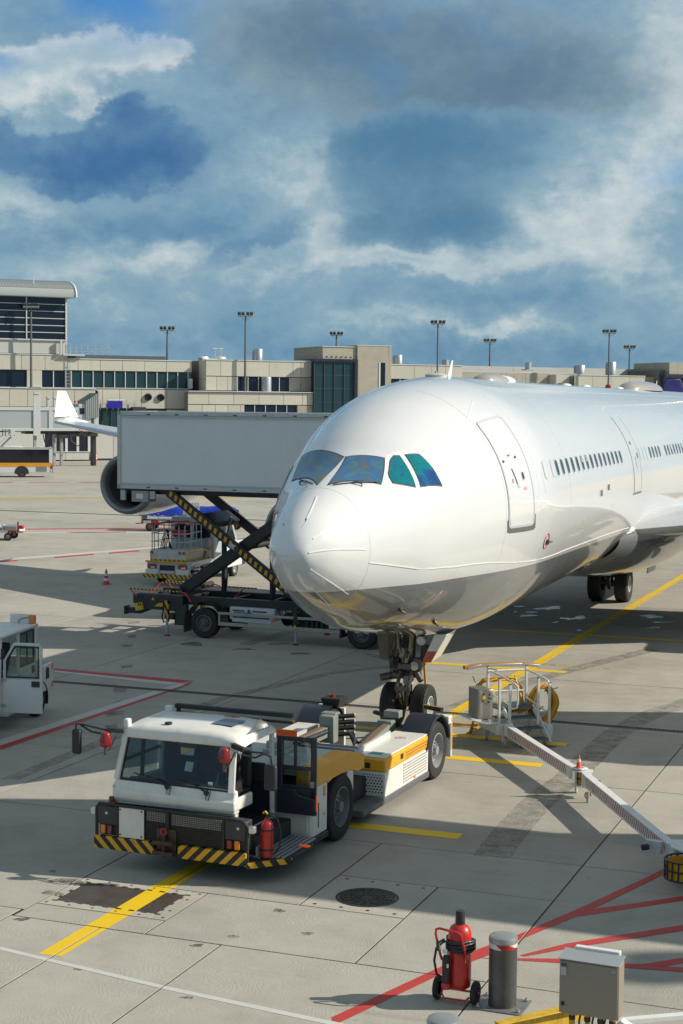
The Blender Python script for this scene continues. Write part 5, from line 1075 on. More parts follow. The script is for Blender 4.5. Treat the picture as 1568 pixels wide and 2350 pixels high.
q=B(); q.tube([(.90,.84,1.50),(.98,.45,1.46),(1.05,.05,1.38),(1.06,-.02,1.30),(1.05,-.02,.78),(1.03,.05,.70),(.94,.45,.82),(.90,.84,.90)],.02,8); q.out('handrail',CW,cart)
q=B(); q.tube([(.02,.88,1.05),(.95,.88,1.03)],.018,8); q.tube([(.05,.88,1.50),(.92,.88,1.49)],.022,8); q.out('cross_rail',CW,cart)
q=B(); q.beam((-.46,.94,1.575),(-.12,.94,1.62),.10,.06); q.beam((-.12,.94,1.62),(.86,.94,1.60),.10,.06); q.beam((.86,.94,1.60),(1.27,.94,1.55),.10,.06); q.out('bumper_bar',GALV,cart,bevel=.008); q=B(); q.beam((-.47,.955,1.61),(-.12,.955,1.655),.11,.03); q.beam((-.12,.955,1.655),(.86,.955,1.636),.11,.03); q.beam((.86,.955,1.636),(1.27,.955,1.588),.11,.03); q.box(-.53,-.46,.9,1.0,1.55,1.63); q.out('bumper_pad',pm('orange_brown_pad',(.50,.23,.05),.6,var=.3,scale=8),cart,bevel=.008)
def tread(x0,x1,y0,y1,z,nm='step_tread'):
    q=B(); q.box(x0,x1,y0,y1,z-.04,z-.012)
    n=max(3,int((y1-y0)/.045))
    for i in range(n): y=y0+(y1-y0)*i/(n-1); q.box(x0,x1,y-.006,y+.006,z-.012,z)
    q.out(nm,STEP,cart,bevel=0,smooth=0)
tread(.0,.80,.26,.86,.80,'top_platform'); tread(.12,.80,.10,.30,.60); tread(.26,.86,-.10,.08,.40); tread(.36,.90,-.30,-.12,.20)
q=B(); q.beam((.10,.3,.80),(.24,-.32,.10),.03,.10); q.beam((.82,.3,.80),(.94,-.32,.10),.03,.10); q.beam((-.08,.1,.5),(.0,.25,.80),.04,.06); q.out('stringer',CW,cart)
q=B(); q.obox((.90,.34,.62),(.16,.12,.20)); q.tube([(.84,.3,.72),(.78,.26,.76),(.72,.3,.66)],.014,6); q.out('cable_plug',BLACK,cart,bevel=.02)
for p in (((-.24,.95,1.24),(-.29,1.0,1.38)),((1.40,.9,.98),(1.72,.85,1.05)),((.72,.92,1.25),(.70,.95,1.36))): q=B(); q.cyl(p[0],p[1],.014,n=6); q.out('cable_hook',GALV,cart)
CAB1=thing('cable_coil',tuple(CF.w((.3,.95,.3))),20,'yellow power cable hung along the back of the step cart','cable')
rr=random.Random(5); q=B()
for i in range(15):
    o1,o2,o3=rr.uniform(-.05,.05),rr.uniform(-.05,.05),rr.uniform(-.08,.08)
    pts=[(-.50+o1,-.05+o2,.40),(-.55+o1,-.02+o2,.62),(-.50+o1*.5,.0,.85+o2),(-.34,.03+o2,.97+o1*.6),(-.05,.05+o1,.985+o2*.6+.01*math.sin(i)),(.20,.04+o2,.99+o3*.3),(.42,.02+o1,.93+o2),(.52+o2,-.03,.78),(.55+o1,-.05+o2,.45),(.50+o2,-.10,.30+o3)]
    q.tube(pts,.021,6)
tag(q.out('cable_loop',CABLE,CAB1,smooth=60),kind='stuff')
q=B()
for i in range(6): q.tube([(-.2+.02*i,-.15,.42+.02*i),(.1,-.2+.02*i,.30+.025*i),(.45,-.25,.30+.02*i),(.66,-.30,.36)],.021,6)
tag(q.out('cable_loop',CABLE,CAB1,smooth=60),kind='stuff'); q=B(); q.lathe([(.075,-.04),(.08,0),(.075,.04)],(.2,-.18,.40),(1,0,0),12); q.out('cable_tie',BLACK,CAB1)
CAB2=thing('cable_coil',tuple(CF.w((1.32,.82,.25))),20,'yellow cable wound in an upright ring on the right side of the step cart','cable')
q=B()
for i in range(16):
    a,b_=.28+rr.uniform(-.05,.06),.42+rr.uniform(-.05,.05); dy=rr.uniform(-.10,.10); dx=rr.uniform(-.03,.03)
    q.tube([(dx+a*math.cos(2*PI*k/22)*(1 if math.sin(2*PI*k/22)>-.2 else .9),dy+.05*math.sin(2*PI*k/22+i),.46+b_*math.sin(2*PI*k/22)) for k in range(22)],.021,6,closed=True)
tag(q.out('cable_loop',CABLE,CAB2,smooth=60),kind='stuff')
q=B(); 
for i in range(3): q.tube([(-.25,0,.6),(-.33+.03*i,-.02,.35),(-.36,.0,.1+.05*i),(-.20,-.05,.28),(-.02,-.08,.42)],.021,6)
q.out('cable_tail',CABLE,CAB2,smooth=60)
cbl=B(); a=CF.w((-.45,.55,.55)); pts=[tuple(a),tuple(CF.w((-.40,.85,.16))),(3.2,36.1,.06),(3.0,36.19,.05),(2.7,36.25,.05),(2.4,36.3,.05),(2.1,36.2,.05),(1.95,36.25,.10),(1.98,36.35,.5),(1.93,36.28,1.1),(1.86,36.05,1.9)]
cbl.tube(pts,.028,8); 
for k in range(2): cbl.tube([(p[0]+.024*math.sin(i*1.4+k*3),p[1],p[2]+.024*math.cos(i*1.4+k*3)) for i,p in enumerate(pts)],.021,6)
tag(cbl.out('power_cable',CABLE,None,smooth=60),'thick twisted yellow power cable running from the step cart to the nose gear','cable')
# boom arms on casters
STR=stripes('red_white_boom_stripes',(.25,.035,.03),(.66,.64,.58),(0,1.,.55),.0,1) if False else None
def boom(p,q_,label,nm='cable_boom'):
    p,q_=Vector(p),Vector(q_); d=q_-p; ang=math.degrees(math.atan2(d.x,d.y)); o=thing(nm,tuple(p),-ang,label,'boom','articulated cable booms'); L_=d.length
    b=B(); b.box(-.062,.062,0,L_,.30,.49); b.box(-.075,.075,0,L_,.48,.505); b.box(-.075,.075,0,L_,.285,.305); b.out('beam',CW,o,bevel=.006)
    mt=stripes('red_boom_stripes',(.30,.04,.035),(.74,.72,.66),(0,1.,.75),.115,.48,.5)
    for x in (-.0645,.0645): b=B(); b.box(x-.001,x+.001,.25,L_-.35,.318,.472); b.out('stripe_panel',mt,o,smooth=0)
    for y in (.05,L_-.15): b=B(); b.box(-.085,.085,y,y+.10,.27,.52); b.out('end_flange',CW,o,bevel=.008)
    return o
J1=Vector((4.50,29.75,0)); J2=Vector((5.22,24.55,0)); S1=CF.w((.03,-.08,0))
boom(S1,J1+Vector((-.06,.22,0)),'white cable boom with dark red stripes leading from the step cart to the cone'); boom(J1+Vector((.06,-.2,0)),J2,'white striped cable boom reaching from the joint with the cone to the right edge')
jt=thing('boom_joint',tuple(J1),0,'white swivel joint on a caster below the small traffic cone','boom joint')
q=B(); q.prism([(-.20,.12),(.02,.20),(.30,.02),(.26,-.22),(.02,-.26),(-.18,-.08)],2,.56,.585); q.prism([(-.20,.12),(.02,.20),(.30,.02),(.26,-.22),(.02,-.26),(-.18,-.08)],2,.25,.275); q.box(-.12,-.08,-.05,.08,.27,.56); q.box(.0,.05,-.2,-.12,.27,.56); q.out('joint_plate',CW,jt,bevel=.006)
q=B(); q.lathe([(.14,.28),(.14,.55)],(.05,-.02,0),n=20); q.out('cable_drum',CABLE,jt); q=B()
for k in range(10): t=2*PI*k/10; q.cyl((.05+.16*math.cos(t),-.02+.16*math.sin(t),.28),(.05+.16*math.cos(t),-.02+.16*math.sin(t),.55),.012,n=6)
q.lathe([(.155,.40),(.17,.415),(.155,.43)],(.05,-.02,0),n=20); q.out('drum_cage',BLACK,jt)
q=B(); q.prism([(-.22,-.02),(-.12,.14),(.14,.12),(.18,-.02),(.0,-.16)],2,.60,.63); q.out('cone_tray',CW,jt,bevel=.006)
w_=wheel(jt,(-.02,.42,.11),.11,.05,.05,1,ax=(.94,-.34,0),rim_mat=GALV,n=24,hub_out=.004,bolts=0,tread=False,name='caster_wheel'); w_.data.materials[0]=CASTER
q=B(); q.box(-.06,.02,.36,.48,.12,.28); q.out('caster_fork',CW,jt)
q=B(); q.cyl((.10,-.55,0),(.10,-.55,.24),.035,n=12); q.out('support_leg',pm('leg_beige',(.45,.42,.36),.5,.2,var=.3),jt); q=B(); q.tube([(.05,-.55,.22),(.03,-.56,.14),(.06,-.57,.10)],.014,6); q.tube([(.15,-.55,.22),(.17,-.56,.14)],.014,6); q.cyl((.36,-.14,.36),(.44,-.18,.36),.04,n=10); q.out('leg_lock',BLACK,jt)
def cone(loc,h,label,plain=True):
    c=thing('traffic_cone',loc,random.uniform(0,40),label,'traffic cone'); r0=h*.21
    OR=pm('cone_orange',(.80,.09,.025),.5,var=.12) if plain else pm('cone_red',(.62,.05,.03),.5,var=.12)
    q=B(); q.box(-h*.27,h*.27,-h*.27,h*.27,0,h*.05); q.out('base',OR,c,bevel=h*.015)
    q=B(); q.lathe([(r0*1.1,h*.05),(r0,h*.08),(h*.055,h*.97),(h*.045,h),(.001,h)],n=20); b=q.out('body',OR,c,smooth=50)
    WB=pm('cone_white',(.75,.73,.68),.5,var=.1)
    for a,e in (((.46,.70),) if plain else ((.25,.42),(.58,.74))):
        f=lambda z:r0+(h*.055-r0)*(z-.08)/.89
        q=B(); q.lathe([(f(a)+.003,h*a),(f(e)+.003,h*e)],n=20); q.out('reflective_band',WB,b)
    return c
jt.scale=(.8,.8,.88)
cone((J1.x-.03,J1.y+.0,.631*.88),.24,'small orange cone standing on the white boom joint')
gp=G(244,1341); cone(tuple(gp),.60,'tall red and white striped cone standing alone on the apron behind the truck',False)
# end joint of the boom at the right edge
ej=thing('boom_joint',tuple(J2),0,'white boom end joint with a caged yellow cable drum at the right edge','boom joint')
q=B(); q.prism([(-.10,.14),(.16,.12),(.85,-.40),(.9,-.72),(.05,-.62),(-.14,-.30)],2,.56,.59); q.prism([(-.10,.14),(.16,.10),(.4,-.40),(.0,-.62),(-.14,-.30)],2,.2,.23); q.box(-.08,-.04,-.2,.05,.2,.6); q.out('joint_plate',CW,ej,bevel=.008)
q=B(); q.lathe([(.27,.25),(.27,.50)],(-.02,-.72,0),n=28); q.out('cable_drum',CABLE,ej); q=B()
for k in range(18): t=2*PI*k/18; q.cyl((-.02+.30*math.cos(t),-.72+.30*math.sin(t),.24),(-.02+.30*math.cos(t),-.72+.30*math.sin(t),.52),.014,n=6)
for z in (.24,.38,.52): q.tube([(-.02+.30*math.cos(2*PI*k/28),-.72+.30*math.sin(2*PI*k/28),z) for k in range(28)],.014,6,closed=True)
q.out('drum_cage',BLACK,ej)
w_=wheel(ej,(-.02,-.08,.15),.15,.06,.07,1,ax=(.94,-.34,0),rim_mat=GALV,n=24,hub_out=.004,bolts=0,tread=False,name='caster_wheel'); w_.data.materials[0]=CASTER
q=B(); q.cyl((.15,-.62,.12),(.55,-.70,.10),.03,n=8); q.cyl((.12,-.55,.15),(.16,-.58,.15),.05,n=10); q.obox((-.28,.32,.42),(.26,.12,.20),(0,0,-35)); q.out('lock_arm',LGREY,ej); q=B(); q.cyl((-.40,.24,.44),(-.48,.19,.44),.05,n=10); q.out('rubber_stop',BLACK,ej)

# ================================================================== FOREGROUND
def bollard(loc,label):
    b=thing('bollard',loc,HD,label,'bollard','steel bollards at the lower edge')
    GZ=pm('weathered_steel',(.125,.128,.125),.42,.5,var=.55,scale=3.5,bump=.08,dirt=.25)
    q=B(); q.box(-.31,.31,-.26,.26,.0,.02); q.out('base_plate',pm('plate_steel',(.26,.265,.26),.5,.5,var=.3,dirt=.3),b,bevel=.006)
    q=B(); q.lathe([(.172,.02),(.172,.86)],n=40); q.out('post',GZ,b)
    q=B(); q.lathe([(.170,.84),(.177,.845),(.177,.885),(.168,.915),(.13,.93),(.08,.938),(.001,.94)],n=40); q.out('cap',pm('cap_steel',(.42,.44,.43),.4,.6,var=.35,scale=5),b,smooth=50)
    q=B(); q.lathe([(.1735,.775),(.1735,.842)],n=40); q.out('red_white_band',stripes('bollard_band',(.45,.03,.03),(.70,.69,.66),(1.,0,1.2),.32,.5,.35),b)
    for x in (-.25,.25):
        for y in (-.20,.20): q=B(); q.cyl((x,y,.02),(x,y,.045),.026,n=6); q.cyl((x,y,.045),(x,y,.07),.014,n=8); q.out('anchor_bolt',GALV,b)
    return b
bp=G(1153,2308); bo=bollard(tuple(bp),'grey steel bollard with a red and white band beside the wheeled extinguisher')
bp2=G(1016,2522); b2=dup(bo,tuple(bp2),HD,'grey steel bollard cut off by the bottom edge, only its cap in view')
# wheeled extinguisher
p1,p2=G(1012,2290),G(1087,2302); c=(p1+p2)/2; ang=math.degrees(math.atan2(p2.y-p1.y,p2.x-p1.x))
we=thing('wheeled_extinguisher',(c.x,c.y,0),ang,'large red wheeled fire extinguisher with black hose beside the tall bollard','fire extinguisher')
q=B(); q.lathe([(.001,.16),(.11,.17),(.15,.20),(.155,.26),(.155,.86),(.148,.93),(.12,.99),(.08,1.02),(.06,1.03)],(0.02,.02,0),n=36); q.out('tank',RED,we,smooth=50)
q=B(); q.lathe([(.062,1.01),(.065,1.03),(.060,1.19),(.055,1.205),(.001,1.21)],(.02,.02,0),n=20); q.out('valve_cover',BLACK,we,smooth=40)
q=B(); q.lathe([(.001,.22),(.05,.23),(.055,.26),(.055,.58),(.045,.63),(.02,.66)],(-.10,-.17,0),n=20); gb=q.out('gas_bottle',BLACK,we,smooth=50)
q=B(); q.cyl((-.10,-.17,.66),(-.10,-.17,.74),.022,n=10); q.lathe([(.001,0),(.035,.01),(.035,.03)],(-.10,-.20,.72),(0,-1,0),12); q.out('gas_valve',CHROME,gb); q=B(); q.box(-.075,-.05,-.225,-.21,.50,.55); q.out('label_white',WHITE,gb,smooth=0); q=B(); q.lathe([(.058,.20),(.062,.22),(.062,.26),(.057,.28)],(-.10,-.17,0),n=18); q.out('bottle_cradle',RED,gb)
q=B(); q.tube([(-.19,-.08,.55),(-.20,-.12,.62),(-.24,-.20,.92),(-.23,-.21,.99),(-.18,-.22,1.01),(.06,-.22,.985),(.11,-.21,.955),(.12,-.20,.90),(.165,-.10,.58),(.16,-.06,.52)],.017,8); q.tube([(-.15,-.05,.32),(-.17,-.14,.12),(-.12,-.17,.07),(.16,-.15,.07),(.2,-.1,.10)],.014,8); q.tube([(-.19,-.04,.16),(.19,-.04,.16)],.016,8); q.out('trolley_frame',RED,we)
q=B()
for i in range(4): q.tube([(.02+.178*math.cos(2*PI*k/26)+.02*math.sin(k),.02+.178*math.sin(2*PI*k/26),.70+.038*i+.012*math.sin(2*PI*k/13+i)) for k in range(26)],.021,8,closed=True)
q.tube([(-.17,-.10,.80),(-.24,-.17,.72),(-.27,-.16,.55),(-.25,-.12,.36),(-.16,-.09,.30)],.017,8); q.tube([(-.14,-.14,.83),(-.20,-.22,.80),(-.17,-.26,.73)],.03,8); q.out('hose',BLACK,we,smooth=60)
q=B(); q.box(.135,.168,-.105,-.06,.56,.66) ; q.out('yellow_label',YELLOW,we,smooth=0)
for x,k in ((-.26,-1),(.26,1)):
    wheel(we,(x,-.03,.15),.15,.07,.085,k,n=30,hub_out=.01,bolts=5,rim_mat=SATIN,tread=False); q=B(); q.lathe([(.018,0),(.018,.012),(.001,.014)],(x+k*.035,-.03,.15),(k,0,0),10); q.out('hub_cap',RED,we)
we.scale=(.93,.93,.93); bo.scale=b2.scale=(1,1,.95)
# electrical cabinet on yellow pipes
TL,TR_,BL=G(1283,2193,1.32),G(1420,2213,1.32),G(1275,2322,.6)
cx0=G(1353,2210,1.30); ca=math.degrees(math.atan2((TR_-TL).y,(TR_-TL).x))
ec=thing('electrical_cabinet',(cx0.x,cx0.y,0),ca,'beige grey steel cabinet on yellow pipes at the lower right corner','electrical cabinet')
wid=(TR_-TL).length; BEI=pm('cabinet_beige',(.30,.265,.21),.45,.15,var=.10,scale=1.5,dirt=.06)
CF2=Fr(cx0.x,cx0.y,ca); hb=CF2.hit(1275,2322,1,0.).z
q=B(); q.box(-wid/2,wid/2,0,.24,hb,1.30); q.out('cabinet_body',BEI,ec,bevel=.012)
q=B(); q.box(-wid/2+.012,wid/2-.012,-.012,-.001,hb+.012,1.285); d_=q.out('cabinet_door',BEI,ec,bevel=.006)
q=B(); q.prism([(-.02,1.302),(.26,1.335),(.26,1.345),(-.025,1.312)],0,-wid/2-.008,wid/2+.008); q.out('rain_hood',pm('hood_steel',(.50,.52,.51),.3,.5,var=.15),ec,bevel=.003)
q=B(); q.box(-wid/2+.10,wid/2-.06,.26,.34,1.25,1.37); q.out('white_box_behind',WHITE,ec,bevel=.006)
q=B(); q.box(-wid/2+.02,-wid/2+.085,-.03,-.013,1.13,1.25); q.out('door_handle',GALV,d_,bevel=.006); q=B(); q.box(-wid/2+.022,-wid/2+.083,-.031,-.012,1.225,1.255); q.out('handle_cap',pm('blue_grey_cap',(.06,.10,.15),.3),d_,bevel=.004)
q=B(); q.box(-wid/2+.03,-wid/2+.065,-.020,-.0125,hb+.09,hb+.13); q.box(-wid/2+.042,-wid/2+.054,-.023,-.02,hb+.10,hb+.118); q.out('lock',SATIN,d_)
q=B(); q.box(wid/2-.085,wid/2-.035,-.0145,-.0125,1.23,1.255); q.out('small_plate',GREY,d_,smooth=0)
YP=pm('yellow_pipe',(.62,.36,.03),.5,var=.25,scale=5,dirt=.3)
for i,x in enumerate((-wid*.32,-.04,wid*.16,wid*.36)):
    q=B(); q.cyl((x,.12,0),(x,.12,hb+.01),.032 if i==0 else .026,n=14,m=0); q.lathe([(.034,hb-.10),(.036,hb-.07),(.034,hb-.05)],(x,.12,0),n=14,m=1); q.out('pipe',[YP,SATIN],ec)
    if i: q=B(); q.tube([(x-.09,.12,0.),(x-.09,.12,hb-.1),(x-.07,.12,hb)],.012,6); q.out('wire',BLACK,ec)
q=B(); q.prism([(.0,0.),(.0,hb-.16),(.08,hb-.06),(.20,hb-.12),(.20,0.)],1,.18,.3); o=q.out('white_conduit',WHITE,ec,bevel=.006); o.location=(wid/2-.10,0,0)
# low yellow barrier beam and white rail entering at the bottom right
a,b_=G(1195,2352,.24),G(1300,2322,.24)
q=B(); a2=a+(a-b_).normalized()*.35; q.beam(tuple(a2),tuple(b_+Vector((.3,.1,0))),.10,.20); q.beam(tuple(a2+Vector((0,-.05,.11))),tuple(b_+Vector((.3,0,.11))),.14,.012); o=q.out('barrier_beam',pm('chipped_yellow',(.66,.42,.03),.6,var=.55,scale=6,dirt=.45),None,bevel=.015); tag(o,'low chipped yellow barrier beam at the bottom edge under the cabinet','barrier')
a,b_=G(1420,2345,.35),G(1568,2332,.35); e=(b_-a).normalized(); q=B(); q.beam(tuple(a-e*.1),tuple(b_+e*2.0),.10,.06); q.beam(tuple(a-e*.1-Vector((0,0,.2))),tuple(b_+e*2.-Vector((0,0,.2))),.06,.06)
for k in (0.,.9,2.): p=a+e*k; q.beam((p.x,p.y,0),(p.x,p.y,.34),.05,.05)
tag(q.out('white_rail',WHITE,None,bevel=.006),'white low rail leaving the frame at the bottom right corner','rail')

# ================================================================== BAGGAGE TRACTOR at the left edge
bt=thing('baggage_tractor',(-7.42,35.2,0),-10.5,'white cab tractor at the left edge with its door standing open','tractor')
q=B(); q.prism([(-1.9,.42),(-1.9,.98),(-.30,1.02),(-.16,1.12),(-.12,1.16),(1.95,1.16),(1.95,.42)],0,-1.42,-.03); q.out('body',WHITE,bt,bevel=.03)
q=B(); q.box(-1.42,.14,1.96,2.72,.52,1.14); q.out('load_bed',WHITE,bt,bevel=.02); q=B(); q.box(-1.35,.07,2.02,2.66,1.141,1.15); q.out('bed_floor',GREY,bt,smooth=0)
q=B(); q.box(-1.50,.05,-.22,2.05,2.08,2.15); q.out('roof',WHITE,bt,bevel=.03,seg=3)
q=B()
for x,y in ((-.03,1.98),(-1.40,1.98)): q.box(x-.04,x+.04,y-.05,y+.04,1.15,2.09)
q.box(-.06,.0,.93,1.0,1.15,2.09); q.beam((-.03,-.12,1.15),(-.03,-.05,2.1),.06,.07); q.beam((-1.40,-.12,1.15),(-1.40,-.05,2.1),.06,.07); q.box(-1.42,-.02,1.95,2.0,1.15,1.36); q.out('cab_pillar',WHITE,bt,bevel=.01)
def frame(y0,y1,z0,z1,x,w_=.035,mt=None,par=None,name='window_frame'):
    q=B(); 
    for a in ((y0,y1,z0,z0+w_),(y0,y1,z1-w_,z1),(y0,y0+w_,z0,z1),(y1-w_,y1,z0,z1)): q.box(x-.012,x+.012,*a)
    o=q.out(name,mt or SATIN,par or bt,bevel=.004); q=B(); q.add([(x,y0+w_,z0+w_),(x,y1-w_,z0+w_),(x,y1-w_,z1-w_),(x,y0+w_,z1-w_)],[(0,1,2,3)]); q.out('pane',CLEAR,o,smooth=0,recalc=False); return o
frame(1.02,1.90,1.26,2.03,-.02); q=B(); q.box(-.03,-.01,1.46,1.50,1.29,2.0); q.out('window_bar',SATIN,bt)
q=B(); q.box(-.03,.005,1.02,1.92,.60,1.24); q.out('rear_door_panel',WHITE,bt,bevel=.01); q=B(); q.box(.003,.02,1.70,1.86,1.02,1.20); q.out('door_handle',BLACK,bt,bevel=.015)
q=B(); q.add([(-1.36,-.13,1.17),(-.08,-.13,1.17),(-.08,-.06,2.05),(-1.36,-.06,2.05)],[(0,1,2,3)]); q.out('windscreen',CLEAR,bt,smooth=0,recalc=False)
q=B(); q.add([(-1.36,1.99,1.38),(-.08,1.99,1.38),(-.08,1.99,2.06),(-1.36,1.99,2.06)],[(0,1,2,3)]); q.out('rear_window',CLEAR,bt,smooth=0,recalc=False)
q=B(); q.box(-.9,-.45,1.1,1.5,1.0,1.22); q.box(-.9,-.45,1.45,1.58,1.2,1.75); q.box(-1.3,-.1,.02,.3,1.0,1.32); q.out('seat',SATIN,bt,bevel=.04)
dd=B(); dd.box(.02,.92,-.03,.02,.44,1.205)
for a in ((.02,.10,1.2,1.62),(.86,.92,1.2,1.99),(.26,.92,1.93,1.99)): dd.box(a[0],a[1],-.03,.02,a[2],a[3])
dd.beam((.06,-.005,1.6),(.28,-.005,1.96),.05,.06,up=(0,1,0)); tdoor=dd.out('open_door',WHITE,bt,bevel=.01)
q=B(); q.tube([(.10,-.035,1.235),(.84,-.035,1.235),(.84,-.035,1.91),(.30,-.035,1.91),(.11,-.035,1.58)],.022,6,closed=True); q.out('door_seal',SATIN,tdoor); q=B(); q.add([(.10,-.01,1.23),(.84,-.01,1.23),(.84,-.01,1.91),(.30,-.01,1.91),(.11,-.01,1.58)],[(0,1,2,3,4)]); q.out('door_pane',CLEAR,tdoor,smooth=0,recalc=False)
q=B(); q.box(.68,.87,-.05,-.028,1.03,1.16); q.out('door_handle',NAVY,tdoor,bevel=.018)
for z in (.58,1.15): q=B(); q.box(-.04,.10,-.045,-.025,z-.02,z+.04); q.cyl((.0,-.035,z-.04),(.0,-.035,z+.06),.016,n=8); q.out('hinge',GALV,tdoor)
for y in (1.90,-1.3):
    for x,k in ((.02,1),(-1.40,-1)): wheel(bt,(x,y,.36),.36,.24,.19,k,n=36,rim_mat=WHITE)
q=B(); rows=[[(X_,1.90+.44*math.cos(R(t)),.36+.44*math.sin(R(t))) for X_ in (-.15,.165)] for t in range(-20,185,12)]; q.grid(rows); q.out('mudguard',SATIN,bt,smooth=60)
q=B(); q.prism([(2.25,.80),(2.25,1.02),(2.30,1.07),(2.40,1.07),(2.45,1.02),(2.45,.80)],0,.141,.147); q.out('side_vent',BLACK,bt,smooth=0)
q=B(); q.box(.142,.152,2.62,2.70,.98,1.12); q.out('marker_lamp',AMBER,bt); q=B(); q.box(.142,.152,2.62,2.70,.56,.70); q.out('marker_lamp',AMBER,bt)
q=B(); q.box(-.60,-.06,1.90,1.93,2.15,2.36); q.out('beacon_plate',WHITE,bt,bevel=.005); q=B(); q.box(-.13,.02,1.86,1.97,2.15,2.35); q.out('beacon',AMBER,bt,bevel=.02); q=B(); q.tube([(-.13,1.89,2.29),(-.28,1.885,2.27),(-.38,1.885,2.22),(-.38,1.885,2.16)],.008,5); q.out('beacon_wire',BLACK,bt)
q=B(); q.tube([(-.02,-.10,1.62),(.04,-.12,1.70),(.06,-.12,1.78)],.018,6); q.box(.02,.09,-.14,-.11,1.70,1.86); q.out('mirror_bracket',SATIN,bt)
q=B(); q.prism([(-.1,.36),(-.1,.44),(1.0,.44),(1.0,.36)],0,-.04,.14); q.out('sill_step',LGREY,bt,bevel=.01)

# ================================================================== LIFT VAN behind the scissor arms
va,vb=G(*[(500+x*.3189)*.6125 if i==0 else (1850+x*.3189)*.6125 for i,x in enumerate((120,955))],.40),G(*[(500+x*.3189)*.6125 if i==0 else (1850+x*.3189)*.6125 for i,x in enumerate((690,988))],.40)
vc=(va+vb)/2; VA=-18.5
van=thing('lift_van',(vc.x,vc.y,0),VA,'silver van with a railed service platform and amber striped bumper','van')
SILV=pm('van_silver',(.52,.56,.60),.35,.15,var=.10,coat=.4,dirt=.06); VW=pm('van_white',(.74,.74,.72),.35,var=.08,coat=.4)
HZV=stripes('hazard_stripes_van',(.78,.42,.03),BLK,(1.,0,.9),.20,.62)
q=B(); q.box(-1.03,1.03,-.06,.04,.33,.47); q.box(1.03,1.08,-.06,.3,.33,.47); q.out('rear_bumper',HZV,van,smooth=0)
q=B(); q.box(-.92,.92,.06,.14,.48,.92); q.box(-.92,.96,.06,2.6,.90,.98); q.box(.90,.97,.1,2.6,.80,.98); q.box(-.5,.5,.02,.1,.34,.46); q.out('tail_body',SILV,van,bevel=.012)
q=B(); q.box(-.38,.28,.055,.06,.58,.84); q.out('tail_recess',SATIN,van,smooth=0)
q=B(); q.box(-.35,.28,.03,.055,.50,.62); q.out('lower_plate',LGREY,van,bevel=.006)
for x in (-.70,.62):
    q=B(); q.box(x-.20,x+.20,.02,.058,.70,.87); q.out('tail_lamp',REDLENS,van,bevel=.015); q=B(); q.box(x-.28,x+.26,.03,.056,.47,.66); q.out('white_plate',WHITE,van,bevel=.006)
    q=B(); q.box(x-.04,x+.14,.012,.021,.72,.77); q.out('lamp_reverse',LENS,van)
q=B(); q.tube([(-.96,.0,.98),(.78,.0,.94)],.035,8); q.out('rear_bar',YELLOW,van)
q=B(); q.tube([(-.78,.10,1.0),(-.82,.14,1.32),(-.74,.30,1.38)],.022,8); q.tube([(.75,.1,1.02),(.80,.12,1.25),(.86,.2,1.36),(1.02,1.5,1.38),(1.02,1.6,1.30),(.98,1.55,1.02)],.025,8); q.out('guard_hoop',YELLOW,van)
q=B(); q.box(-.80,.72,.10,.13,.99,1.05); q.box(.72,.75,.1,1.9,.99,1.05); q.out('striped_edge',HZV,van,smooth=0)
q=B(); q.box(-.80,.72,.13,1.85,1.05,1.24); q.box(-.82,.74,.12,1.87,1.24,1.42); q.box(-.78,.70,.16,1.83,1.42,1.44); q.out('platform_tray',pm('tray_white',(.62,.61,.56),.5,var=.2,dirt=.3,scale=4),van,bevel=.012)
for x in (-.72,.50,.66): q=B(); q.prism([(x-.06,1.27),(x+.06,1.27),(x+.02,1.38),(x-.10,1.38)],1,.108,.118); q.out('red_reflector',pm('red_reflector',(.45,.08,.05),.4),van,smooth=0)
q=B(); PXS=(-.76,-.66,.40,.66); 
for x in PXS: q.cyl((x,.18,1.42),(x,.18,2.42),.022,n=8)
for y in (.75,1.3,1.78):
    for x in (-.76,.66): q.cyl((x,y,1.42),(x,y,2.42),.022,n=8)
for z in (1.75,2.08): q.tube([(-.80,.18,z),(.68,.18,z),(.68,1.80,z),(-.78,1.8,z),(-.78,.18,z)],.018,6)
q.out('platform_rail',GALV,van)
q=B(); q.tube([(-.80,.18,2.42),(.30,.18,2.42),(.36,.18,2.50),(.68,.18,2.50),(.70,.3,2.44),(.70,1.8,2.44),(-.78,1.8,2.44),(-.80,.18,2.42)],.024,6); q.tube([(-.8,.2,2.42),(.1,1.7,2.50),(.12,1.8,2.44)],.02,6); q.out('top_rail',pm('rail_red',(.42,.06,.05),.45,var=.2),van)
q=B(); q.box(-.15,.18,1.1,1.4,1.44,1.95); q.out('hose_cabinet',GREY,van,bevel=.01); q=B(); q.hexa([(-.18,.9,1.92),(.20,.9,1.92),(.20,1.3,1.92),(-.18,1.3,1.92)],[(-.24,.85,2.14),(.26,.85,2.14),(.26,1.35,2.14),(-.24,1.35,2.14)]); q.out('red_bucket',RED,van,bevel=.01)
q=B()
for i in range(5): q.tube([(-.55+.06*i,.5,1.44),(-.42+.07*i,.42,1.9+.06*i),(-.34+.02*i,.6,2.2),(-.25,.7,1.7),(-.2+.03*i,.6,1.46)],.018,5)
tag(q.out('hose_loop',SATIN,van,smooth=60),kind='stuff')
q=B(); q.prism([(2.35,.42),(2.35,2.45),(2.5,2.58),(3.9,2.60),(4.2,2.50),(4.85,1.55),(5.5,1.30),(5.6,.9),(5.6,.42)],0,-.98,1.0); q.out('van_body',SILV,van,bevel=.07,seg=3)
for a,b_ in ((-.75,-.05),(.10,.82)): q=B(); q.box(a,b_,2.335,2.348,1.75,2.30); q.out('rear_window',DGLASS,van,bevel=.03)
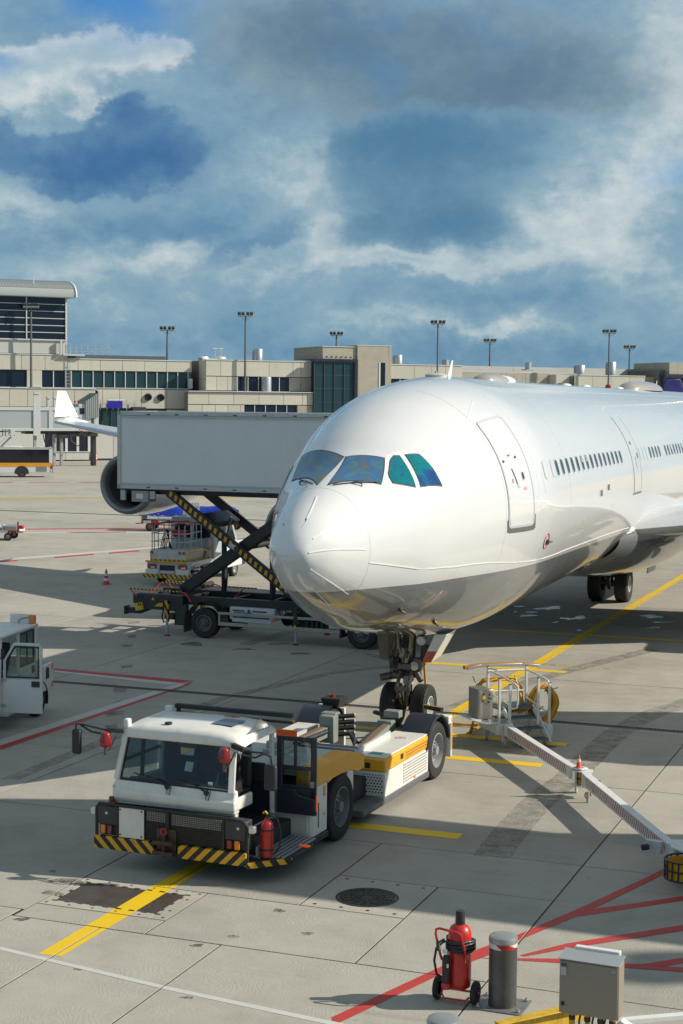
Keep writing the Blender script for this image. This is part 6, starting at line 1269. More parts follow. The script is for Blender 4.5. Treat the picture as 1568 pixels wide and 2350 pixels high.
q=B(); q.prism([(2.7,1.62),(2.75,2.32),(3.6,2.32),(3.62,1.62)],0,1.0005,1.006); q.prism([(3.68,1.55),(3.68,2.32),(4.1,2.32),(4.6,1.55)],0,1.0005,1.006); q.out('side_window',DGLASS,van,smooth=0)
q=B(); q.box(1.0,1.012,3.65,5.4,.45,1.5); q.out('white_door',VW,van,bevel=.004)
q=B(); q.box(.72,.9,2.0,2.3,.95,1.8); q.box(.92,.96,2.0,2.1,1.3,1.45); q.out('equipment_locker',GREY,van,bevel=.01); q=B(); q.box(.955,.97,2.02,2.08,1.3,1.42); q.box(.955,.97,2.0,2.1,1.0,1.06); q.out('side_lamp',AMBER,van)
q=B(); q.box(.9,1.02,.35,.95,.5,.56); q.box(.9,1.02,.35,.95,.64,.70); q.box(.9,1.02,.35,.95,.78,.84); q.box(.9,.96,.9,.98,.48,.95); q.box(.9,1.02,2.0,2.4,.48,.54); q.out('side_step',GALV,van,bevel=.006)
q=B(); q.prism([(5.3,.42),(5.3,.8),(5.63,.85),(5.67,.42)],0,-.99,1.02); q.out('front_bumper',SATIN,van,bevel=.03)
for y in (1.35,4.60):
    for x,k in ((.88,1),(-.86,-1)): wheel(van,(x,y,.36),.36,.24,.22,k,n=32,rim_mat=GALV,bolts=6)
q=B(); q.box(-.2,.15,2.7,2.9,2.60,2.66); q.out('beacon_base',SILV,van); q=B(); q.lathe([(.1,2.66),(.1,2.82),(.06,2.86),(.001,2.87)],(-.02,2.8,0),n=14); q.out('beacon',AMBER,van)

# ================================================================== BAGGAGE CARTS with blue tarpaulins, roller dolly
TARP=pm('blue_tarpaulin',(.012,.045,.42),.45,var=.25,scale=3,bump=.3); CARTR=stripes('cart_red_white',(.50,.03,.025),(.70,.68,.64),(1.,0,0),.9,.5)
def bag_cart(loc,rz,label,tl,front=True):
    c=thing('baggage_cart',loc,rz,label,'baggage cart','baggage carts beyond the van'); L_=2.9
    q=B(); q.box(-L_/2,L_/2,-.72,.72,.50,.58); q.out('deck',GREY,c,bevel=.01); q=B(); q.box(-L_/2,L_/2,-.735,-.715,.44,.60); q.out('striped_sill',CARTR,c,smooth=0)
    q=B(); 
    for z in (.72,.84,.95): q.box(-L_/2,L_/2,-.72,-.70,z,z+.03)
    for x in (-L_/2,-.5,.5,L_/2-.04): q.box(x,x+.04,-.74,-.69,.55,1.02)
    q.out('side_rail',GALV,c)
    q=B(); q.box(-L_/2-.03,-L_/2+.03,-.7,.7,.4,1.0); q.out('end_board',pm('rust_orange',(.38,.12,.04),.6,var=.3),c)
    if front:
        for i in range(6): q=B(); q.box(L_/2-.52+.16*i,L_/2-.40+.16*i,-.76,-.73,.55,1.65); q.out('slat',pm('slat_cream',(.72,.70,.62),.5,var=.12),c)
    for x in (-1.0,1.0):
        for y,k in ((-.62,-1),(.62,1)): wheel(c,(x,y,.24),.24,.14,.13,k,ax=(0,1,0),n=24,rim_mat=pm('rim_orange',(.50,.17,.04),.5,var=.2),hub_out=.01,bolts=5,tread=False)
    q=B(); q.tube([(-L_/2,0,.4),(-L_/2-.5,0,.36)],.03,6); q.out('drawbar',RED,c)
    # tarpaulin resting over the load
    t=B(); rr=random.Random(int(loc[0]*100)); rows=[]; nx,ny=18,10
    for i in range(nx+1):
        u=i/nx; row=[]
        for j in range(ny+1):
            v_=j/ny; k=math.sin(PI*v_)**.6*math.sin(PI*(.06+.88*u))**.5; x=-L_/2-.15+(L_*.93)*u; y=-.78+1.56*v_
            row.append((x,y+rr.uniform(-.01,.01),.98+.55*k*(.85+.2*math.sin(7*u+2))+rr.uniform(-.03,.03)-(.10 if j in (0,ny) else 0)))
        rows.append(row)
    t.grid(rows); o=t.out('tarpaulin',TARP,None,smooth=70); o.location=loc; o.rotation_euler=(0,0,R(rz)); tag(o,tl,'tarpaulin','blue tarpaulins'); return c
g1=G(345,1219); bag_cart((g1.x+1.0,g1.y+.7,0),-5,'open baggage cart with cream slats on its near end under a blue sheet','rumpled blue tarpaulin over the left baggage cart')
bag_cart((g1.x+3.7,g1.y+1.2,0),-8,'baggage cart half hidden behind the striped scissor arm','blue tarpaulin over the baggage cart behind the scissor arm',False)
g2=G(18*1.,1241); dl=thing('roller_dolly',(g2.x,g2.y,0),-2,'low red and white roller dolly at the left edge of the apron','dolly')
q=B(); q.box(-2.9,.55,0,1.5,.42,.56); q.out('frame',CARTR,dl,bevel=.01); q=B()
for i in range(10): q.cyl((-2.6+.30*i,.05,.68),(-2.6+.30*i,1.45,.68),.10,n=10)
q.cyl((-.1,.02,.70),(.50,.02,.70),.17,n=14); tag(q.out('roller',GREY,dl)); q=B()
for i in range(5): q.box(-.95+.16*i,-.88+.16*i,-.02,.02,.58,.86)
q.out('cream_slat',pm('slat_cream',(.72,.70,.62)),dl); q=B(); q.box(.50,.56,-.02,.06,.45,1.0); q.box(-1.05,-.99,-.02,.06,.45,1.0); q.out('end_stop',DARKM,dl); q=B(); q.box(.56,.82,-.05,.25,.62,.80); q.box(.5,.8,-.02,.2,.42,.50); q.out('hitch_block',RED,dl,bevel=.03)
for x in (0.,-2.4): wheel(dl,(x,.05,.21),.21,.14,.11,-1,ax=(0,1,0),n=22,rim_mat=GREY,hub_out=.01,bolts=4,tread=False); wheel(dl,(x,1.4,.21),.21,.14,.11,1,ax=(0,1,0),n=22,rim_mat=GREY,hub_out=.01,bolts=4,tread=False)

# ================================================================== APRON BUS
bs=G(50,1095); bus=thing('apron_bus',(bs.x,bs.y,0),14,'white apron bus with an amber side stripe in front of the terminal','bus')
BW=pm('bus_white',(.74,.75,.74),.35,var=.08,coat=.3)
q=B(); q.box(-9.5,2.9,.02,2.5,.38,1.37); q.box(-9.5,2.9,.02,2.5,2.62,2.78); q.box(2.55,2.9,.02,2.5,.38,2.78); q.box(-9.5,-9.2,.02,2.5,.4,2.78); q.out('body',BW,bus,bevel=.05)
q=B(); q.box(-9.5,2.88,.008,.018,.98,1.36); q.out('amber_stripe',pm('bus_amber',(.85,.36,.02),.4,var=.05),bus,smooth=0)
q=B(); q.box(-9.2,2.5,.10,2.4,1.28,2.62); q.out('cabin_core',SATIN,bus)
for i in range(6): x1=2.52-1.62*i; q=B(); q.box(x1-1.60,x1,.03,.06,1.38,2.62); q.out('side_window',DGLASS,bus,smooth=0)
q=B(); q.box(-1.7,.1,.4,2.0,2.78,2.93); q.out('roof_unit',BW,bus,bevel=.05); q=B(); q.box(1.6,2.1,.6,1.4,2.78,2.84); q.out('roof_hatch',BW,bus,bevel=.02)
q=B(); q.box(1.35,2.35,.005,.018,.52,1.02); q.out('engine_grille',dots('bus_grille',(.30,.30,.29),(.12,.12,.12),0,14,14,.3),bus,smooth=0)
q=B(); q.box(2.88,2.92,.05,.35,.80,1.10); q.box(2.70,2.88,.004,.016,.80,1.10); q.out('tail_lamp',REDLENS,bus)
q=B(); q.prism([(.66*math.cos(R(t)),.46+.62*math.sin(R(t))) for t in range(0,181,12)]+[(-.66,.3),(.66,.3)],1,.006,.017); q.out('wheel_arch',SATIN,bus,smooth=0)
for x in (0.,-6.2): wheel(bus,(x,.16,.46),.46,.28,.25,-1,ax=(0,1,0),n=32,rim_mat=GREY); wheel(bus,(x,2.34,.46),.46,.28,.25,1,ax=(0,1,0),n=32,rim_mat=GREY)

# ================================================================== TERMINAL
TMX,TMY,TMA=-28.8,199.7,25.
TM=Fr(TMX,TMY,TMA)
def wallm(name,col,st=.5):
    m,nt,b=base_mat(name); v=coords(nt); n=noise(nt,scaled(nt,v,.5,.5,1.),1.1,6,.7); s_=noise(nt,scaled(nt,v,2.4,2.4,.12),1.0,5,.75)
    oi=nt.nodes.new('ShaderNodeObjectInfo'); rnd=E(nt,oi.outputs['Random']); k=1.+(rnd-.5)*.12; c=mixc(nt,1.,col,comb(nt,k,k,k),'MULTIPLY')
    c=mixc(nt,n.step(.4,.75)*.3*st,c,[x*.6 for x in col]); c=mixc(nt,s_.step(.52,.75)*.5*st,c,(col[0]*.55,col[1]*.47,col[2]*.36)); nt.links.new(c,b.inputs['Base Color']); b.inputs['Roughness'].default_value=.75; return m
PANEL=wallm('cream_wall_panel',(.55,.525,.44)); CONCW=wallm('stair_tower_concrete',(.42,.385,.31),1.4); LWALL=wallm('light_metal_wall',(.55,.55,.51),.4); DWALL=pm('wall_core',(.20,.185,.155),.8)
TW=glass('terminal_glass',(.010,.016,.030),.05); TT=glass('terminal_teal_glass',(.018,.05,.055),.06); MULL=pm('white_mullion',(.66,.67,.64),.5,var=.05); MULD=pm('dark_mullion',(.05,.065,.07),.5); CAP=pm('parapet_cap',(.60,.62,.60),.45,.2,var=.08); BLUEF=pm('navy_frame',(.012,.016,.045),.4)
def fx(px,Y=0.,py=870): return TM.hit(px,py,1,Y).x
def fz(px,py,Y=0.): return TM.hit(px,py,1,Y).z
def wing_(name,label,loc_x=0): return thing(name,tuple(TM.w((loc_x,0,0))),TMA,label,'building','terminal buildings along the far side')
def part(par,name,x0,x1,y0,y1,z0,z1,mat,bevel=0.): 
    q=B(); q.box(x0,x1,y0,y1,z0,z1); o=q.out(name,mat,par,bevel=bevel,smooth=0 if not bevel else 40); return o
_pc={}
def panels(par,xs,z0,z1,y,mat=None,name='wall_panel',t=.12):
    for a,b_ in zip(xs[:-1],xs[1:]): part(par,name,a+.025,b_-.025,y-t,y,z0+.02,z1-.02,mat or PANEL)
def glazing(par,x0,x1,z0,z1,y,n,mat,mull=MULL,rows=1,mw=.10,sill=True,tall=False):
    dx=(x1-x0)/n; dz=(z1-z0)/rows
    for i in range(n):
        for j in range(rows): part(par,'window_pane',x0+dx*i+mw/2,x0+dx*(i+1)-mw/2,y+.02,y+.06,z0+dz*j+.03,z0+dz*(j+1)-.03,mat)
    q=B()
    for i in range(n+1): q.box(x0+dx*i-mw/2,x0+dx*i+mw/2,y-.10,y+.07,z0,z1)
    for j in range(1 if rows==1 else 0,rows+ (0 if rows==1 else 1)):
        if rows>1: q.box(x0,x1,y-.02,y+.065,z0+dz*j-.04,z0+dz*j+.04)
    q.out('window_frame',mull,par,smooth=0)
    if sill: part(par,'window_sill',x0-.1,x1+.1,y-.18,y+.05,z0-.12,z0-.005,CAP)
# --- left block with barrel-roofed glass hall
A=wing_('glass_hall_terminal','terminal block at the left with a barrel roof over tall dark glazing')
X1=fx(154); part(A,'core',-42,X1-.15,.15,22,12.9,19.7,DWALL); part(A,'upper_wall',-42,X1+.4 -.5,-.02,.14,12.95,14.55,LWALL); part(A,'side_wall',X1-.12,X1+.02,-.02,22,12.9,19.75,LWALL)
glazing(A,fx(15.8)-3*4.05,X1-.15,14.65,19.75,-.05,4+0,TW,rows=6,mw=.13)
part(A,'column',fx(138)-.12,fx(138)+.12,-.6,-.3,12.9,14.6,LWALL)
q=B(); rows=[]; xr=X1+.75; N_=15; 
cr_=[(-1.3,19.75),(-1.32,20.15),(-1.0,20.75),(-.2,21.25),(1.2,21.65),(3.5,21.95),(8,22.2),(14,21.8),(22,20.)]
nn=110
for i in range(nn*2+1):
    x=-42+(xr+42)*i/(nn*2); rows.append([(x,y,z+(.055 if i%2 else 0)) for y,z in cr_[2:]])
q.grid(rows); q.out('corrugated_roof',pm('roof_metal',(.33,.35,.34),.45,.35,var=.1),A,smooth=0)
q=B(); q.grid([[(-42,y,z) for y,z in cr_[:3]],[(xr,y,z) for y,z in cr_[:3]]]); q.box(-42,xr-.1,-1.28,0,19.70,19.78); q.out('eave',pm('eave_grey',(.36,.39,.38),.5,var=.1),A,smooth=60)
q=B(); q.tube([(xr+.05,y,z+.02) for y,z in cr_],.13,8); q.out('roof_verge',WHITE,A,smooth=60)
q=B(); q.prism(cr_+[(22,19.7)],0,xr-.12,xr-.02); q.out('gable',LWALL,A,smooth=0); q=B(); q.cyl((fx(77),-.2,21.2),(fx(77),-.2,22.),.05,n=6); q.out('roof_vent',WHITE,A)
# lower part of that block
xb=fx(155)
Lw=wing_('lower_terminal','cream panelled terminal wing under the glass hall at the left')
part(Lw,'core',-42,xb-.05,.2,20,0,12.8,DWALL)
panels(Lw,[-42,-36,-30,-24,-18.5,fx(49),fx(103),xb],10.95,12.8,0); part(Lw,'parapet_cap',-42,xb+.05,-.2,.4,12.78,12.9,CAP)
part(Lw,'pier',fx(62),fx(95),-.1,.2,8.9,10.93,PANEL); glazing(Lw,-42,fx(62),8.9,10.93,.05,8,TW); glazing(Lw,fx(95),fx(150),8.9,10.93,.05,2,TW); part(Lw,'white_post',fx(150),fx(152),-.1,.2,8.9,10.93,MULL)
xe=fx(213)
panels(Lw,[-42,-36,-30,-24,-18,fx(16),fx(58),fx(116),fx(165),xe],6.55,8.72,-1.0,t=.15); part(Lw,'lower_core',-42,xe-.03,-.75,.2,0.3,8.7,DWALL); part(Lw,'ledge_cap',-42,xe+.05,-1.25,.3,8.72,8.82,CAP)
glazing(Lw,-42,fx(172,-1.),5.2,6.5,-1.0,18,TT,MULD,sill=False)
panels(Lw,[-42,-34,-26,-19,fx(20,-1.)],3.6,5.1,-1.0); panels(Lw,[-42,-30,fx(99,-1.)],.2,3.5,-1.0,LWALL,'ribbed_panel'); part(Lw,'lower_lintel',fx(99,-1.),fx(210,-1.),-1.2,-1.,3.5,4.6,PANEL)
glazing(Lw,fx(99,-1.),fx(204,-1.),1.15,3.45,-1.0,4,TW,MULL,mw=.3); panels(Lw,[fx(99,-1.),fx(150,-1.),fx(204,-1.)],.1,1.0,-1.0,LWALL,'ribbed_panel')
# --- middle wing with the long window band
M=wing_('window_band_terminal','long low terminal wing with a continuous band of teal windows')
xc=fx(440); part(M,'core',xb,xc,.25,20,0,12.3,DWALL); xs=[xb]+[fx(p) for p in (179,230,281,332,382)]+[xc]
panels(M,xs,11.0,12.35,.05); part(M,'parapet_cap',xb,xc,-.15,.4,12.35,12.47,CAP); glazing(M,fx(164),fx(432),8.95,10.95,.10,11,TT,MULL,mw=.09)
panels(M,[xe,fx(235),fx(274),fx(324),fx(382),xc],6.4,8.75,.0); glazing(M,xe,fx(382),3.4,6.3,.05,8,TT,MULD,sill=False); panels(M,[fx(382),fx(410),xc],4.4,6.3,0.)
panels(M,[xe,fx(260),fx(300),fx(340),xc],.2,3.3,.1,LWALL,'ribbed_panel')
part(M,'roof_slab',fx(165),fx(398),3,18,12.5,13.0,pm('roof_slate',(.10,.13,.15),.6)); part(M,'roof_edge',fx(143),fx(192),-.6,3,12.75,12.95,CAP)
for px,py in ((216,902),(339,911),(368,912)): 
    q=B(); z=fz(px,py); q.lathe([(.42,0),(.46,-.1),(.46,-.35),(.36,-.42),(.30,-.2),(.001,-.15)],(fx(px,0.,py),-.0,z),(0,1,0),18); q.out('wall_fan',SATIN,M,smooth=40)
q=B(); z0=fz(432,870); q.box(fx(430),fx(438),-.7,-.12,8.9,10.2); q.out('air_unit',LGREY,M,bevel=.04)
for px in (228,243,257,269,288,306):
    q=B(); x=fx(px); q.box(x-.04,x+.04,-.5,-.42,6.2,7.4)
    for k in range(4): q.box(x-.12,x+.12,-.48,-.44,6.5+.25*k,6.53+.25*k)
    q.out('bracket_rack',GALV,M,smooth=0)
part(M,'scaffold_rail',fx(228),fx(310),-.52,-.46,6.9,6.98,GALV); part(M,'dark_cabinet',fx(300),fx(331),-.8,-.1,3.6,6.6,SATIN,.05)
q=B()
for k in range(7): z=8.9+.42*k; q.box(fx(150.5),fx(160),-.25,-.21,z,z+.05)
q.box(fx(150.5),fx(151.2),-.26,-.2,8.8,14.4); q.box(fx(159.3),fx(160),-.26,-.2,8.8,14.4); q.out('access_ladder',GALV,M,smooth=0)
q=B(); xx=[fx(p) for p in (165,178,190,205,222,238,254)]
for x in xx: q.box(x-.03,x+.03,.5,.56,12.9,14.1)
for z in (13.3,13.7,14.08): q.box(xx[0],xx[-1],.5,.55,z,z+.05)
q.beam((xx[2],.5,13.2),(xx[-1],.5,13.95),.05,.06); q.out('roof_railing',GALV,M,smooth=0)
sg=thing('blue_sign',tuple(TM.w((fx(264,-1.),-1.,fz(264,937,-1.)))),TMA,'plain blue rectangular sign hanging on the terminal wall','sign'); w_=fx(281,-1.)-fx(247,-1.); q=B(); q.box(-w_/2,w_/2,-.1,.1,0,fz(264,920,-1.)-fz(264,937,-1.)); q.out('sign_board',pm('sign_blue',(.008,.008,.30),.5,var=.05),sg,bevel=.01); q=B(); q.box(-w_/2,w_/2+.3,-.2,.1,1.02,1.1); q.out('sign_rail',WHITE,sg); q=B(); q.box(-.04,.04,.1,.5,.2,.8); q.out('sign_bracket',GALV,sg)
# --- projecting block
D=wing_('projecting_terminal','cream terminal block projecting between the window band and the stair tower')
YD=-2.2; xd=fx(472,YD); x2=fx(719,YD); part(D,'core',xd+.1,x2,YD+.2,18,0,12.5,DWALL)
part(D,'side_panel',xd-.02,xd+.09,YD,.2,10.2,12.5,PANEL); part(D,'side_panel',xd-.02,xd+.09,YD,.2,0,10.15,PANEL)
panels(D,[xd]+[fx(p,YD) for p in (506,562,617,672,690)]+[x2],10.55,12.5,YD); part(D,'parapet_cap',xd-.1,x2,YD-.2,YD+.4,12.5,12.62,CAP)
panels(D,[xd]+[fx(p,YD) for p in (497,522,545)],8.75,10.5,YD); glazing(D,fx(545,YD),fx(665,YD),8.7,10.95-.45,YD+.05,5,TW,MULL,mw=.07); panels(D,[fx(665,YD),fx(690,YD),x2],8.75,10.5,YD,CONCW)
xl=fx(432,YD-1.2); part(D,'lower_core',xl+.05,x2,YD-.7,YD+.3,0,8.55,DWALL); part(D,'ledge_cap',xl,x2,YD-1.35,YD+.2,8.55,8.66,CAP)
Y2=YD-1.0; panels(D,[xl]+[fx(p,Y2) for p in (479,536,594,651,694,705)]+[fx(718,Y2)],7.0,8.5,Y2); panels(D,[xl]+[fx(p,Y2) for p in (464,494,523,552,560)],5.3,6.95,Y2); glazing(D,fx(560,Y2),fx(683,Y2),5.3,6.95,Y2+.05,5,TW,MULL,mw=.07); panels(D,[fx(683,Y2),fx(718,Y2)],5.3,6.95,Y2,CONCW)
panels(D,[xl,fx(500,Y2),fx(580,Y2),fx(660,Y2),fx(718,Y2)],.2,5.2,Y2)
q=B(); q.lathe([(.001,1.9),(.62,1.85),(.66,1.7),(.66,0)],(fx(616,Y2),Y2+.7,8.66),n=24); o=q.out('roof_drum',GALV,D,smooth=40)
q=B(); q.box(fx(460,5),fx(476,5)+1.0,4,6,12.5,12.9); q.lathe([(.8,12.9),(.7,13.15),(.001,13.2)],(fx(465,5),5,0),n=16); q.lathe([(.8,12.9),(.7,13.15),(.001,13.2)],(fx(505,5),5,0),n=16); q.out('skylight',WHITE,D,smooth=40)
q=B()
for dx in (-.4,.4): q.cyl((fx(500,5)+dx,5,13.),(fx(500,5)+dx,5,14.2),.04,n=6); q.cyl((fx(500,5)+dx-.3,5,14.2),(fx(500,5)+dx+.3,5,14.2),.09,n=8)
q.out('roof_aerial',LGREY,D)
def drum(px,pytop,Y,r_,h,par,zb):
    q=B(); x=fx(px,Y); q.lathe([(.001,h),(r_*.95,h),(r_,h-.05),(r_,0)],(x,Y,zb),n=28); q.out('roof_drum',GALV,par,smooth=40); q=B(); q.tube([(x-r_-.1,Y,zb),(x-r_-.15,Y,zb+h*.8),(x-r_+.1,Y,zb+h*.9)],.07,6); q.out('drum_pipe',GALV,par)
drum(592,807,4.,.62,1.75,D,12.5)
# --- stair tower
E_=wing_('stair_tower','concrete stair tower with a glazed front bay and a slit window')
YE=-3.6; xg0,xm,x3=fx(720,YE),fx(820,YE),fx(898,YE)
part(E_,'tower_wall',xm,x3,YE,6,0,14.75,CONCW,.03); part(E_,'tower_top',fx(742,YE),xm-.02,YE+.25,6,12.95,14.5,CONCW,.03); part(E_,'tower_cap',fx(742,YE)-.1,xm,YE+.15,6,14.5,14.6,CAP); part(E_,'tower_cap',xm-.05,x3+.05,YE-.05,6,14.75,14.85,CAP)
part(E_,'bay_core',xg0+.2,xm-.1,YE+.9,5,0,12.7,pm('stair_interior',(.05,.055,.055),.8)); part(E_,'bay_frame',xg0,xm-.02,YE-.25,YE+.5,12.6,12.95,BLUEF); part(E_,'bay_frame',xm-.5,xm-.02,YE-.25,YE+.5,0,12.6,BLUEF)
glazing(E_,xg0+.05,xm-.5,2.2,12.6,YE,4,TGLASS,MULD,rows=6,mw=.07,sill=False); part(E_,'bay_base',xg0,xm-.02,YE+.1,YE+.6,0,2.2,CONCW)
sx0,sx1=fx(873,YE),fx(884,YE); part(E_,'slit_window',sx0,sx1,YE-.03,YE-.004,7.5,12.6,TW); part(E_,'slit_reveal',sx0-.22,sx0-.01,YE-.06,YE-.003,7.5,12.6,MULL)
q=B()
for i in range(6): q.cyl((fx(752+11*i,YE),YE+.25,13.25),(fx(752+11*i,YE),YE+.18,13.25),.09,n=10)
q.out('wall_vent',SATIN,E_)
# --- right wing
Fw=wing_('right_terminal','low cream terminal wing beyond the aircraft roof')
xf=fx(1060); part(Fw,'core',x3+.05,xf,.2,18,0,12.4,DWALL); panels(Fw,[x3+.1]+[fx(p) for p in (950,990,1022)]+[xf],10.6,12.45,0.); part(Fw,'parapet_cap',x3,xf,-.2,.4,12.45,12.57,CAP); glazing(Fw,x3+.2,fx(985),8.6,10.5,.05,5,TW); panels(Fw,[fx(985),fx(1020),xf],8.6,10.5,0.); panels(Fw,[x3+.2,fx(960),fx(1010),xf],0.2,8.5,0.)
drum(913,818,3.,.60,1.4,Fw,12.45); q=B(); q.cyl((fx(1022,4),4,12.5),(fx(1022,4),4,13.4),.5,n=14); q.out('roof_vent',GALV,Fw)
Gw=wing_('recessed_terminal','weathered recessed terminal wing at the upper right')
YG=3.; xg=fx(1320,YG); part(Gw,'core',xf,xg,YG+.2,20,0,11.6,DWALL); panels(Gw,[xf]+[fx(p,YG) for p in (1110,1160,1206,1256)]+[xg],9.3,11.75,YG,CONCW); part(Gw,'parapet_cap',xf,xg,YG-.1,YG+.5,11.75,11.85,CAP); panels(Gw,[xf,fx(1160,YG),xg],0,9.2,YG,CONCW); part(Gw,'upper_setback',xf,fx(1490,8),8,22,11.7,12.75,LWALL)
q=B(); q.box(fx(1205,5),fx(1222,5),4.5,6,12.2,12.35); q.cyl((fx(1212,5),5,12.3),(fx(1212,5),5,13.3),.45,n=12); q.out('roof_vent',GALV,Gw); drum(1330,850,6.,.8,1.3,Gw,11.8); drum(1402,832,4.,.75,2.0,Gw,11.6)
Hw=wing_('far_right_terminal','cream terminal wing with dark windows at the far right')
YH=.5; x0=fx(1318,YH); x4=fx(1480,YH); part(Hw,'core',x0,x4,YH+.2,18,0,11.4,DWALL); part(Hw,'side_panel',fx(1256,YG+.5),x0,YH+1.2,YH+2.4,0,11.6,PANEL); panels(Hw,[x0]+[fx(p,YH) for p in (1360,1402,1445)]+[x4],9.2,11.5,YH); part(Hw,'parapet_cap',x0-.1,x4,YH-.2,YH+.4,11.5,11.62,CAP); glazing(Hw,fx(1402,YH),x4,7.0,9.1,YH+.05,6,TW); panels(Hw,[x0,fx(1360,YH),fx(1402,YH)],6.9,9.1,YH); panels(Hw,[x0,fx(1400,YH),x4],0,6.8,YH); panels(Hw,[x4,fx(1500,YH),fx(1524,YH)],6.,11.5,YH+1.,CONCW)
Kw=wing_('glazed_corner_block','navy glazed block with a concrete top at the right edge')
x5=fx(1524,-1.); part(Kw,'core',x5,x5+14,.2,10,0,12.5,DWALL); part(Kw,'concrete_top',fx(1538,-1.),x5+14,-.8,8,11.9,13.6,CONCW); part(Kw,'navy_frame',x5,x5+14,-1.2,0,11.35,11.9,BLUEF); glazing(Kw,x5,x5+14,2.,11.3,-1.,5,TGLASS,MULD,rows=5,sill=False)
RODS=((862,12,2.6,12.6,'left of the stair tower above the projecting block'),(1285,10,2.2,12.,'on the recessed wing right of the small mast'),(1455,14,2.4,12.,'nearest the rightmost small mast'),(1178,6,2.2,12.,'beside the roof vent on the recessed wing'),(455,10,2.8,12.6,'between the skylight and the roof slab'),(570,9,2.6,12.6,'just right of the tall mast on the projecting block'),(1110,12,2.2,12.,'left of the small mast over the recessed wing'),(1220,16,1.9,12.,'right of the roof vent on the recessed wing'),(1500,12,2.6,12.,'between the far right wing and the glazed corner block'))
for px,Yo,h,z0,lb in RODS:
    m_=thing('lightning_rod',tuple(TM.w((fx(px,Yo),Yo,z0))),0,'thin lightning rod '+lb,'lightning rod','lightning rods on the terminal roofs'); q=B(); q.cyl((0,0,0),(0,0,h),.03,.012,n=6); q.out('rod',GREY,m_)
# ---------------- floodlight masts
MASTM=pm('mast_steel',(.17,.17,.165),.5,.5,var=.2); LAMPH=pm('lamp_housing',(.10,.105,.10),.4,.4,var=.2)
def mast(px,pyt,Y,zb,label,first=None):
    x=fx(px,Y,pyt); zt=fz(px,pyt,Y); h=zt-zb
    m_=thing('floodlight_mast',tuple(TM.w((x,Y,zb))),0,label,'floodlight mast','floodlight masts along the terminal')
    q=B(); q.cyl((0,0,-zb if Y<0 and False else 0),(0,0,h-.3),.16,.10,n=12); q.out('pole',MASTM,m_,smooth=50)
    q=B(); q.box(-.95,.95,-.12,.12,h-.42,h-.24); q.box(-.95,.95,-.05,.05,h-.5,h-.44); q.out('crossbar',GALV,m_,bevel=.01)
    for k in (-.78,-.30,.30,.78): q=B(); q.obox((k,-.10,h-.06),(.40,.50,.22),(-22,0,6)); o=q.out('floodlight',LAMPH,m_,bevel=.03)
    q=B()
    for s_ in (-1,1): q.tube([(s_*.62,0,h-.45),(s_*.5,.02,h-.72),(s_*.28,.02,h-.80),(s_*.08,0,h-.62)],.018,5)
    q.out('lamp_wire',SATIN,m_); return m_
mast(71,697,-1.05,8.82,'floodlight mast in front of the glass hall at the far left'); mast(384,751,8.,12.6,'short floodlight mast on the roof right of the roof railing')
mast(563.5,718,-2.9,8.66,'tall floodlight mast in front of the projecting terminal block'); mast(772.5,763,24,12.0,'floodlight mast rising behind the stair tower')
mast(1005.5,737,-3.,.0,'tall floodlight mast behind the aircraft roof hatch, right of the stair tower'); mast(1125,779,26,11.5,'small floodlight mast above the recessed terminal wing')
mast(1399,758,-1.5,.0,'tall floodlight mast in front of the far right terminal wing'); mast(1445.5,794,28,11.5,'small floodlight mast nearest the right edge')

# ---------------- passenger bridges at the left
BRG=pm('bridge_grey',(.42,.455,.47),.45,.2,var=.10,scale=.6,dirt=.06); BRL=pm('bridge_light',(.56,.58,.57),.5,var=.1)
YB=-16.
JB=thing('passenger_bridge',tuple(TM.w((fx(0,YB,960),YB,0))),TMA,'grey passenger bridge tunnel on slim legs at the left edge','passenger bridge')
X0=fx(0,YB,960); fxx=lambda px: fx(px,YB,960)-X0; zz=lambda py: fz(100,py,YB)
q=B(); q.box(-14,fxx(185),0,3.,zz(984),zz(938)); q.out('tunnel',BRG,JB,bevel=.04)
for px in (-60,84,116,180): q=B(); q.box(fxx(px)-.22,fxx(px)+.22,-.08,0,zz(986),zz(934)); q.out('tunnel_rib',BRL,JB,bevel=.02)
q=B(); q.box(-14,fxx(185),-.1,0,zz(942),zz(934)); q.box(-14,fxx(185),-.1,0,zz(989),zz(983)); q.out('tunnel_edge',BRL,JB,bevel=.02)
for px,pb in ((84,1032),(145,1030),(128,1035)): q=B(); q.box(fxx(px)-.16,fxx(px)+.16,.6,1.0,0,zz(984)); q.out('support_leg',GREY,JB,bevel=.03)
q=B(); q.box(fxx(76),fxx(92),-.12,-.02,zz(1000),zz(905)); q.box(fxx(77),fxx(90),-.2,.1,zz(905),zz(900)); q.out('sensor_post',BRL,JB,bevel=.02)
for px in (113,128): q=B(); q.box(fxx(px-3.5),fxx(px+3.5),.2,.6,zz(936),zz(915)); q.box(fxx(px-4),fxx(px+4),.1,.7,zz(915),zz(910)); q.out('roof_unit',BRL,JB,bevel=.03)
q=B(); q.box(fxx(60),fxx(175),.4,2.4,zz(996),zz(988)); q.box(fxx(135),fxx(158),.2,2.6,zz(1006),zz(996)); q.out('undercarriage',DARKM,JB,bevel=.03)
q=B()
for i in range(9): a=fxx(170)+.28*i; q.box(a,a+.24,.1,2.8,zz(981)-.0,zz(938)+.12*(i%2))
q.out('bellows',pm('bellows_grey',(.30,.33,.32),.6,var=.2),JB,smooth=0)
q=B(); q.box(fxx(180),fxx(208),-.1,3.,zz(990),zz(926)); q.out('bridge_cab',BRL,JB,bevel=.04); q=B(); q.box(fxx(183),fxx(193),-.14,-.1,zz(950),zz(936)); q.out('cab_window',DGLASS,JB,smooth=0)
q=B()
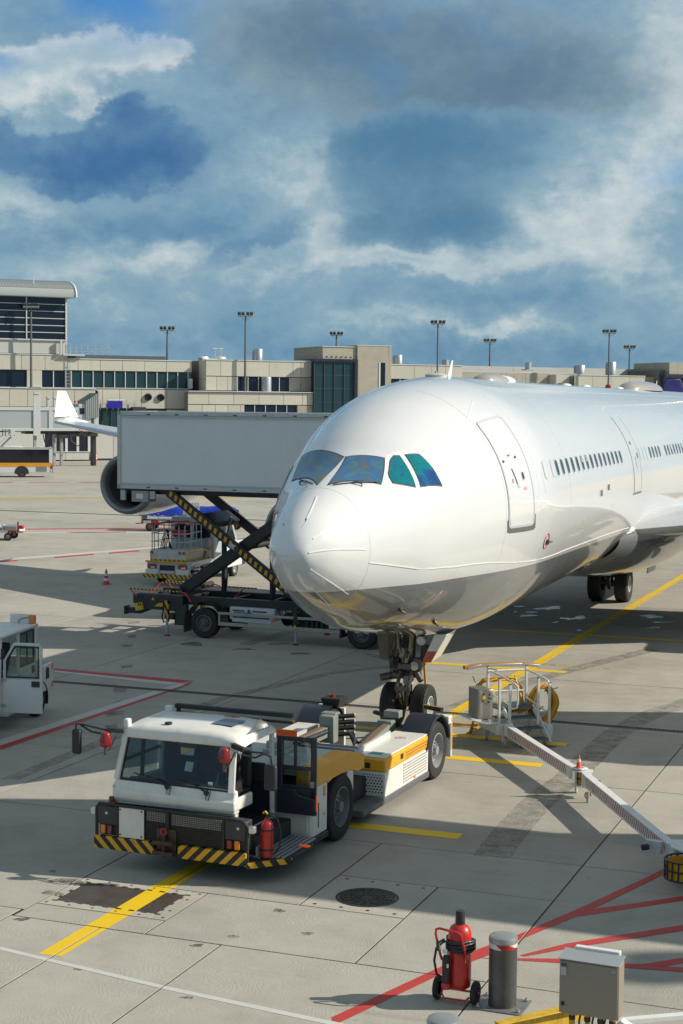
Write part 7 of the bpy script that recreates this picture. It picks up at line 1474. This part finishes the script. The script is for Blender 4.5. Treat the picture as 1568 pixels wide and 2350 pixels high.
for i in range(7): a=fxx(196)+.22*i; q.box(a,a+.17,-.3,3.2,zz(962)+.05*i,zz(918)+.14*i)
q.out('cab_canopy',pm('bellows_grey',(.30,.33,.32)),JB,smooth=0); q=B(); q.box(fxx(215),fxx(226),-.1,2.8,zz(985),zz(926)); q.out('cab_canopy',BRL,JB,bevel=.05)
q=B(); q.box(fxx(214),fxx(222),.2,1.2,0,zz(990)); q.out('lift_column',SATIN,JB,bevel=.03); q=B(); q.box(fxx(180),fxx(225),.0,2.8,zz(1002),zz(988)); q.out('cab_floor',DARKM,JB,bevel=.03)
for px,py in ((174,918),(182,917),(208,915)): q=B(); q.lathe([(.09,0),(.1,.2),(.001,.25)],(fxx(px),.4,zz(py+6)),n=8); q.out('red_beacon',REDLENS,JB)
for px in (186,212): q=B(); q.box(fxx(px-3),fxx(px+3),-.25,-.12,zz(991),zz(988)); q.out('red_light',REDLENS,JB)
q=B(); q.beam((fxx(-20),-.5,zz(1045)),(fxx(24),-.5,zz(1003)),1.0,.15); q.tube([(fxx(-20),-.9,zz(1030)),(fxx(24),-.9,zz(990))],.05,6); q.box(fxx(0),fxx(30),-.9,.2,zz(1002),zz(1000)); q.box(fxx(20),fxx(30),-.9,.2,zz(998),zz(985)); q.out('service_stair',BRL,JB)
q=B()
for px in (4,10,22,31): q.tube([(fxx(px),-.4,zz(985)),(fxx(px),-.4,zz(1000))],.05,6)
for a,b_ in ((160,195),(98,112)): q.tube([(fxx(a),-.2,zz(996)),(fxx(a)+.1,-.3,zz(1012)),(fxx((a+b_)/2),-.3,zz(1024)),(fxx(b_)-.3,-.3,zz(1012)),(fxx(b_),-.2,zz(992))],.06,6)
q.out('hanging_cable',SATIN,JB)
# small gear by the terminal foot
def small(px,py,fn): p=G(px,py); return fn((p.x,p.y,0))
def t_post(loc,label): o=thing('steel_post',loc,0,label,'post','posts by the terminal foot'); q=B(); q.cyl((0,0,0),(0,0,1.2),.22,n=14); q.out('tube',GALV,o); return o
pp=G(149,1055); t_post((pp.x,pp.y,0),'left of the two grey posts beside the beige service hatch'); pp=G(153.5,1055); t_post((pp.x,pp.y,0),'right of the two grey posts beside the beige service hatch'); pp=G(202,1055); t_post((pp.x,pp.y,0),'grey post beside the yellow hoses at the terminal corner')
pp=G(172,1056); o=thing('service_hatch',(pp.x,pp.y,0),TMA,'beige service hatch box at the foot of the terminal','hatch'); q=B(); q.box(-1.6,1.6,0,.8,0,1.9); q.out('hatch_body',wallm('hatch_beige',(.5,.46,.37)),o,bevel=.03); q=B(); q.box(-1.3,-.5,-.03,0,1.0,1.6); q.out('meter_window',GREY,o,bevel=.01); q=B(); q.beam((.0,-.04,.1),(1.6,-.04,1.3),.08,.16); q.out('stair_stringer',GREY,o)
pp=G(206.5,1054); o=thing('red_hydrant',(pp.x,pp.y,0),0,'small red hydrant at the terminal corner','hydrant'); q=B(); q.lathe([(.32,0),(.30,.2),(.26,.3),(.26,1.0),(.42,1.1),(.42,1.3),(.2,1.55),(.001,1.6)],n=16); q.out('barrel',RED,o); q=B(); q.cyl((-.5,0,.85),(.5,0,.85),.14,n=10); q.out('outlet',RED,o)
cc=0
for px,py,lb in ((189.5,1055,'tiny red cone left of the yellow hoses'),(213,1056,'tiny red and white cone right of the red hydrant'),(220,1057,'tiny red and white cone farthest from the terminal wall')): pp=G(px,py); cone((pp.x,pp.y,0),.95,lb,False)
pp=G(197,1055); hz_=thing('yellow_hoses',(pp.x,pp.y,0),TMA,'bundle of yellow hoses hanging at the terminal corner','hose'); q=B()
for i in range(6): q.tube([(-.7+.24*i,.3,2.1),(-.72+.25*i,-.1,1.3),(-.65+.26*i,-.2,.4),(-.3+.3*i,-.5,.06),(.9+.4*i,-.9-.1*i,.05)],.07,6)
q.out('hose',YELLOW,hz_,smooth=60)
# grey container trailers glimpsed left of the truck box
for i,(px,lb) in enumerate(((243,'ribbed grey trailer seen between terminal corner and engine'),(262,'ribbed grey trailer hidden partly by the truck box'))):
    pp=G(px,1042); o=thing('cargo_trailer',(pp.x,pp.y,0),8,lb,'trailer','grey trailers by the terminal'); q=B(); q.box(-1.35,1.35,0,2.4,.9,3.0); q.out('box',LGREY,o,bevel=.02); q=B()
    for k in range(5): q.box(-1.37,1.37,-.05,0,1.1+.38*k,1.18+.38*k)
    q.out('rib',GREY,o); q=B(); q.box(-1.3,1.3,0,2.2,.35,.8); q.out('chassis',DARKM,o); q=B(); q.box(-1.35,1.35,-.1,.1,3.05,3.3); q.out('barrier_board',CARTR,o,smooth=0)
# blue tail of another aircraft
pp=GF; ty=125.; tx=(1545-784)/3708*ty-2.2; tb=thing('parked_airliner',(tx,ty,0),-70,'distant aircraft of which only the violet blue tail fin shows at the right edge','aircraft')
q=B(); q.lathe([(.2,0),(.9,3),(1.35,8),(1.4,16),(1.3,18)],(0,0,3.),(0,1,0),24); q.out('fuselage',WHITE,tb,smooth=60); zt=7.3+(929-868)/3708*ty
q=B(); q.prism([(.2,4.2),(1.6,zt),(2.9,zt+.05),(5.2,4.2)],0,-.12,.12); q.out('tail_fin',pm('tail_violet',(.018,.015,.15),.4,var=.1),tb,bevel=.04)

om=mast(71,697,-1.05,8.82,'unseen floodlight mast added outside the right of the frame, throwing a thin shadow band'); om.location=(34.,20.85,0); om.scale=(2.4,2.4,1.75)  # mast added out of view for its shadow band
# ---------------- unseen passenger bridge added at the right to lay shadow bands on the apron
PB=thing('unseen_bridge',(0,0,0),0,'unseen passenger bridge added outside the right of the view to cast shadow bands','passenger bridge')
lat=Vector((.934,-.358,0)); aft=Vector((.358,.934,0))
def wbox(o,l,wd,z0,z1,name,mat):
    o=Vector(o); q=B(); p=[o,o+lat*l,o+lat*l+aft*wd,o+aft*wd]; q.hexa([(v.x,v.y,z0) for v in p],[(v.x,v.y,z1) for v in p]); return q.out(name,mat,PB,bevel=.04)
wbox((7.2,26.35,0),24,3.1,6.2,9.6,'tunnel',BRL); wbox((15.8,24.3,0),5.,3.1,5.6,9.9,'rotunda',BRL); wbox((17.2,25.,0),1.2,1.2,0,5.6,'pillar',GREY); wbox((12.5,25.0,0),.5,.5,0,6.2,'leg',GREY); wbox((12.9,26.2,0),.5,.5,0,6.2,'leg',GREY)
wbox((12.8,33.9,0),4.2,4.6,2.6,6.6,'bridge_cab',BRL); wbox((16.9,32.9,0),12.,3.2,3.,6.6,'cab_tunnel',BRG)
